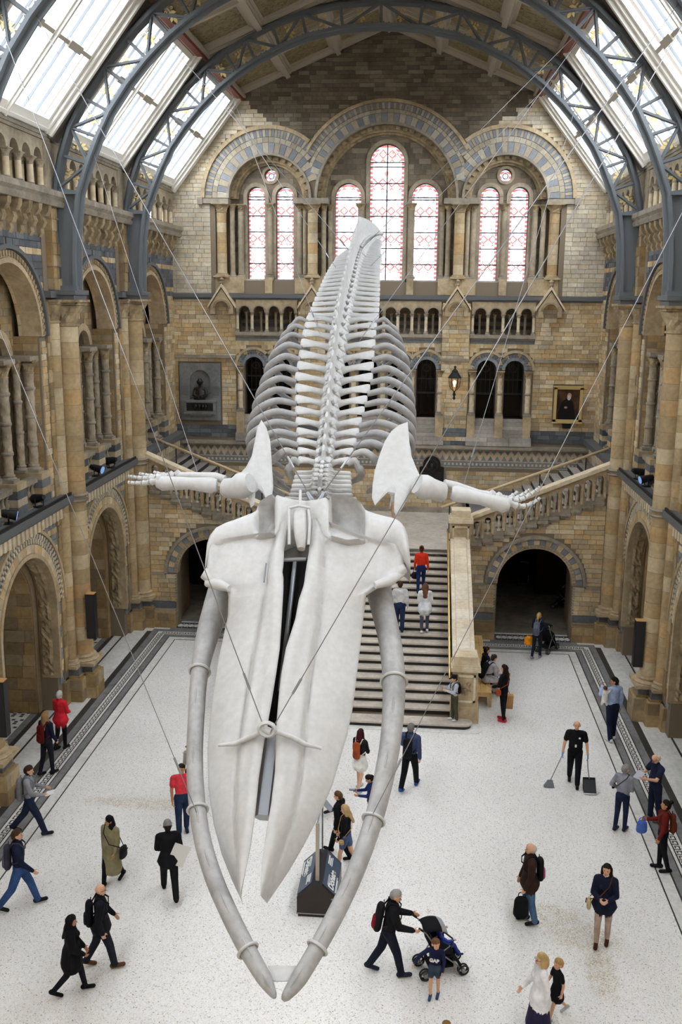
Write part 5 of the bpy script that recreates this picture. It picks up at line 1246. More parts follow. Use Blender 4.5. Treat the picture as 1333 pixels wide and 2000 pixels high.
for k_ in (-1,1):
    # orbit lip: knob at the outer corner of the frontal plate
    u,v=(404,1128) if k_<0 else (786,1116); mb=MB(); P=[sk(u+ (14 if k_<0 else -16),v+12,.02),sk(u,v,.05),sk(u+ (4 if k_<0 else -2),v-16,.03)]; mb.tube(P,[.05,.085,.04],10); wb(mb,'orbital_lip',M['bone'])
    u=(404,1138,430,1146,450,1156) if k_<0 else (786,1118,762,1138,733,1150)
    mb=MB(); mb.tube([sk(u[0],u[1],.0),sk(u[2],u[3],.06),sk(u[4],u[5],.10)],[.06,.085,.05],10); wb(mb,'jugal_bone',M['bone'])
    for q in range(2):
        a_=(552-q*2,1115+q*0) if k_<0 else (628,1108)
    u=(523,1112,519,1150) if k_<0 else (628,1108,618,1160); mb=MB(); mb.tube([sk(u[0],u[1],.17),sk(u[2],u[3],.19)],.012,6); wb(mb,'steel_strap',M['steel'])
# braincase below the crest
mb=MB(); rows=[]
for v,r in ((985,.5),(1010,.62),(1040,.6)): rows.append([sk(592,v,-.5)+Vector((math.cos(2*PI*k/14)*r*1.3,math.sin(2*PI*k/14)*r*.6,-.1)) for k in range(14)])
mb.rings(rows); wb(mb,'braincase',M['bonedark'])
# black steel channel and beam seen through the slot
mb=MB(); rows=[]
for v,a,b in ((1088,552,612),(1250,540,596),(1450,512,560),(1580,500,546)): rows.append([sk(a,v,-.05),sk(b,v,-.05),sk(b,v,-.16),sk(a,v,-.16)])
mb.rings(rows); wb(mb,'armature_channel',M['blackgloss'],smooth=False)
mb=MB(); mb.tube([sk(577,1095,.02),sk(560,1250,.02),sk(548,1350,.0)],.035,10); wb(mb,'armature_pole',M['steel'])
mb=MB(); mb.tube([sk(535,1440,.02),sk(517,1600,.06)],.125,6); wb(mb,'armature_beam',M['steel'],smooth=False)
mb=MB(); mb.tube([sk(554,1105,.16),sk(600,1103,.16)],.03,8); wb(mb,'steel_crossbar',M['steel'])
# suspension bracket over the rostrum
mb=MB(); mb.tube([sk(u,v,h) for u,v,h in ((430,1463,.14),(463,1462,.17),(490,1455,.26),(513,1452,.36),(533,1450,.38),(552,1452,.38),(575,1456,.3),(598,1464,.2),(630,1469,.14))],[.02]+[.035]*7+[.02],8); br=wb(mb,'suspension_bracket',M['bone'])
mb=MB(); c=sk(531,1447,.46); mb.rings([[c+Vector((math.cos(a)*.10,-.05,math.sin(a)*.09))*1+(Vector((0,-.03,.0))*math.cos(b) + Vector((math.cos(a),0,math.sin(a)))*.03*math.sin(b)) for b in (0,PI/2,PI,3*PI/2)] for a in np.linspace(0,2*PI,15)],cap=False); mb.tube([c+Vector((-.05,0,-.02)),c+Vector((.05,-.04,-.04))],.05,8); wb(mb,'bracket_ring',M['bone'],br)
# ---- mandibles
def jw(u,v,h=0): return on_plane(JW,u,v,h)
JR=[(735,1120,60),(746,1180,50),(762,1250,48),(770,1330,48),(766,1420,44),(754,1500,42),(730,1600,38),(695,1700,36),(658,1780,35),(620,1850,34),(584,1910,32),(560,1943,20),(553,1953,8)]
JL=[(445,1120,60),(425,1180,56),(405,1240,46),(390,1310,36),(383,1400,34),(380,1490,34),(386,1580,34),(398,1650,34),(420,1720,35),(451,1790,35),(484,1855,34),(515,1908,30),(532,1938,16),(537,1948,7)]
def jaw(J,name):
    P=[jw(u,v,-.02) for u,v,_ in J]; R=[]
    for (u,v,wd),p in zip(J,P):
        d=(p-Vector((X_CAM,0,H_CAM))).length; R.append(wd/2*d/2150)
    Pc=catmull([P[0]*2-P[1]]+P+[P[-1]*2-P[-2]],4); Rc=list(np.interp(np.linspace(0,len(P)-1,len(Pc)),range(len(R)),R))
    mb=MB(); t0=(Pc[1]-Pc[0]).normalized(); nrm=JW[1]
    rings=[]
    for i,p in enumerate(Pc):
        t=(Pc[min(i+1,len(Pc)-1)]-Pc[max(i-1,0)]).normalized(); a=t.cross(nrm).normalized(); b=a.cross(t).normalized()
        rings.append([p+a*Rc[i]*1.05*math.cos(2*PI*k/14)+b*Rc[i]*1.35*math.sin(2*PI*k/14) for k in range(14)])
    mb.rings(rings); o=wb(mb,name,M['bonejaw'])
    return o,Pc,Rc
def clamp(par,Pc,Rc,v_idx):
    p=Pc[v_idx]; t=(Pc[v_idx+1]-Pc[v_idx-1]).normalized(); a=t.cross(JW[1]).normalized(); b=a.cross(t).normalized(); r=Rc[v_idx]
    ring=[p+a*(r*1.05+.02)*math.cos(q)+b*(r*1.35+.02)*math.sin(q) for q in np.linspace(0,2*PI,21)]
    mb=MB(); mb.tube(ring,.02,6); wb(mb,'clamp_ring',M['bone'],par)
for J,idx in ((JR,(12,24,36)),(JL,(12,24,40))):
    o,Pc,Rc=jaw(J,'mandible')
    for k in idx: clamp(o,Pc,Rc,k)
    for k in range(14,len(Pc)-8,5):
        mb=MB(); p=Pc[k]; t=(Pc[k+1]-Pc[k]).normalized(); q=p+JW[1]*Rc[k]*1.34; mb.tube([q,q+t*.1,q+t*.24],[.006,.016,.004],6); wb(mb,'foramen',M['bonedark'],o)
    
mb=MB(); a_=[jw(u,v,-.10) for u,v in ((522,1880),(580,1880),(566,1910),(533,1910))]; mb.rings([a_,[p-JW[1]*.03 for p in a_]]); wb(mb,'chin_plate',M['bone'],smooth=False)
# ---- scapulae (blades lean back and outwards) and flippers
def blade(poly,ytop,ybot,vt,vb,name):
    def P(u,v,h=0):
        y=ytop+(ybot-ytop)*(v-vt)/(vb-vt); return at_y(u,v,y+h)
    C0=Vector((sum(p[0] for p in poly)/len(poly),sum(p[1] for p in poly)/len(poly)))
    rings=[]
    for f,h in ((.55,-.07),(.9,-.05),(1,-.02),(1,.03),(.9,.06),(.55,.08)):
        rings.append([P(C0.x+(u-C0.x)*f,C0.y+(v-C0.y)*f,h) for u,v in poly])
    mb=MB(); n=len(poly); mb.rings(rings,cap=False)
    front=[tuple(p) for p in rings[0]]; 
    tri=geometry.tessellate_polygon([[Vector((u,v,0)) for u,v in poly]])
    mb.add(rings[0],[tuple(t) for t in tri]); mb.add(rings[-1],[tuple(reversed(t)) for t in tri])
    return wb(mb,name,M['bone'],None,True,35)
RS_=[(797,824),(780,830),(765,842),(752,862),(742,888),(733,918),(728,948),(727,972),(733,988),(744,976),(757,964),(771,966),(776,980),(770,1000),(775,1008),(788,990),(802,962),(814,944),(821,930),(812,910),(804,890),(800,862)]
LS_=[(511,820),(503,834),(498,860),(492,890),(481,912),(468,926),(467,944),(478,958),(485,974),(490,992),(497,986),(496,964),(505,957),(514,964),(523,984),(531,978),(534,948),(531,900),(528,860),(521,836)]
blade(RS_,16.1,14.9,824,1008,'scapula'); blade(LS_,16.1,14.9,820,992,'scapula')
def boneline(pts,r,name,m='bone',flat=None):
    P=[at_y(u,v,y) for u,v,y in pts]
    mb=MB(); mb.tube(P,r,10); return wb(mb,name,M[m])
def flipper(sg):
    if sg<0:
        boneline([(490,943,15.0),(474,948,15.05),(458,953,15.1),(440,953,15.15),(432,952,15.15)],[.16,.22,.17,.16,.10],'humerus')
        boneline([(424,948,15.2),(414,948,15.2),(370,944,15.25),(318,944,15.3),(306,943,15.3)],[.10,.135,.10,.125,.08],'radius')
        boneline([(440,936,15.3),(420,931,15.35),(372,928,15.4),(345,929,15.4)],[.06,.075,.05,.06],'ulna')
        car=[(312,938,15.3),(322,932,15.35),(335,929,15.38),(348,927,15.42)]; ends=[(250,942,15.5),(250,930,15.55),(272,925,15.6),(300,922,15.6)]
    else:
        boneline([(815,945,15.0),(830,952,15.05),(845,955,15.1),(866,962,15.15),(874,963,15.15)],[.16,.21,.17,.16,.10],'humerus')
        boneline([(882,962,15.2),(892,964,15.2),(940,974,15.25),(984,986,15.3),(996,988,15.3)],[.10,.135,.10,.13,.08],'radius')
        boneline([(868,943,15.3),(892,950,15.35),(935,962,15.4),(965,968,15.4)],[.06,.075,.05,.06],'ulna')
        car=[(994,982,15.3),(985,976,15.35),(975,970,15.38),(962,966,15.42)]; ends=[(1056,972,15.5),(1056,950,15.55),(1036,955,15.6),(1012,960,15.6)]
    for (a,b,n_) in ((car[0],ends[0],5),(car[1],ends[1],7),(car[2],ends[2],6),(car[3],ends[3],4)):
        A=at_y(*a); B=at_y(*b); mb=MB(); mb.tube([A+Vector((-.05*sg,0,0)),A,A+Vector((.05*sg,0,0))],[.05,.085,.05],8); wb(mb,'carpal_bone',M['bone'])
        lift=Vector((0,0,-.05 if sg>0 else -.03))
        f=[0]; 
        for k in range(n_): f.append(f[-1]+(n_-k)**.7)
        f=[x/f[-1] for x in f]
        for k in range(n_):
            p=A.lerp(B,f[k]+.01)+lift*math.sin(f[k]*PI)*(2 if sg>0 else 1); q=A.lerp(B,f[k+1]-.01)+lift*math.sin(f[k+1]*PI)*(2 if sg>0 else 1); r=.06*(1-.55*f[k]); mb=MB(); mb.tube([p,p.lerp(q,.12),p.lerp(q,.5),p.lerp(q,.88),q],[r*.6,r,r*.7,r,r*.6],8); wb(mb,'phalanx',M['bone'])
flipper(-1); flipper(1)
# neck shackle
mb=MB(); A=at_y(600,962,14.5); B=at_y(634,962,14.5); Cc=at_y(617,985,14.4); mb.tube([A,at_y(607,975,14.45),Cc,at_y(628,975,14.45),B],[.03,.045,.05,.045,.03],8); wb(mb,'neck_shackle',M['steel'])
# ------------------------------------------------------------------ suspension wires
def wire(a,b,r,label):
    P=Vector(a); Q=Vector(b); mb=MB(); mb.off=tuple(Q); mb.tube([P,Q],r*.5,6); o=mb.build('suspension_wire',M['wire'],None,True,loc=Q); tag(o,label,'wire','steel wires that hold up the skeleton')
    m2=MB(); d=(P-Q); 
    for f in (.04,): p=d*f; m2.tube([p,p+d.normalized()*.22],[.016,.016],6)
    m2.build('turnbuckle',M['steel'],o); return o
def rn(x,y): # node on a rib's inner chord
    xs=[p[0] for p in reversed(IN)]; zs=[p[1] for p in reversed(IN)]; return (x,y,float(np.interp(abs(x),xs,zs)))
Jp=lambda u,v,h=.2:jw(u,v,h)
NECK_L=at_y(602,962,14.5); NECK_R=at_y(632,962,14.5)
WIR=[(rn(-5.2,32.9),at_y(652,505,23.8),.016,'wire from the far left rib joint to the tail bones, upper strand'),
 (rn(-5.25,26.6),at_y(690,498,24.2),.016,'wire from the middle left rib joint down to the tail bones'),
 (rn(-4.9,32.9),at_y(625,640,18.9),.012,'wire from the far left rib joint to the lower back vertebrae'),
 (rn(-6.25,20.3),NECK_L,.018,'left wire running to the shackle at the neck'),
 (rn(-7.3,26.6),at_y(392,942,15.25),.010,'thin wire holding the left flipper'),
 (rn(-5.3,14.0),sk(524,1447,.44),.013,'left wire to the bracket across the snout'),
 (rn(-6.6,14.0),Jp(389,1597),.011,'left wire to the clamp on the left jawbone'),
 (rn(5.2,26.6),at_y(726,484,24.6),.014,'wire from the middle right rib joint to the tail, upper strand'),
 (rn(5.2,32.9),at_y(728,500,23.9),.012,'wire from the far right rib joint to the tail bones'),
 (rn(5.3,26.6),at_y(700,660,18.7),.013,'wire from the middle right rib joint to the middle of the back'),
 (rn(6.2,20.3),NECK_R,.018,'right wire running to the shackle at the neck'),
 (rn(5.6,26.6),at_y(914,932,15.3),.010,'thin wire holding the right flipper'),
 (rn(6.0,14.0),sk(540,1447,.44),.013,'right wire to the bracket across the snout'),
 (rn(6.9,16.0),Jp(728,1605),.011,'right wire to the clamp on the right jawbone')]
from mathutils.bvhtree import BVHTree
_V=[];_F=[]
for o in whale.children_recursive:
    n=len(_V); _V+=[v.co+WO for v in o.data.vertices]; _F+=[[i+n for i in p.vertices] for p in o.data.polygons]
_T=BVHTree.FromPolygons(_V,_F)
for a,b,r,l in WIR:      # every wire ends on the bone or bracket it holds
    A=Vector(a); B=Vector(b); d=(B-A); h=_T.ray_cast(A,d.normalized(),d.length)
    wire(A,h[0] if h[0] is not None else _T.find_nearest(B)[0],r,l)
# ================================================================== people
def hexc(h):
    f=lambda c:(c/12.92 if c<=.04045 else ((c+.055)/1.055)**2.4); return tuple(f(int(h[i:i+2],16)/255) for i in (0,2,4))
_cl={}
def cloth(h, rough=.85):
    if h not in _cl:
        m=mat('cloth_'+h,hexc(h),rough,0,.15); b=m.node_tree.nodes['Principled BSDF']
        src=nd(m,'ShaderNodeRGB'); src.outputs[0].default_value=(*hexc(h),1); s=noise_tint(m,src.outputs[0],7,.75,1.2); lk(m,s,b.inputs['Base Color']); _cl[h]=m
    return _cl[h]
SKIN={'l':mat('skin_light',hexc('d9a98c'),.5,0,.3),'m':mat('skin_mid',hexc('b98463'),.5,0,.3),'d':mat('skin_dark',hexc('8a5a40'),.5,0,.3)}
EYE=mat('eye_dark',(.03,.02,.02),.3); LIP=mat('lip',hexc('a8584e'),.5)
JOBS=[]
def ns(v): v=np.array(v,float); n=np.linalg.norm(v); return v/n if n>1e-9 else v
class Segs:
    """round-ended tapering limbs that are fused into one skin"""
    def __init__(s): s.L=[]; s.mats=[]
    def add(s,m,a,b,ra,rb,side=None,ds=1.0):
        if m not in s.mats: s.mats.append(m)
        s.L.append((s.mats.index(m),np.array(a,float),np.array(b,float),ra,rb,None if side is None else ns(side),ds))
    def mesh(s,seg=12):
        V=[];F=[]
        for mi,a,b,ra,rb,side,ds in s.L:
            t=b-a; L=np.linalg.norm(t); t=t/L if L>1e-6 else np.array([0,0,1.])
            if side is None:
                up=np.array([0,0,1.]) if abs(t[2])<.9 else np.array([0,1.,0]); u=ns(np.cross(t,up))
            else: u=ns(side-t*np.dot(side,t))
            w_=np.cross(t,u); rings=[]
            for c,r,off in ((a,ra*.35,-ra*.93),(a,ra*.8,-ra*.6),(a,ra,0),(b,rb,0),(b,rb*.8,rb*.6),(b,rb*.35,rb*.93)):
                cc=c+t*off*(1 if side is None else max(.35,min(1,ds))); rings.append([cc+(u*math.cos(2*PI*k/seg)+w_*ds*math.sin(2*PI*k/seg))*r for k in range(seg)])
            o=len(V); n=len(rings); V+=[tuple(p) for r in rings for p in r]
            for i in range(n-1):
                for k in range(seg): j=(k+1)%seg; F.append((o+i*seg+k,o+i*seg+j,o+(i+1)*seg+j,o+(i+1)*seg+k))
            F.append(tuple(o+k for k in reversed(range(seg)))); F.append(tuple(o+(n-1)*seg+k for k in range(seg)))
        me=bpy.data.meshes.new('tmp'); me.from_pydata(V,[],F); me.update(); return me
    def which(s,P):
        best=np.full(len(P),1e9); idx=np.zeros(len(P),int)
        for mi,a,b,ra,rb,side,ds in s.L:
            t=b-a; L2=t.dot(t); f=np.clip(((P-a)@t)/L2,0,1) if L2>1e-9 else np.zeros(len(P)); q=P-(a+f[:,None]*t)
            if side is not None and ds<1:
                tn=ns(t); u=ns(side-tn*np.dot(side,tn)); w_=np.cross(tn,u); k=q@w_; q=q+np.outer(k*(1/ds-1),w_)
            d=np.linalg.norm(q,axis=1)-(ra+(rb-ra)*f); m_=d<best; best[m_]=d[m_]; idx[m_]=mi
        return idx
def job(obj,segs,voxel,ratio,smooth=2): JOBS.append((obj,segs,voxel,ratio,smooth))
def run_jobs():
    T=[]
    for obj,segs,vx,ratio,sm in JOBS:
        o=bpy.data.objects.new('t',segs.mesh()); C.objects.link(o)
        m=o.modifiers.new('r','REMESH'); m.mode='VOXEL'; m.voxel_size=vx; m.adaptivity=0
        if sm: m=o.modifiers.new('s','SMOOTH'); m.iterations=sm; m.factor=.5
        if ratio<1: m=o.modifiers.new('d','DECIMATE'); m.ratio=ratio
        T.append(o)
    dg=bpy.context.evaluated_depsgraph_get()
    for (obj,segs,vx,ratio,sm),o in zip(JOBS,T):
        me=bpy.data.meshes.new_from_object(o.evaluated_get(dg)); me.name=obj.name
        n=len(me.polygons); c=np.empty(n*3); me.polygons.foreach_get('center',c)
        me.materials.clear()
        for m_ in segs.mats: me.materials.append(m_)
        me.polygons.foreach_set('material_index',segs.which(c.reshape(-1,3)).astype(np.int32)); me.shade_smooth(); me.update(); obj.data=me
    for o in [o for o in C.objects if o.type=='FONT']:
        me=bpy.data.meshes.new_from_object(o.evaluated_get(dg)); n=inst(o.name+'_m',me,o.parent); n.matrix_local=o.matrix_local.copy(); nm=o.name.split('.')[0]; bpy.data.objects.remove(o); n.name=nm
    for o in T: d=o.data; bpy.data.objects.remove(o); bpy.data.meshes.remove(d)

def rotx(v,a): c,s_=math.cos(a),math.sin(a); return np.array([v[0],v[1]*c-v[2]*s_,v[1]*s_+v[2]*c])
def person(loc,rz,h,label,top='333333',bot='222233',shoe='222222',skin='l',hair='3a2a1c',hstyle='short',fem=False,
           legs=((4,4),(-4,4)),arms=((0,8,12,0),(0,8,12,0)),lean=0,head=(0,0),bulk=0.0,sleeve='long',legwear='long',coat=0,skirt=0,seat=None,collar=None,child=False,curl=.5,glove=None,beard=None,hat=None,foot_z=0.0,belly=0,group=None,glasses=False):
    """legs/arms: (right, left). hip pitch/knee flex; shoulder pitch/abduction/elbow flex/inward"""
    S=Segs(); k=h/1.75; hk=1.0
    if child: hk=1.28 if h<1.15 else 1.12
    tp,bt,sh,sk_=cloth(top),cloth(bot),cloth(shoe,.6),SKIN[skin]; X1=np.array([1.,0,0])
    D2=PI/180; hip=np.array([0,0,.93]); 
    sw=.165 if fem else .19
    def torso(p): # lean the trunk about the hips
        q=np.array(p,float)-hip; return hip+rotx(q,-lean*D2)
    def T(m,a,b,ra,rb,ds=.68,sd=X1): S.add(m,torso(a),torso(b),ra,rb,sd,ds)
    hw=.158 if fem else .15
    T(bt if not coat else tp,(0,0,.90),(0,0,1.0),hw+bulk*.5,hw-.01+bulk*.6,.74)
    T(tp,(0,.0+belly*.5,1.03),(0,.01,1.2),hw-.012+bulk+belly*.3,.15+bulk,.68+belly)
    T(tp,(0,.01,1.2),(0,0,1.36),.155+bulk,.16+bulk*.8,.66)
    T(tp,(-sw+.03,0,1.405),(sw-.03,0,1.405),.068+bulk*.5,.068+bulk*.5,.95,np.array([0,1.,0]))
    T(tp,(0,-.01,1.38),(0,-.01,1.45),.10+bulk*.4,.065,.85)
    if fem and not child:
        for sg in (-1,1): T(tp,(sg*.065,.09+bulk*.6,1.27),(sg*.06,.08+bulk*.6,1.30),.05,.05,1)
    if coat:  # coat skirts
        z1=.93-coat; T(tp,(0,0,1.0),(0,-.01,z1),hw+bulk+.02,hw+.07+bulk,.78)
    if skirt: T(bt,(0,0,.98),(0,0,.93-skirt),hw,hw+.05+skirt*.12,.8)
    # legs
    low=[]
    for i,sg in enumerate((1,-1)):
        hp,kn=legs[i]; a=torso((sg*.088,0,.92)) if seat is None else np.array([sg*.1,0,.92]); d1=np.array([0,math.sin(hp*D2),-math.cos(hp*D2)]); ab=.03*sg; d1=ns(d1+np.array([ab,0,0])*.5)
        kne=a+d1*.43; d2=np.array([0,math.sin((hp-kn)*D2),-math.cos((hp-kn)*D2)]); ank=kne+d2*.41
        lw=.003 if fem else .016
        if legwear=='long': S.add(bt,a,kne,.088+lw,.064+lw); S.add(bt,kne,ank,.062+lw,.047+lw)
        elif legwear=='shorts': S.add(bt,a,a+d1*.24,.092,.09); S.add(sk_,a+d1*.2,kne,.07,.055); S.add(sk_,kne,ank,.054,.038); S.add(sk_,kne+d2*.08,kne+d2*.16-np.array([0,.01,0]),.052,.05)
        elif legwear=='bare': S.add(sk_,a,kne,.075,.054); S.add(sk_,kne,ank,.052,.036)
        fd=ns(np.array([0,math.cos(max(-1,min(1,(hp-kn)*D2*.55))),math.sin((hp-kn)*D2*.55)])); 
        if seat is not None: fd=np.array([0,1.,0])
        heel=ank-fd*.05+np.array([0,0,-.035]); toe=ank+fd*.165+np.array([0,0,-.045])
        S.add(sh,ank,heel+np.array([0,0,.01]),.045,.045); S.add(sh,heel,toe,.045,.042,X1,.9); low+= [heel[2]-.043,toe[2]-.038]
    # arms
    hands=[]
    for i,sg in enumerate((1,-1)):
        p,ab,e,inw=arms[i]; a=torso((sg*sw,0,1.40)); p_=p*D2; d1=ns(np.array([sg*math.sin(ab*D2),math.sin(p_),-math.cos(p_)*math.cos(ab*D2)])); d1=rotx(d1,-lean*D2)
        elb=a+d1*.285; pe=(p+e)*D2; d2=ns(np.array([-sg*math.sin(inw*D2)*1.0+sg*math.sin(ab*D2)*.5,math.sin(pe)*math.cos(inw*D2),-math.cos(pe)*math.cos(inw*D2)])); wr=elb+d2*.245
        if sleeve=='long': S.add(tp,a,elb,.056+bulk*.6,.047+bulk*.5); S.add(tp,elb,wr,.046+bulk*.5,.036+bulk*.3)
        else: S.add(tp,a,a+d1*.17,.062+bulk*.5,.058+bulk*.5); S.add(sk_,a+d1*.14,elb,.046,.041); S.add(sk_,elb,wr,.041,.029)
        hm=sk_ if glove is None else cloth(glove); side=ns(np.cross(d2,np.array([sg*1.,0,0.15]))); pn=ns(np.cross(side,d2))*1.0  # side: across the knuckles
        inn=np.array([-sg*1.,0,0]); inn=ns(inn-d2*inn.dot(d2)); side=ns(np.cross(d2,inn)) if sg>0 else ns(np.cross(inn,d2))
        if side.dot(np.array([0,1,.3]))<0: side=-side
        S.add(hm,wr,wr+d2*.02,.026,.028); S.add(hm,wr+d2*.02,wr+d2*.085,.036,.040,side,.45)
        for q,(off,L) in enumerate(((.030,.072),(.010,.08),(-.010,.075),(-.029,.06))):
            b0=wr+d2*.085+side*off; c1=ns(d2*math.cos(curl*.7)+inn*math.sin(curl*.7)); c2=ns(d2*math.cos(curl*1.9)+inn*math.sin(curl*1.9)); m1=b0+c1*L*.55; S.add(hm,b0,m1,.0105,.0098); S.add(hm,m1,m1+c2*L*.5,.0098,.0085)
        b0=wr+d2*.03+side*.034; c1=ns(d2*.6+side*.75+inn*.25); m1=b0+c1*.038; S.add(hm,b0,m1,.0125,.0115); S.add(hm,m1,m1+ns(d2*.85+side*.3+inn*.4)*.035,.0112,.0095)
        hands.append((wr+d2*.10+inn*.02,d2,inn,side))
    # head
    nb=torso((0,-.005,1.43)); hy,hp_=head
    def Hd(p):
        q=np.array(p,float)-np.array([0,0,1.52]); q=q*hk; q=rotx(q,-hp_*D2); c,s_=math.cos(hy*D2),math.sin(hy*D2); q=np.array([q[0]*c-q[1]*s_,q[0]*s_+q[1]*c,q[2]]); return torso((0,.015,1.50))+q
    S.add(sk_,nb,Hd((0,.0,1.54)),.056,.05)
    hx=ns(Hd((1,0,1.6))-Hd((0,0,1.6)))
    S.add(sk_,Hd((0,-.015,1.645)),Hd((0,.005,1.66)),.083*hk,.08*hk); S.add(sk_,Hd((0,.035,1.56)),Hd((0,.02,1.62)),.05*hk,.07*hk,hx,.9)
    S.add(sk_,Hd((0,.085,1.625)),Hd((0,.102,1.60)),.010*hk,.014*hk)
    for sg in (-1,1): S.add(sk_,Hd((sg*.080,-.005,1.60)),Hd((sg*.085,-.015,1.635)),.014*hk,.016*hk)
    if collar: S.add(cloth(collar),nb+np.array([0,.0,.01]),nb+np.array([0,.012,.055]),.085,.075,X1,.9)
    dz=-min(low) if seat is None else -seat_drop(seat,k)
    def W(p): return tuple((np.array(p)+np.array([0,0,dz]))*k)
    S2=Segs()
    for mi,a,b,ra,rb,sd,ds in S.L: S2.add(S.mats[mi],W(a),W(b),ra*k,rb*k,sd,ds)
    body=bpy.data.objects.new('person',bpy.data.meshes.new('person')); C.objects.link(body)
    body.location=(loc[0],loc[1],loc[2]+foot_z); body.rotation_euler=(0,0,rz*D2); tag(body,label,'person',group)
    vx=.0125*max(k,.62); job(body,S2,vx,.36,2)
    # hair
    if hstyle!='bald' or hat:
        G=Segs(); hm=cloth(hair,.6)
        g=lambda a,b,ra,rb,sd=None,ds=1: G.add(hm,W(Hd(a)),W(Hd(b)),ra*k*hk,rb*k*hk,sd,ds)
        if hstyle in('short','bob','long','bun','pony','curly'):
            g((0,-.03,1.655),(0,-.004,1.682),.091,.084); g((0,-.055,1.60),(0,-.05,1.64),.07,.08)
        if hstyle=='fringe': g((0,-.05,1.595),(0,-.055,1.63),.068,.078)
        if hstyle=='bob':
            for sg in (-1,1): g((sg*.07,-.01,1.655),(sg*.082,.0,1.54),.04,.035)
            g((0,-.06,1.62),(0,-.06,1.53),.085,.085)
        if hstyle=='long':
            for sg in (-1,1): g((sg*.068,-.015,1.655),(sg*.085,-.01,1.50),.04,.036); g((sg*.085,-.01,1.50),(sg*.095,.02,1.38),.036,.025)
            g((0,-.06,1.63),(0,-.09,1.45),.085,.095,hx,.55); g((0,-.09,1.47),(0,-.125,1.28),.10,.075,hx,.4)
        if hstyle=='bun': g((0,-.10,1.72),(0,-.115,1.73),.045,.045)
        if hstyle=='pony': g((0,-.10,1.67),(0,-.15,1.56),.04,.045); g((0,-.15,1.56),(0,-.15,1.42),.045,.02)
        if hstyle=='scarf':
            g((0,-.02,1.65),(0,-.0,1.68),.095,.09); g((0,-.04,1.60),(0,-.05,1.5),.085,.095); g((0,-.03,1.5),(0,-.06,1.32),.12,.14,hx,.6)
        if hstyle=='curly':
            for q in range(10): a=q*2*PI/10; g((.06*math.cos(a),-.03+.06*math.sin(a),1.70),(.065*math.cos(a),-.03+.06*math.sin(a),1.69),.035,.03)
        if G.L:
            ho=bpy.data.objects.new('hair',bpy.data.meshes.new('hair')); C.objects.link(ho); ho.parent=body; job(ho,G,.013*max(k,.62),.4,2)
            if hstyle=='scarf': ho.name='headscarf'
        if hat:
            G=Segs(); hm=cloth(hat[1]); g((0,-.02,1.675),(0,-.012,1.70),.096,.088)
            if hat[0]=='cap': g((0,.06,1.695),(0,.15,1.685),.065,.055,hx,.16)
            ho=bpy.data.objects.new('cap' if hat[0]=='cap' else 'knit_hat',bpy.data.meshes.new('hat')); C.objects.link(ho); ho.parent=body; job(ho,G,.012*max(k,.62),.5,2)
    if beard:
        G=Segs(); G.add(cloth(beard),W(Hd((0,.06,1.545))),W(Hd((0,.045,1.56))),.045*k,.055*k); ho=bpy.data.objects.new('beard',bpy.data.meshes.new('beard')); C.objects.link(ho); ho.parent=body; job(ho,G,.012,.6,1)
    # face
    for sg in (-1,1):
        mb=MB(); c=np.array(W(Hd((sg*.031,.077,1.637)))); mb.tube([c-np.array([.012,0,0])*k,c,c+np.array([.012,0,0])*k],[.003*k,.0085*k,.003*k],6); mb.build('eye',EYE,body,True)
    mb=MB(); a=np.array(W(Hd((-.022,.083,1.565)))); b=np.array(W(Hd((.022,.083,1.565)))); mm=np.array(W(Hd((0,.089,1.566)))); mb.tube([a,mm,b],[.003*k,.0075*k,.003*k],6); mb.build('mouth',LIP,body,True)
    if glasses:
        mb=MB()
        for sg in (-1,1):
            cc=[W(Hd((sg*.034+.022*math.cos(q),.098,1.636+.018*math.sin(q)))) for q in np.linspace(0,2*PI,11)]; mb.tube(cc,.003*k,5)
            mb.tube([W(Hd((sg*.056,.095,1.64))),W(Hd((sg*.085,.0,1.64)))],.003*k,5)
        mb.build('glasses',M['black'],body)
    body['_k']=k
    R=Matrix.Rotation(rz*D2,4,'Z'); L0=Vector(body.location)
    def world(p): return L0+R@Vector(W(p))
    def vec(d): return R@Vector(d)
    info={'obj':body,'k':k,'dz':dz,'hands':[(world(hh[0]),vec(hh[1]),vec(hh[2]),vec(hh[3])) for hh in hands],'chest':world(torso((0,0,1.3))),'back':vec((0,-1,0)),'right':vec((1,0,0)),'rz':rz,'torso':lambda p:world(torso(p)),'Hd':lambda p:world(Hd(p)),'bulk':bulk}
    return info
def seat_drop(seat,k): return .92-.10-seat/k if seat is not None else 0
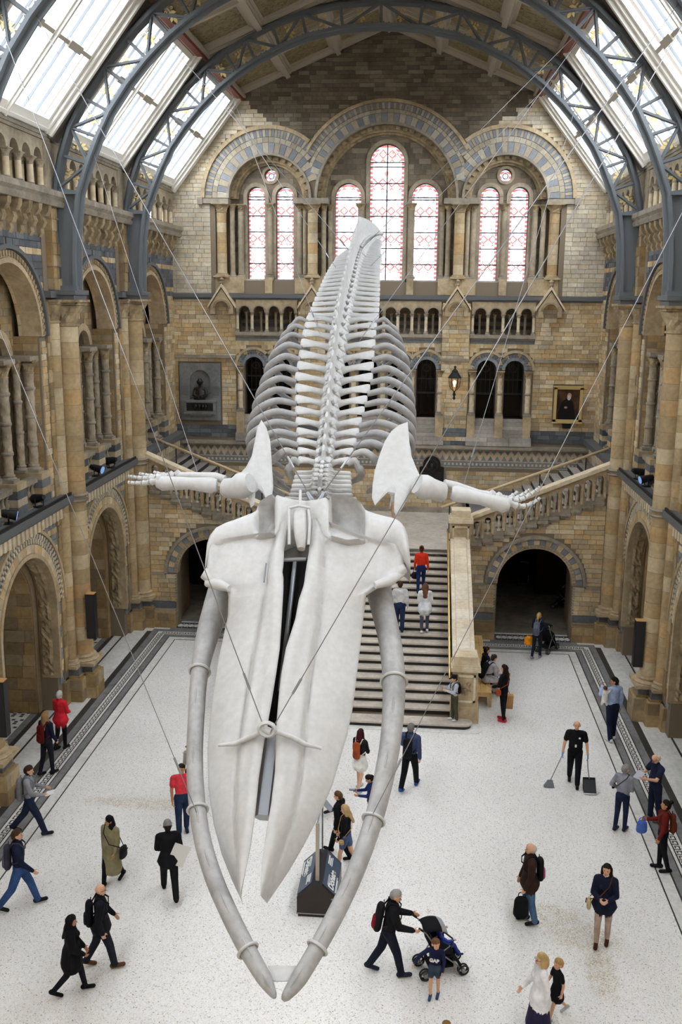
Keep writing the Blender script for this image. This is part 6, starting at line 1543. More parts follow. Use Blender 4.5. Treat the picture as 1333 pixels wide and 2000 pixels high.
# ------------------------------------------------------------------ carried things
def seg_thing(name,segs,label,cat,vx=.016,ratio=.5,group=None):
    o=bpy.data.objects.new(name,bpy.data.meshes.new(name)); C.objects.link(o); tag(o,label,cat,group); job(o,segs,vx,ratio,2); return o
def backpack(P,label,col,size=1.0,accent=None,strap=None,group='backpacks people wear'):
    """worn on the back of person P; body with pocket, two shoulder straps"""
    k=P['k']; t=P['torso']; S=Segs(); c=cloth(col,.7); f=size; db=.112+.66*P['bulk']
    base=t((0,-db-.07*f,1.05)); root=empty('backpack',base); tag(root,label,'backpack',group)
    def rel(p): v=t(p)-base; return (v.x,v.y,v.z)
    rt=P['right']
    S.add(c,rel((0,-db-.075*f,1.36-.38*f)),rel((0,-db-.06*f,1.36)),.125*f*k,.12*f*k,rt,.62)
    o=bpy.data.objects.new('bag_body',bpy.data.meshes.new('bag')); C.objects.link(o); o.parent=root; job(o,S,.016,.5,2)
    S=Segs(); S.add(cloth(accent or col,.7),rel((0,-db-.135*f,1.36-.36*f)),rel((0,-db-.13*f,1.36-.20*f)),.09*f*k,.085*f*k,rt,.5)
    o=bpy.data.objects.new('pocket',bpy.data.meshes.new('pocket')); C.objects.link(o); o.parent=root; job(o,S,.016,.5,1)
    for sg in (-1,1):
        mb=MB(); b=P['bulk']; pts=[(sg*.07,-db-.01,1.36),(sg*.095,-.06,1.475+b*.6),(sg*.1,.04,1.465+b*.6),(sg*.11,.115+b,1.38),(sg*.125,.11+b,1.25),(sg*.16,.0,1.12),(sg*.12,-db,1.06)]
        mb.tube([rel(p) for p in pts],.018*k,6,flat=(tuple(P['back']),.6)); mb.build('strap',cloth(strap or col),root,True)
    mb=MB(); mb.tube([rel((-.03,-db-.03,1.36+.1*f)),rel((0,-db-.03,1.36+.135*f)),rel((.03,-db-.03,1.36+.1*f))],.008,6); mb.build('handle',cloth(col),root,True)
    return root
def place_mb(mb,name,m,root,smooth=False): return mb.build(name,m,root,smooth)
def satchel(P,label,col,side=1,low=.88,size=1.0,strapcol=None,name='shoulder_bag',front=.05,out=.25):
    """bag at the hip with a strap over the opposite shoulder"""
    t=P['torso']; k=P['k']; base=t((side*(out+P['bulk']),front,low)); root=empty(name,base); tag(root,label,'bag')
    def rel(p): v=t(p)-base; return (v.x,v.y,v.z)
    S=Segs(); S.add(cloth(col,.6),rel((side*(out+P['bulk']),front,low-.10*size)),rel((side*(out+P['bulk']),front,low+.06*size)),.12*size*k,.11*size*k,P['back'],.42)
    o=bpy.data.objects.new('bag_body',bpy.data.meshes.new('bag')); C.objects.link(o); o.parent=root; job(o,S,.015,.5,2)
    b=P['bulk']; mb=MB(); mb.tube([rel(p) for p in ((side*(out+.01),front-.05,low+.1),(side*.1,-.14-b,1.2),(-side*.11,-.09-b,1.45),(-side*.12,.0,1.49+b),(-side*.08,.13+b,1.36),(side*.08,.16+b,1.12),(side*(out+.01),front+.05,low+.1))],.01*k,6); mb.build('strap',cloth(strapcol or col),root,True)
    mb=MB(); mb.tube([rel((side*(out+.055+b),front-.08*size,low+.03)),rel((side*(out+.062+b),front,low-.0)),rel((side*(out+.055+b),front+.08*size,low+.03))],.012,6); mb.build('flap_edge',cloth(strapcol or col),root,True)
    return root
def paper(pos,label,w_,h_,nrm,up,name='leaflet',col=(.8,.8,.78),cat='paper'):
    o=empty(name,pos); tag(o,label,cat); n=Vector(nrm).normalized(); u=Vector(up); u=(u-n*u.dot(n)).normalized(); r=u.cross(n)
    for i,(a,b,tl) in enumerate(((-.5,0,.12),(0,.5,-.12))):
        mb=MB(); c=[r*a*w_+n*(-tl*w_*abs(a)*2*0+ (tl*w_*.5 if abs(a)>.4 else 0)),r*b*w_+n*((tl*w_*.5) if abs(b)>.4 else 0)]
        P=[c[0]-u*h_/2,c[1]-u*h_/2,c[1]+u*h_/2,c[0]+u*h_/2]; mb.rings([[p-n*.002 for p in P],[p+n*.002 for p in P]]); mb.build('fold',mat(name+'_paper',col,.7),o)
    return o
def walk(front,st=22,kb=26): a=(st,8); b=(-st*.8,kb); return (a,b) if front=='R' else (b,a)
def swing(front,amt=16,e=18): return ((-amt,8,e,4),(amt,8,e+6,4)) if front=='R' else ((amt,8,e+6,4),(-amt,8,e,4))
fl=lambda u,v,z=0:Vector(at_floor(u,v,z))
P={}
# left side
P['redjacket']=person(fl(122,1462),-15,1.63,'grey-haired person in a bright red jacket seen from behind','cf2a38','1b1a1e','161616','l','b9b9b8','short',True,((2,3),(-6,10)),((10,8,55,25),(12,8,60,25)),bulk=.02,coat=.05,collar='b8c4d8')
P['burg']=person(fl(95,1512),-25,1.69,'blonde woman in navy with a glossy burgundy backpack, from behind','1d2136','22232c','15151a','l','957650','long',True,((6,4),(-8,10)),((4,8,30,10),(-4,10,14,0)),bulk=.015)
backpack(P['burg'],'glossy burgundy backpack on the blonde woman in navy','5a1512',.95)
P['greysweat']=person(fl(62,1628),-80,1.72,'young man in a grey sweatshirt striding past the left border','8f9097','222a3f','1c1c20','l','3a281b','short',False,walk('R',26,20),((22,8,62,8),(14,10,66,12)),head=(0,10),bulk=.018,collar='1d2133')
backpack(P['greysweat'],'grey mottled backpack on the young man in grey','77777c',1.05,'58585e')
paper(P['greysweat']['hands'][0][0]+Vector((.06,0,.05)),'white folded map in the hands of the man in grey',.2,.14,(-.4,-.3,.8),(0,1,.2))
P['navyhood']=person(fl(42,1772),-72,1.75,'young man in a navy hooded top and blue jeans walking right','1d2238','35507f','17181c','l','4a3627','short',False,walk('L',25,18),((18,10,28,6),(-20,10,20,4)),bulk=.02,collar='1a1e30')
backpack(P['navyhood'],'dark patterned backpack on the man in the navy top','3a3947',1.0,'5c5866')
P['trench']=person(fl(220,1725),165,1.55,'woman in a long olive trench coat with a black headscarf','8b8468','17171a','141416','m','0e0e10','scarf',True,walk('R',18,14),((-6,8,12,4),(8,9,22,8)),head=(-40,0),bulk=.025,coat=.52)
satchel(P['trench'],'black leather handbag hanging beside the olive trench coat','141317',-1,.95,1.25,out=.33)
P['knit']=person(fl(332,1748),20,1.68,'man all in black with a patterned knitted hat walking away','17171b','161618','121214','m','171313','short',False,walk('L',24,22),((-8,12,20,0),(12,8,40,20)),lean=4,bulk=.025,coat=.06,hat=('knit','8d8b86'))
paper(P['knit']['torso']((.20,-.12,1.0)),'large white newspaper tucked under the arm of the man in black',.34,.42,(.3,-.9,.2),(.35,.2,.8),'newspaper',(.72,.72,.70))
P['bald']=person(fl(202,1888),-70,1.68,'bald man in a black quilted jacket and brown shoes','1a1b22','23262f','5e3d28','l','3a2a20','bald',False,walk('R',18,14),((-10,12,24,6),(14,10,26,8)),bulk=.035,coat=.05,glasses=True)
backpack(P['bald'],'black backpack on the bald man','111218',1.0)
P['blackcoat']=person(fl(145,1940),-75,1.55,'woman with long black hair in a bulky black coat','0f0f12','181a24','0d0d10','m','0c0b0d','long',True,walk('L',18,26),((8,8,40,20),(6,8,40,20)),head=(0,8),bulk=.05,coat=.22)
P['coral']=person(fl(358,1628),-160,1.7,'man in a coral red polo shirt half hidden by the left jawbone','e0424e','24324f','1c2c4a','m','2a201a','short',False,((6,4),(-6,8)),((0,8,14,4),(0,10,18,4)),sleeve='short',bulk=.015,head=(-20,0))
P['redcap']=person(fl(376,1574),150,1.62,'person in a red cap standing behind the left jawbone','b9b3ae','2b3040','1c1c20','l','2c221c','short',False,hat=('cap','c01f34'))
# middle
P['redhair']=person(fl(703,1543),-30,1.62,'dark red-haired woman in a black top and white skirt seen from behind','232126','e6e4e0','b9bcc4','l','3b1219','long',True,walk('L',10,18),((10,8,60,30),(6,8,50,25)),legwear='bare',skirt=.22,bulk=.005)
backpack(P['redhair'],'tan leather backpack on the dark red-haired woman','a5522c',.9,'96482a','d8cfc4')
P['bluehood']=person(fl(800,1540),-20,1.75,'grey-haired man in a slate blue hooded jacket walking away','3f4d6d','131317','27559b','l','6d6c6a','short',False,walk('R',20,16),((-6,9,16,2),(16,8,70,14)),bulk=.03,collar='3a4766')
backpack(P['bluehood'],'black backpack on the man in the slate blue jacket','121318',1.0)
P['phone']=person(fl(724,1618),100,1.32,'dark-haired girl in navy looking down at a phone','1f2c5e','1a1c26','222228','m','17110e','pony',True,((2,2),(-2,4)),((28,8,62,10),(28,8,66,12)),head=(0,28),bulk=.012,child=True)
mb=MB(); p=P['phone']['hands'][0][0]+Vector((-.05,0,.03)); mb.box(-.07,.07,-.035,.035,-.005,.005); o=mb.build('phone',M['blackgloss'],None,loc=p); tag(o,'small dark phone in the hands of the girl in navy','phone'); mb=MB(); mb.box(-.06,.06,-.03,.03,.005,.0065); mb.build('screen',mat('phone_screen',(.2,.25,.3),.2),o)
P['blacksw']=person(fl(662,1672),70,1.56,'young man in a black sweater beside the blonde woman','141417','121215','17171b','l','5a3f2c','short',False,walk('R',22,14),((8,8,20,4),(-10,8,18,4)),head=(10,12),bulk=.02)
P['blondeblack']=person(fl(676,1698),80,1.52,'blonde long-haired woman in a black jumper and denim shorts','131316','4d5f86','24222a','l','b3966a','long',True,walk('L',16,20),((6,8,30,14),(4,8,26,10)),legwear='shorts',bulk=.02,head=(10,15))
satchel(P['blondeblack'],'small tan shoulder bag on the blonde woman in black','b9936b',-1,.9,.6)
P['hidden']=person(fl(612,1592),75,1.7,'person hidden behind the snout with one dark shoe showing','5c6a86','9aa0a8','2a2a2e','l','3a2d22','short',False,walk('L',20,30),swing('L'))
# stroller group
P['oldman']=person(fl(758,1902),-84,1.73,'grey-haired man in a black jacket pushing a pushchair','17171b','1b1e2c','23293c','l','9b9a98','short',False,walk('R',20,16),((26,8,52,2),(30,8,48,2)),lean=8,head=(-22,16),bulk=.045,collar='4f8fd6')
backpack(P['oldman'],'black and red backpack on the grey-haired man','161418',1.05,'7c1620')
P['boy']=person(fl(848,1948),170,1.12,'small boy in a navy jumper lettered GAP reaching sideways','1e2444','3b4a5c','2d4a6c','l','6a4a33','short',False,((4,3),(-4,5)),((48,58,10,0),(2,10,20,10)),legwear='shorts',child=True,head=(38,8),bulk=.012)
P['headonly']=person(fl(868,2112),160,1.02,'child with light brown hair at the lower edge of the picture','6d3f40','2c3242','222222','l','8a6a42','curly',False,child=True)
P['white']=person(fl(1050,2030),100,1.62,'blonde woman in a white cardigan over a dark patterned dress','e9e9ee','2a2745','24222c','l','b79a68','bob',True,walk('R',16,16),((14,8,30,6),(-12,8,16,2)),skirt=.62,bulk=.018,coat=.12,legwear='bare',glasses=True)
P['kid']=person(fl(1085,1988),115,1.12,'girl in a black dress stepping out behind the white cardigan','16161b','14141a','a5a7ad','l','b18a5a','short',True,walk('L',20,26),((16,8,26,6),(-10,8,20,2)),legwear='bare',skirt=.24,child=True,sleeve='short')
P['brown']=person(fl(1030,1802),95,1.7,'bald elderly man in a dark brown jacket carrying a black bag','35241f','4f6b8f','17171c','l','cfcac4','fringe',False,((3,4),(-5,8)),((6,8,16,4),(4,8,20,4)),bulk=.035,coat=.04)
backpack(P['brown'],'black and pink backpack on the man in brown','17161b',.95,'a0416f')
o=None
def holdall(pos,label,col,w_=.26,h_=.34,d_=.16,name='holdall',rz=0):
    root=empty(name,pos,rz); tag(root,label,'bag'); S=Segs(); S.add(cloth(col,.6),(0,0,-h_+d_*.3),(0,0,-d_*.9),w_/2,w_/2*.9,(1,0,0),d_/w_)
    b=bpy.data.objects.new('bag_body',bpy.data.meshes.new('bag')); C.objects.link(b); b.parent=root; job(b,S,.016,.5,2)
    mb=MB(); mb.tube([(-.07,0,-.12),(-.05,0,-.02),(0,0,.0),(.05,0,-.02),(.07,0,-.12)],.01,6); mb.build('handle',cloth(col),root,True); return root
holdall(P['brown']['hands'][1][0]+Vector((-.02,0,.0)),'black holdall hanging from the hand of the man in brown','121215',.3,.52,.2)
P['beige']=person(fl(1175,1845),165,1.68,'dark-haired woman in a navy jacket, white scarf and beige trousers','1a1f33','b39f92','4a2a20','l','1f1716','bob',True,((6,3),(-6,5)),((16,10,72,38),(14,10,74,38)),head=(-6,-4),bulk=.02,coat=.08,collar='d9cdd2')
satchel(P['beige'],'small cream shoulder bag held in front of the navy jacket','b7a57c',1,.98,.9,'5b3527',front=.2)
# right side
P['cleaner']=person(fl(1120,1532),172,1.72,'bald cleaner in a black polo shirt holding a broom and dustpan','141418','15161a','111114','l','b9a08f','fringe',False,walk('L',14,14),((4,16,10,0),(4,16,10,0)),sleeve='short',bulk=.02,belly=.06,glove='6fa8d8')
P['blueshirt']=person(fl(1193,1446),25,1.84,'tall dark-haired man in a pale blue shirt carrying a baby','a9bbe0','1d2338','d9dade','m','19130f','short',False,((5,4),(-5,6)),((-4,9,12,2),(46,14,92,40)),head=(55,4),bulk=.015)
P['greytop']=person(fl(1212,1622),-35,1.62,'short grey-haired woman in a pale grey top with hand on hip','8b8d98','1d2740','2a2d3a','l','8a8987','short',True,((3,3),(-4,6)),((6,8,60,30),(-6,26,58,26)),head=(-20,14),bulk=.02)
satchel(P['greytop'],'small black shoulder bag on the woman in the grey top','1a191e',-1,1.1,.7)
P['navypolo']=person(fl(1276,1602),110,1.68,'white-haired man in a navy polo shirt reading a leaflet','20253c','1f2536','6d6660','l','d7d5d2','fringe',False,((3,3),(-5,6)),((34,10,62,24),(34,10,62,24)),sleeve='short',head=(0,28),bulk=.02,belly=.08,glasses=True)
paper((P['navypolo']['hands'][0][0]+P['navypolo']['hands'][1][0])/2+Vector((0,0,.03)),'grey leaflet in the hands of the man in the navy polo',.2,.22,(-.5,-.2,.8),(0,.1,.5),col=(.45,.45,.52))
P['maroon']=person(fl(1290,1700),80,1.63,'woman in a maroon jumper and black trousers with hair tied back','6a211d','16161a','141416','m','21150f','bun',True,((3,3),(-6,10)),((24,8,64,20),(4,8,14,2)),bulk=.015,head=(0,-6))
backpack(P['maroon'],'brown leather backpack on the woman in maroon','5d2b18',.9)
holdall(P['maroon']['hands'][0][0]+Vector((-.02,0,.05)),'blue jacket draped over the arm of the woman in maroon','4a67b5',.24,.34,.14,'folded_jacket')
P['paperbag']=person(fl(982,1408),60,1.7,'dark-haired woman in black with red shoes holding a paper bag','141418','121216','c2263a','l','241312','long',True,((2,2),(-4,4)),((-2,8,10,2),(14,8,50,20)),bulk=.02,head=(20,4))
satchel(P['paperbag'],'rust brown shoulder bag across the woman in black','a04a26',-1,.98,.8)
# stairs
def on_step(i,x): return Vector((x,Y0S+RUN*i+.2,RISE*(i+1)))
P['red']=person(on_step(14,1.72),0,1.62,'woman in an orange-red jumper climbing the stairs','d3371f','1d2c5c','17181f','l','4a2c1c','bun',True,((14,18),(-6,6)),((-4,12,14,2),(6,10,16,2)),bulk=.012)
holdall(P['red']['hands'][1][0],'dark handbag in the left hand of the woman in orange-red','251a22',.24,.3,.14,'handbag')
P['puff']=person(on_step(9,1.86),0,1.62,'woman in a white quilted jacket climbing the stairs','d9dde3','4a4d5b','d6d6da','l','6a4630','long',True,((12,14),(-6,8)),((4,10,70,20),(4,10,70,20)),bulk=.035,coat=.1)
P['whitesw']=person(on_step(9,1.08),0,1.66,'man in a white sweater climbing beside the jawbone','d2d2d6','24304f','1c1c24','l','3a2a20','short',False,((-4,4),(8,12)),((0,10,14,2),(4,10,16,2)),bulk=.02)
P['cap']=person(Vector((2.72,25.46,RISE)),110,1.34,'child in a black cap and camouflage trousers on the bottom step','b9bcc8','4a4a38','dcdcde','l','2a211b','short',False,((2,2),(-3,4)),((34,10,80,26),(30,10,80,26)),child=True,hat=('cap','14151a'),head=(0,16),bulk=.02)
backpack(P['cap'],'black and red backpack on the child in the cap','17161a',.75,'8b1e22')
# benches: seated pair, buggy woman, passage and landing figures
P['seat1']=person(Vector((3.72,27.55,0)),-60,1.68,'person in a pale grey hoodie seated on the nearer bench','a9a5ab','b9b6b8','2a2b33','l','33221a','curly',False,((78,78),(76,80)),((30,8,50,12),(30,8,50,12)),lean=24,seat=.49,head=(0,20),bulk=.02)
backpack(P['seat1'],'black backpack on the seated person in grey','131419',1.05)
P['seat2']=person(Vector((3.68,28.2,0)),-70,1.66,'seated person with dark hair behind the grey hoodie','23242c','2b3040','25262c','l','2d1c15','bun',True,((78,78),(76,80)),((20,8,50,12),(20,8,50,12)),lean=10,seat=.49,bulk=.02)
P['buggyw']=person(fl(1048,1286),-24,1.6,'blonde woman with a grey backpack pushing a buggy to the archway','1c2133','20222d','8a8d96','l','b8935e','pony',True,walk('R',12,14),((26,12,58,-4),(26,12,58,-4)),lean=6,bulk=.015)
backpack(P['buggyw'],'grey backpack on the woman pushing a buggy','6b6f7d',1.0,'5a5e6c')
holdall(P['buggyw']['torso']((-.32,.05,.86)),'yellow and orange carrier bag beside the buggy','e8941a',.32,.36,.14,'carrier_bag')
P['passage']=person(Vector((6.95,40.1,0)),150,1.7,'dark figure standing inside the right archway','1d1713','15151a','111111','m','120e0c','short',False)
P['landing']=person(Vector((.62,36.6,ZL)),70,1.66,'blonde person in white standing on the stair landing','dcdcdc','c4a48e','555555','l','a8824f','bob',True)
P['landing2']=person(Vector((-2.0,36.9,ZL)),-60,1.72,'person in dark blue on the left of the stair landing','1c2742','1a1c25','151515','l','2d2019','short',False)
P['gallery']=person(Vector((1.62,40.7,6.93)),170,1.7,'dim figure in dark clothes behind the arched doorway glass','1a1a20','15151a','111111','l','2d2019','short',False)
P['gallery2']=person(Vector((1.95,41.1,6.93)),150,1.66,'dim figure in a white shirt behind the arched doorway glass','b9b9c0','15151a','111111','l','2d2019','short',False)
# baby in the man's arm
S=Segs(); B=P['blueshirt']; c0=B['Hd']((-.17,.10,1.47))
S.add(cloth('e6e2e0'),(0,0,-.28),(0,0,-.06),.085,.075); S.add(SKIN['l'],(0,0,.03),(0,.0,.05),.062,.06); S.add(cloth('e6e2e0'),(.06,.0,-.08),(.13,.02,-.02),.03,.025); S.add(cloth('e6e2e0'),(.04,0,-.28),(.07,.03,-.42),.04,.035); S.add(cloth('e6e2e0'),(-.04,0,-.28),(-.06,.03,-.42),.04,.035); S.add(SKIN['l'],(.13,.02,-.02),(.15,.02,.0),.02,.018)
o=seg_thing('person',S,'tiny baby in white held against the shoulder of the pale blue shirt','person',.011,.5); o.location=c0+Vector((-.13,-.02,-.02))
G=Segs(); G.add(cloth('5a4030'),(0,-.01,.06),(0,.0,.07),.06,.058); ho=bpy.data.objects.new('hair',bpy.data.meshes.new('hair')); C.objects.link(ho); ho.parent=o; job(ho,G,.011,.5,1)
# white lettering on the boy's chest
fc=bpy.data.curves.new('chest_lettering','FONT'); fc.body='GAP'; fc.size=.085; fc.extrude=.004; fc.align_x='CENTER'; fc.offset=.004
lt=bpy.data.objects.new('chest_lettering',fc); C.objects.link(lt); tmp_dg=None
b=P['boy']; lt.parent=b['obj']; lt.data.materials.append(M['white'])
lt.location=(0,.108,.765); lt.rotation_euler=(math.radians(88),0,PI); lt.name='chest_lettering'
# ================================================================== movable things
def tubeobj(pts,r,name,m,root,seg=8): mb=MB(); mb.tube(pts,r,seg); return mb.build(name,m,root,True)
def pushchair(loc,rz,label,fab='17171b',trim='9a9ca3',full=True):
    """faces +Y locally; handles towards -Y"""
    R=empty('pushchair',loc,math.radians(rz)); tag(R,label,'pushchair')
    st=M['steel']; bl=M['black']
    for s in (-1,1):
        x=s*.2
        tubeobj([(x,-.48,1.03),(x,-.36,.92),(x,-.1,.5),(x,.32,.12)],.013,'frame_tube',st,R)
        tubeobj([(x,-.34,.12),(x,-.12,.48),(x,.08,.62)],.013,'frame_tube',st,R)
        tubeobj([(x,-.50,1.05),(x,-.42,.98)],.02,'handle_grip',bl,R)
        for (y,r) in ((-.36,.095),(.34,.09)):
            for dx in (-.03,.03):
                mb=MB(); ring=[(x+dx,y+r*math.cos(q),r*.98+.016+r*math.sin(q)*.98) for q in np.linspace(0,2*PI,17)]; mb.tube(ring,.016,6); w_=mb.build('wheel',bl,R,True)
                mb=MB(); mb.tube([(x+dx-.012,y,r),(x+dx+.012,y,r)],.04,8); mb.build('hub',st,w_,True)
    tubeobj([(-.2,-.34,.14),(.2,-.34,.14)],.01,'axle',st,R); tubeobj([(-.2,.32,.13),(.2,.32,.13)],.01,'axle',st,R)
    f=cloth(fab); mb=MB(); prof=[(-.30,.86),(-.24,.62),(-.14,.40),(-.02,.36),(.16,.40),(.24,.28),(.32,.14)]
    rings=[]
    for y,z in prof: rings.append([(-.19,y,z+.05),(-.16,y,z),(.16,y,z),(.19,y,z+.05),(.19,y-.02,z-.02),(-.19,y-.02,z-.04)])
    mb.rings(rings); mb.build('seat',f,R,True)
    for s in (-1,1): mb=MB(); mb.prism([(-.28,.84),(-.2,.5),(.12,.44),(.1,.6),(-.1,.74)],s*.2-.008,s*.2+.008,'x'); mb.build('side_panel',f,R)
    for (a0,a1,nm,c) in ((-20,30,'canopy',fab),(30,48,'canopy_trim',trim)):
        mb=MB(); rings=[]
        for q in np.linspace(math.radians(100-a0),math.radians(100-a1),7):
            y0,z0=-.20+.36*math.cos(q),.66+.36*math.sin(q); rings.append([(.21*math.cos(t),y0-.0,z0-.06*(1-math.sin(t))) for t in np.linspace(0,PI,9)]+[(.20*math.cos(t),y0,z0-.015-.06*(1-math.sin(t))) for t in np.linspace(PI,0,9)])
        mb.rings(rings); mb.build(nm,cloth(c),R,True)
    mb=MB(); mb.box(-.17,.17,-.26,.16,.16,.18); mb.box(-.17,.17,-.27,-.25,.16,.3); mb.box(-.17,.17,.15,.17,.16,.26); mb.build('basket',f,R)
    tubeobj([(-.2,-.12,.56),(-.19,.12,.6),(0,.2,.6),(.19,.12,.6),(.2,-.12,.56)],.016,'bumper_bar',bl,R)
    return R
o1=P['oldman']; h=(o1['hands'][0][0]+o1['hands'][1][0])/2
ang=-72; d=Vector((-math.sin(math.radians(ang)),math.cos(math.radians(ang)),0))
pushchair((h.x+d.x*.47,h.y+d.y*.47,0),ang,'black pushchair with grey canopy edge pushed by the grey-haired man')
pc=Vector((h.x+d.x*.47,h.y+d.y*.47,0))
P['toddler']=person(pc+Vector((0,0,0)),ang,.86,'blond toddler in blue sitting in the pushchair','3d4fae','2f3f86','2c3350','l','d2b07c','short',False,((86,60),(80,60)),((40,20,40,20),(50,50,10,-10)),child=True,seat=.47,lean=-14)
b2=P['buggyw']; h=(b2['hands'][0][0]+b2['hands'][1][0])/2; pushchair((h.x+.27,h.y+.40,0),-32,'black buggy in front of the woman with the grey backpack')
pushchair((6.05,39.6,0),170,'dark buggy standing inside the right archway')
pushchair((7.25,36.4,0),60,'dark pushchair half hidden by the right archway jamb')
# paper carrier bag
hp=P['paperbag']['hands'][0][0]
_rv=P['paperbag']['right']; hp=hp+_rv*.15; root=empty('paper_bag',(hp.x,hp.y,hp.z-.5)); tag(root,'brown paper carrier bag in the hand of the woman in black','bag')
kraft=mat('kraft_paper',hexc('b98d58'),.8); mb=MB(); mb.rings([[(-.16,-.07,0),(.16,-.07,0),(.16,.07,0),(-.16,.07,0)],[(-.17,-.08,.4),(.17,-.08,.4),(.17,.08,.4),(-.17,.08,.4)]]); mb.build('bag_body',kraft,root)
for s in (-1,1): tubeobj([(-.06,s*.075,.39),(-.05,s*.04,.49),(.05,s*.04,.49),(.06,s*.075,.39)],.006,'handle',kraft,root)
# broom and dustpan
hl,hr=P['cleaner']['hands'][1],P['cleaner']['hands'][0]
def grip(p): return Vector(p[0])
g=grip(hr); root=empty('broom',g); tag(root,'short grey broom trailing from the gloved hand of the cleaner','broom')
tip=Vector((-.28,-.10,-g.z+.16)); tubeobj([Vector((.03,.02,.12)),tip],.012,'handle',M['steel'],root); mb=MB(); dd=(tip).normalized(); a=tip; b=tip+Vector((-.03,-.05,-.14))
mb.rings([[a+Vector((-.06,0,.0)),a+Vector((.06,0,0)),a+Vector((.06,.04,.0)),a+Vector((-.06,.04,0))],[b+Vector((-.13,-.04,0)),b+Vector((.13,-.04,0)),b+Vector((.13,.06,.0)),b+Vector((-.13,.06,0))]]); mb.build('bristles',mat('broom_bristle',(.16,.17,.2),.9),root)
g=grip(hl); root=empty('dustpan',g); tag(root,'black long-handled dustpan in the other hand of the cleaner','dustpan')
b=Vector((.06,-.12,-g.z+.3)); tubeobj([Vector((0,0,.1)),Vector((.02,-.03,-.2)),b],.012,'handle',M['steel'],root)
mb=MB(); mb.prism([(b.y+.05,b.z+.02),(b.y+.05,b.z-.02),(b.y-.24,b.z-.26),(b.y-.02,b.z-.24)],b.x-.15,b.x+.15,'x'); mb.build('pan',M['black'],root)
mb=MB(); mb.box(b.x-.15,b.x+.15,b.y-.25,b.y-.22,b.z-.275,b.z-.255); mb.build('lip',M['white'],root)
# badge on the cleaner
o=P['cleaner']['obj']; mb=MB(); mb.box(-.022,.022,.146,.150,1.06,1.13); mb.build('badge',M['white'],o); mb=MB(); mb.box(-.105,-.06,.118,.125,1.27,1.31); mb.build('name_tag',M['white'],o)
# ---- oak benches
def bench(x0,x1,y0,y1,label):
    R=empty('bench',((x0+x1)/2,(y0+y1)/2,0)); tag(R,label,'bench','oak benches by the stairs'); hx,hy=(x1-x0)/2,(y1-y0)/2
    n=3
    for i in range(n): mb=MB(); a=-hx+2*hx*i/n; mb.box(a+.003,a+2*hx/n-.003,-hy,hy,.39,.45); mb.build('seat_board',M['wood'],R)
    for s in (-1,1):
        mb=MB(); mb.prism([(-hx,.0),(-hx+.07,0),(-hx+.08,.32),(hx-.08,.32),(hx-.07,0),(hx,0),(hx,.39),(-hx,.39)],s*hy-(.06 if s>0 else 0),s*hy+(.06 if s<0 else 0),'y'); mb.build('end_frame',M['wood'],R)
    mb=MB(); mb.box(-hx+.03,hx-.03,-hy+.05,hy-.05,.31,.39); mb.build('apron',M['wood'],R)
bench(3.4,3.86,29.35,31.75,'long oak bench nearer the archway, empty'); bench(3.4,3.86,26.8,29.0,'long oak bench with two people seated by the newel')
# ---- donation box
R=empty('donation_box',(-.18,16.5,0)); tag(R,'dark gabled donation box with an upright glass pane','donation box')
wd=mat('dark_walnut',(.028,.02,.016),.35); D1=1.25
mb=MB(); mb.prism([(-.38,.09),(.38,.09),(.38,.42),(.10,.70),(-.10,.70),(-.38,.42)],0,D1,'y'); mb.build('case',wd,R)
mb=MB(); mb.box(-.36,.36,.02,D1-.02,0,.07); mb.build('plinth',wd,R); mb=MB(); mb.box(-.39,.39,-.01,D1+.01,.07,.09); mb.build('steel_edge',M['steel'],R)
scr=mat('sign_blue_grey',hexc('4a5568'),.25)
for s in (-1,1):
    mb=MB(); t=.012; a=Vector((s*.105,0,.70)); b=Vector((s*.375,0,.43)); nn=Vector((s*.7,0,.7)); mb.rings([[a+Vector((0,.06,0)),b+Vector((0,.06,0)),b+Vector((0,D1-.06,0)),a+Vector((0,D1-.06,0))],[p+nn*t for p in (a+Vector((0,.06,0)),b+Vector((0,.06,0)),b+Vector((0,D1-.06,0)),a+Vector((0,D1-.06,0)))]]); pn=mb.build('sign_panel',scr,R)
    def text(body,size,along,down,nm='panel_lettering'):
        f_=bpy.data.curves.new(nm,'FONT'); f_.body=body; f_.size=size; f_.extrude=.002; f_.offset=.006 if size>.1 else 0; f_.materials.append(M['white']); o=bpy.data.objects.new(nm,f_); C.objects.link(o); o.parent=pn
        # reads along y on the sloping face
        ex=Vector((0,1,0))*(1 if s>0 else -1); ez=nn.normalized(); ey=ez.cross(ex); p=a.lerp(b,down)+Vector((0,along,0))+ez*(t+.003)
        o.matrix_local=Matrix(((ex.x,ey.x,ez.x,p.x),(ex.y,ey.y,ez.y,p.y),(ex.z,ey.z,ez.z,p.z),(0,0,0,1)))
    y_=.12 if s>0 else D1-.12
    text('Donate',.2,y_,.72); 
    mb=MB(); ez=nn.normalized(); dn=(b-a).normalized()
    for (y0_,y1_,d0,wd_) in ((.12,.62,.84,.018),(.12,.55,.91,.014),(.80,1.10,.12,.03),(.80,1.05,.24,.03),(.80,1.10,.36,.022),(.16,.5,.30,.010),(.16,.5,.36,.010),(.16,.45,.42,.010)):
        p=a.lerp(b,d0)+ez*(t+.001); q0,q1=(y0_,y1_) if s>0 else (D1-y1_,D1-y0_)
        A_=[p+Vector((0,q0,0)),p+Vector((0,q1,0)),p+Vector((0,q1,0))+dn*wd_,p+Vector((0,q0,0))+dn*wd_]; mb.rings([A_,[c_+ez*.002 for c_ in A_]])
    o=mb.build('print_lines',M['white'],pn); o['kind']='stuff'
mb=MB(); mb.box(-.09,.09,.0,D1,.70,.705); mb.build('ridge_strip',M['black'],R)
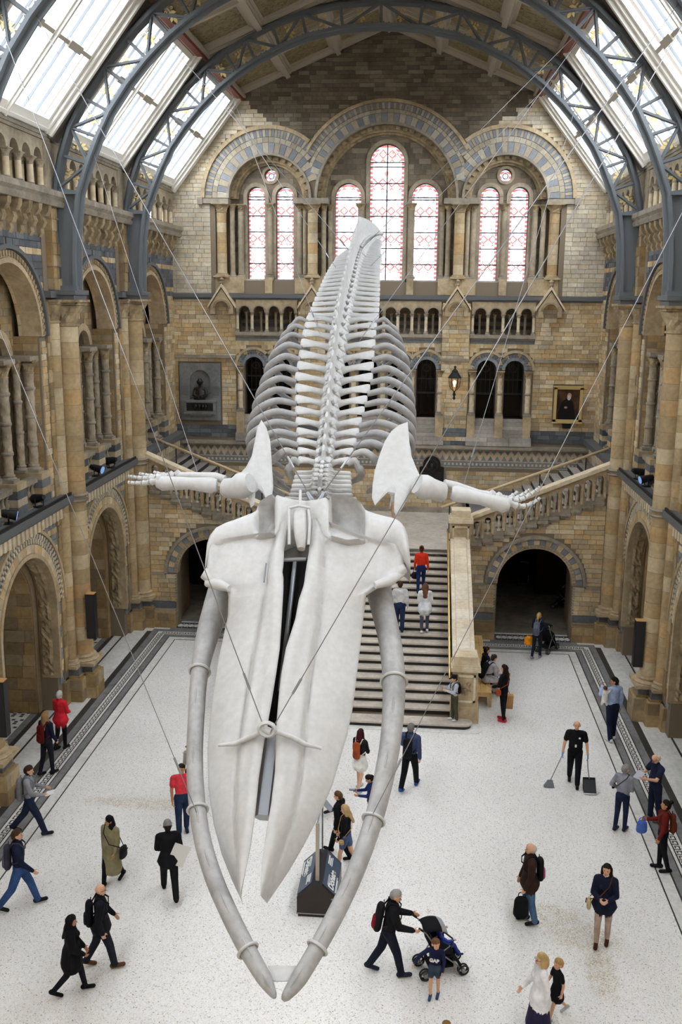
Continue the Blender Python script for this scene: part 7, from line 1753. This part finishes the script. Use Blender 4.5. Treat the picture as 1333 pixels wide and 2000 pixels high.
mb=MB(); mb.box(-.012,.012,.18,1.1,.70,1.92); mb.build('glass_pane',pane_mat('clear_pane',(.93,.95,.95),.1),R)
mb=MB(); mb.box(-.035,.035,.14,.18,.70,1.92); mb.build('pane_post',mat('pane_edge',hexc('a79f92'),.4),R); mb=MB(); mb.box(-.015,.015,1.1,1.12,.7,1.92); mb.box(-.015,.015,.18,1.12,1.915,1.935); mb.build('pane_edge',M['steel'],R)
mb=MB(); mb.lathe([(.018,0),(.018,.012)],0,0,10); lk_=mb.mesh('lock',M['steel']); inst('lock',lk_,R,(.30,-.001,.42),(PI/2,0,0))
# ---- loudspeakers on the piers
def speaker(x,y,z,label,s):
    R=empty('column_loudspeaker',(x,y,z)); tag(R,label,'loudspeaker','tall black loudspeakers on the piers')
    mb=MB(); mb.box(-.13,.13,-.12,.12,0,1.35); mb.build('cabinet',M['black'],R)
    mb=MB(); mb.box(-.11,.11,-.135,-.12,.03,1.32); mb.build('grille',mat('speaker_grille',(.03,.03,.033),.8),R)
    for z_ in (.25,1.1): mb=MB(); mb.box(s*.1-.05,s*.1+.12 if s>0 else -s*.1-.0,-.03,.03,z_,z_+.05) if s>0 else mb.box(-.22,-.05,-.03,.03,z_,z_+.05); mb.build('bracket',M['steel'],R)
    mb=MB(); mb.box(-.13,.13,-.12,.12,1.35,1.365); mb.build('cap',kraft,R)
speaker(-7.86,26.35,1.86,'tall black loudspeaker on the second left pier',-1); speaker(7.86,26.5,1.58,'tall black loudspeaker on the right pier',1); speaker(-7.86,20.1,1.72,'tall black loudspeaker cut by the left edge of the picture',-1)
# ---- spotlights on the gallery ledges
lens=mat('blue_lens',(.25,.45,.95),.15,0,.6); b_=lens.node_tree.nodes['Principled BSDF']; b_.inputs['Emission Color'].default_value=(.35,.6,1,1); b_.inputs['Emission Strength'].default_value=.03
def spot(x,y,label,rz,lit=True):
    R=empty('spotlight',(x,y,6.2),math.radians(rz)); tag(R,label,'spotlight','stage lights on the gallery ledges')
    mb=MB(); mb.box(-.12,.12,-.1,.1,0,.03); mb.build('base_plate',M['black'],R)
    tubeobj([(-.13,0,.03),(-.14,0,.22),(-.12,0,.26)],.012,'yoke',M['black'],R); tubeobj([(.13,0,.03),(.14,0,.22),(.12,0,.26)],.012,'yoke',M['black'],R)
    mb=MB(); mb.tube([(0,-.2,.3),(0,-.1,.27),(0,.12,.22),(0,.2,.2)],[.06,.1,.12,.13],12); mb.build('lamp_housing',M['black'],R,True,50)
    mb=MB(); mb.tube([(0,.19,.203),(0,.215,.197)],.115,14); mb.build('lens',lens if lit else M['blackgloss'],R,True,40)
spot(-8.4,22.35,'spotlight with a blue lens at the left picture edge',-70); spot(-8.4,24.3,'black spotlight turned away on the near left ledge',60,False); spot(-8.4,28.9,'spotlight with a blue lens on the far left ledge',-100); spot(-8.4,30.4,'black spotlight beside the far left blue one',70,False)
spot(8.4,29.4,'spotlight with a blue lens on the right ledge',100); spot(8.4,30.6,'black spotlight behind the blue one on the right ledge',-70,False)
for s in (-1,1):
    for y0 in (20.3,26.6): mb=MB(); mb.box(min(s*8.14,s*8.2),max(s*8.14,s*8.2),y0+.6,y0+5.7,6.2,6.28); o=mb.build('lighting_rail',M['black'],None); tag(o,['long black lighting rail along the %s %s gallery ledge'%(('near' if y0<21 else 'far'),('left' if s<0 else 'right'))][0],'rail')
# ---- memorial, portrait, plaque, lantern
R=empty('memorial',(-7.48,YB-.03,6.67)); tag(R,'grey stone memorial niche with a bronze half figure','memorial')
gst=stone('memorial_stone',[(.17,.18,.18),(.22,.225,.225),(.19,.195,.195)],per=False,lo=.85); brz=mat('dark_bronze',(.045,.042,.04),.35,.7)
mb=MB(); mb.prism([(-.84,0),(.84,0),(.84,2.33),(-.84,2.33)],-.12,.0,'y',0,[arch_poly(0,.43,1.62,.85,16)]); mb.build('slab',gst,R)
mb=MB(); mb.prism(arch_poly(0,.44,1.62,.84,16),.0,.02,'y'); mb.build('niche_back',gst,R)
mb=MB(); mb.box(-.66,.66,-.26,-.1,.32,.82); mb.box(-.7,.7,-.29,-.1,.76,.84); mb.box(-.68,.68,-.28,-.1,.26,.34); mb.box(-.5,.5,-.24,-.1,.2,.27); mb.build('pedestal',gst,R)
mb=MB(); mb.box(-.55,.55,-.275,-.25,.40,.72); mb.build('bronze_panel',brz,R); mb=MB(); [mb.tube([(x,-.28,.48),(x+.05,-.3,.6),(x+.02,-.28,.66)],[.05,.07,.03],8) for x in (-.2,-.05,.1,.22)]; mb.build('relief_figures',brz,R,True)
S=Segs(); S.add(brz,(-.02,-.12,.88),(0,-.1,1.2),.25,.2,(1,0,0),.6); S.add(brz,(-.18,-.1,1.28),(.18,-.1,1.28),.08,.08); S.add(brz,(0,-.11,1.3),(0,-.12,1.45),.06,.05); S.add(brz,(0,-.13,1.5),(0,-.13,1.56),.085,.085); S.add(brz,(0,-.13,1.6),(0,-.13,1.64),.15,.09,(1,0,0),1.0)
for sg in (-1,1): S.add(brz,(sg*.22,-.1,1.26),(sg*.27,-.16,1.02),.07,.06); S.add(brz,(sg*.27,-.16,1.02),(sg*.06,-.26,.97),.055,.045)
S.add(brz,(-.4,-.28,.9),(.5,-.26,1.14),.022,.018)
bo=bpy.data.objects.new('bronze_figure',bpy.data.meshes.new('bronze')); C.objects.link(bo); bo.parent=R; job(bo,S,.018,.5,2)
for s in (-1,1):
    mb=MB(); [mb.box(s*.64-.15,s*.64+.15,-.128,-.118,1.02+.05*i,1.045+.05*i) for i in range(8)]; o=mb.build('inscription_lines',M['string'],R); o['kind']='stuff'
R=empty('portrait',(7.42,YB-.06,6.86)); tag(R,'gilt framed dark portrait of a white-bearded seated man','painting')
mb=MB()
for (x0,x1,z0,z1) in ((-.56,.56,0,.12),(-.56,.56,1.32,1.43),(-.56,-.45,0,1.43),(.45,.56,0,1.43)): mb.box(x0,x1,-.1,0,z0,z1)
mb.build('frame',M['gold'],R); mb=MB()
for (x0,x1,z0,z1) in ((-.6,.6,-.03,.03),(-.6,.6,1.40,1.46)): mb.box(x0,x1,-.13,0,z0,z1)
mb.build('frame_moulding',M['gold'],R)
cv=mat('canvas_brown',(.06,.03,.018),.5); b_=cv.node_tree.nodes['Principled BSDF']; s_=nd(cv,'ShaderNodeRGB'); s_.outputs[0].default_value=(.075,.035,.02,1); lk(cv,noise_tint(cv,s_.outputs[0],2.2,.4,1.7),b_.inputs['Base Color'])
mb=MB(); mb.box(-.46,.46,-.03,0,.1,1.34); mb.build('canvas',cv,R)
def flat(pts,m,nm,y=-.034): mb=MB(); mb.prism(pts,y-.003,y,'y'); mb.build(nm,m,R)
el=lambda cx,cz,a,b,n=18:[(cx+a*math.cos(2*PI*k/n),cz+b*math.sin(2*PI*k/n)) for k in range(n)]
flat([(-.40,.12),(.30,.12),(.28,.45),(.22,.75),(.12,.95),(-.08,.97),(-.25,.8),(-.36,.45)],mat('painted_coat',(.006,.005,.006),.5),'painted_coat'); flat(el(.04,1.07,.085,.11),mat('painted_face',hexc('c9a48a'),.5),'painted_head',-.038); flat(el(.03,.99,.07,.10),mat('painted_beard',hexc('cfcfcb'),.5),'painted_beard',-.042); flat(el(-.08,.60,.06,.045),mat('painted_hand',hexc('b98f76'),.5),'painted_hand',-.038)
mb=MB(); mb.box(-.16,.16,-.06,0,-.24,-.06); mb.build('name_plate',M['black'],R)
R=empty('plaque',(2.08,YB-.06,4.3)); tag(R,'black arched bronze plaque on the landing wall','plaque')
pts=[(-.5,0),(.5,0),(.5,.62),(.36,.66)]+[(.36*math.cos(PI*k/12),.72+.36*math.sin(PI*k/12)) for k in range(13)]+[(-.36,.66),(-.5,.62)]
mb=MB(); mb.prism(pts,-.07,0,'y'); mb.build('plate',M['blackgloss'],R); mb=MB(); mb.ring(0,.70,.22,.26,-.1,-.07,'y',0,2*PI,20); mb.tube([(0,-.09,.78),(0,-.1,.68),(0,-.09,.56)],[.06,.11,.08],8); mb.build('relief_medallion',brz,R,True,50); mb=MB(); [mb.box(-.38,.38,-.078,-.07,.1+.09*i,.13+.09*i) for i in range(4)]; o=mb.build('inscription_lines',brz,R); o['kind']='stuff'
mb=MB(); mb.prism([(x*1.16,z*1.08-.05) for x,z in pts],-.03,-.005,'y'); mb.build('stone_surround',M['ledge'],R)
R=empty('lantern',(2.88,YB-.42,7.72)); tag(R,'black iron wall lantern with a lit bulb on the pilaster','lamp')
mb=MB(); mb.lathe([(.02,0),(.06,.05),(.03,.14),(.07,.2),(.03,.3),(.05,.36)],0,0,8); mb.build('pendant',M['black'],R,True,50)
tubeobj([(0,.02,.34),(0,.2,.30),(0,.3,.36)],.02,'wall_arm',M['black'],R)
mb=MB(); mb.lathe([(.06,.36),(.2,.52)],0,0,6); mb.build('lower_cage',pane_mat('lantern_glass_low',(.9,.9,.88)),R)
mb=MB(); mb.lathe([(.2,.52),(.24,.86)],0,0,6,0,None,False); mb.build('lantern_glass',pane_mat('lantern_glass',(.92,.9,.85)),R)
for k in range(6): a=k*PI/3; tubeobj([(.06*math.cos(a),.06*math.sin(a),.36),(.2*math.cos(a),.2*math.sin(a),.52),(.24*math.cos(a),.24*math.sin(a),.86)],.012,'cage_bar',M['black'],R,6)
mb=MB(); mb.lathe([(.27,.86),(.26,.9),(.12,1.1),(.13,1.13),(.06,1.2),(.03,1.26),(.06,1.3),(.0,1.36)],0,0,6); mb.build('roof_cap',M['black'],R)
bu=mat('lit_bulb',(1,.8,.5),.4); b_=bu.node_tree.nodes['Principled BSDF']; b_.inputs['Emission Color'].default_value=(1,.62,.28,1); b_.inputs['Emission Strength'].default_value=.5
mb=MB(); mb.lathe([(.03,.52),(.035,.6),(.07,.68),(.07,.72),(.03,.77)],0,0,10); mb.build('bulb',bu,R,True)
# ---- sign in the right archway
R=empty('direction_sign',(5.5,35.2,2.9)); tag(R,'grey direction sign with pictograms and an arrow in the right archway','sign')
mb=MB(); mb.box(-.8,.8,-.03,.03,0,.38); mb.build('board',mat('sign_grey',(.10,.10,.105),.5),R); sw_=mat('sign_white',(.5,.5,.5),.5)
for x in (-.55,-.2,.25): mb=MB(); mb.box(x-.1,x+.1,-.036,-.03,.09,.29); t_=mb.build('pictogram',sw_,R); mb=MB(); mb.box(x-.03,x+.03,-.04,-.036,.12,.26); mb.build('pictogram_mark',M['black'],t_)
mb=MB(); mb.prism([(.45,.17),(.58,.17),(.58,.11),(.68,.19),(.58,.27),(.58,.21),(.45,.21)],-.036,-.03,'y'); mb.build('arrow',sw_,R)
for x in (-.6,.6): tubeobj([(x,0,.38),(x,0,.68)],.01,'hanger',M['black'],R,6)
# ---- little floor lights at the arches
for i,(u,v) in enumerate(((45,1364),(183,1228))):
    p=fl(u,v); R=empty('uplight',(p.x,p.y,0)); tag(R,['small glowing uplight on the near left chapel floor','small glowing uplight by the second left pier'][i],'lamp'); mb=MB(); mb.lathe([(.06,0),(.07,.06),(.06,.12)],0,0,10); mb.build('can',M['black'],R,True); mb=MB(); mb.lathe([(.045,.12),(.03,.15)],0,0,10); e=mat('uplight_glow',(1,.9,.7),.4); e.node_tree.nodes['Principled BSDF'].inputs['Emission Color'].default_value=(1,.85,.6,1); e.node_tree.nodes['Principled BSDF'].inputs['Emission Strength'].default_value=.6; mb.build('lamp_lens',e,R)
run_jobs()
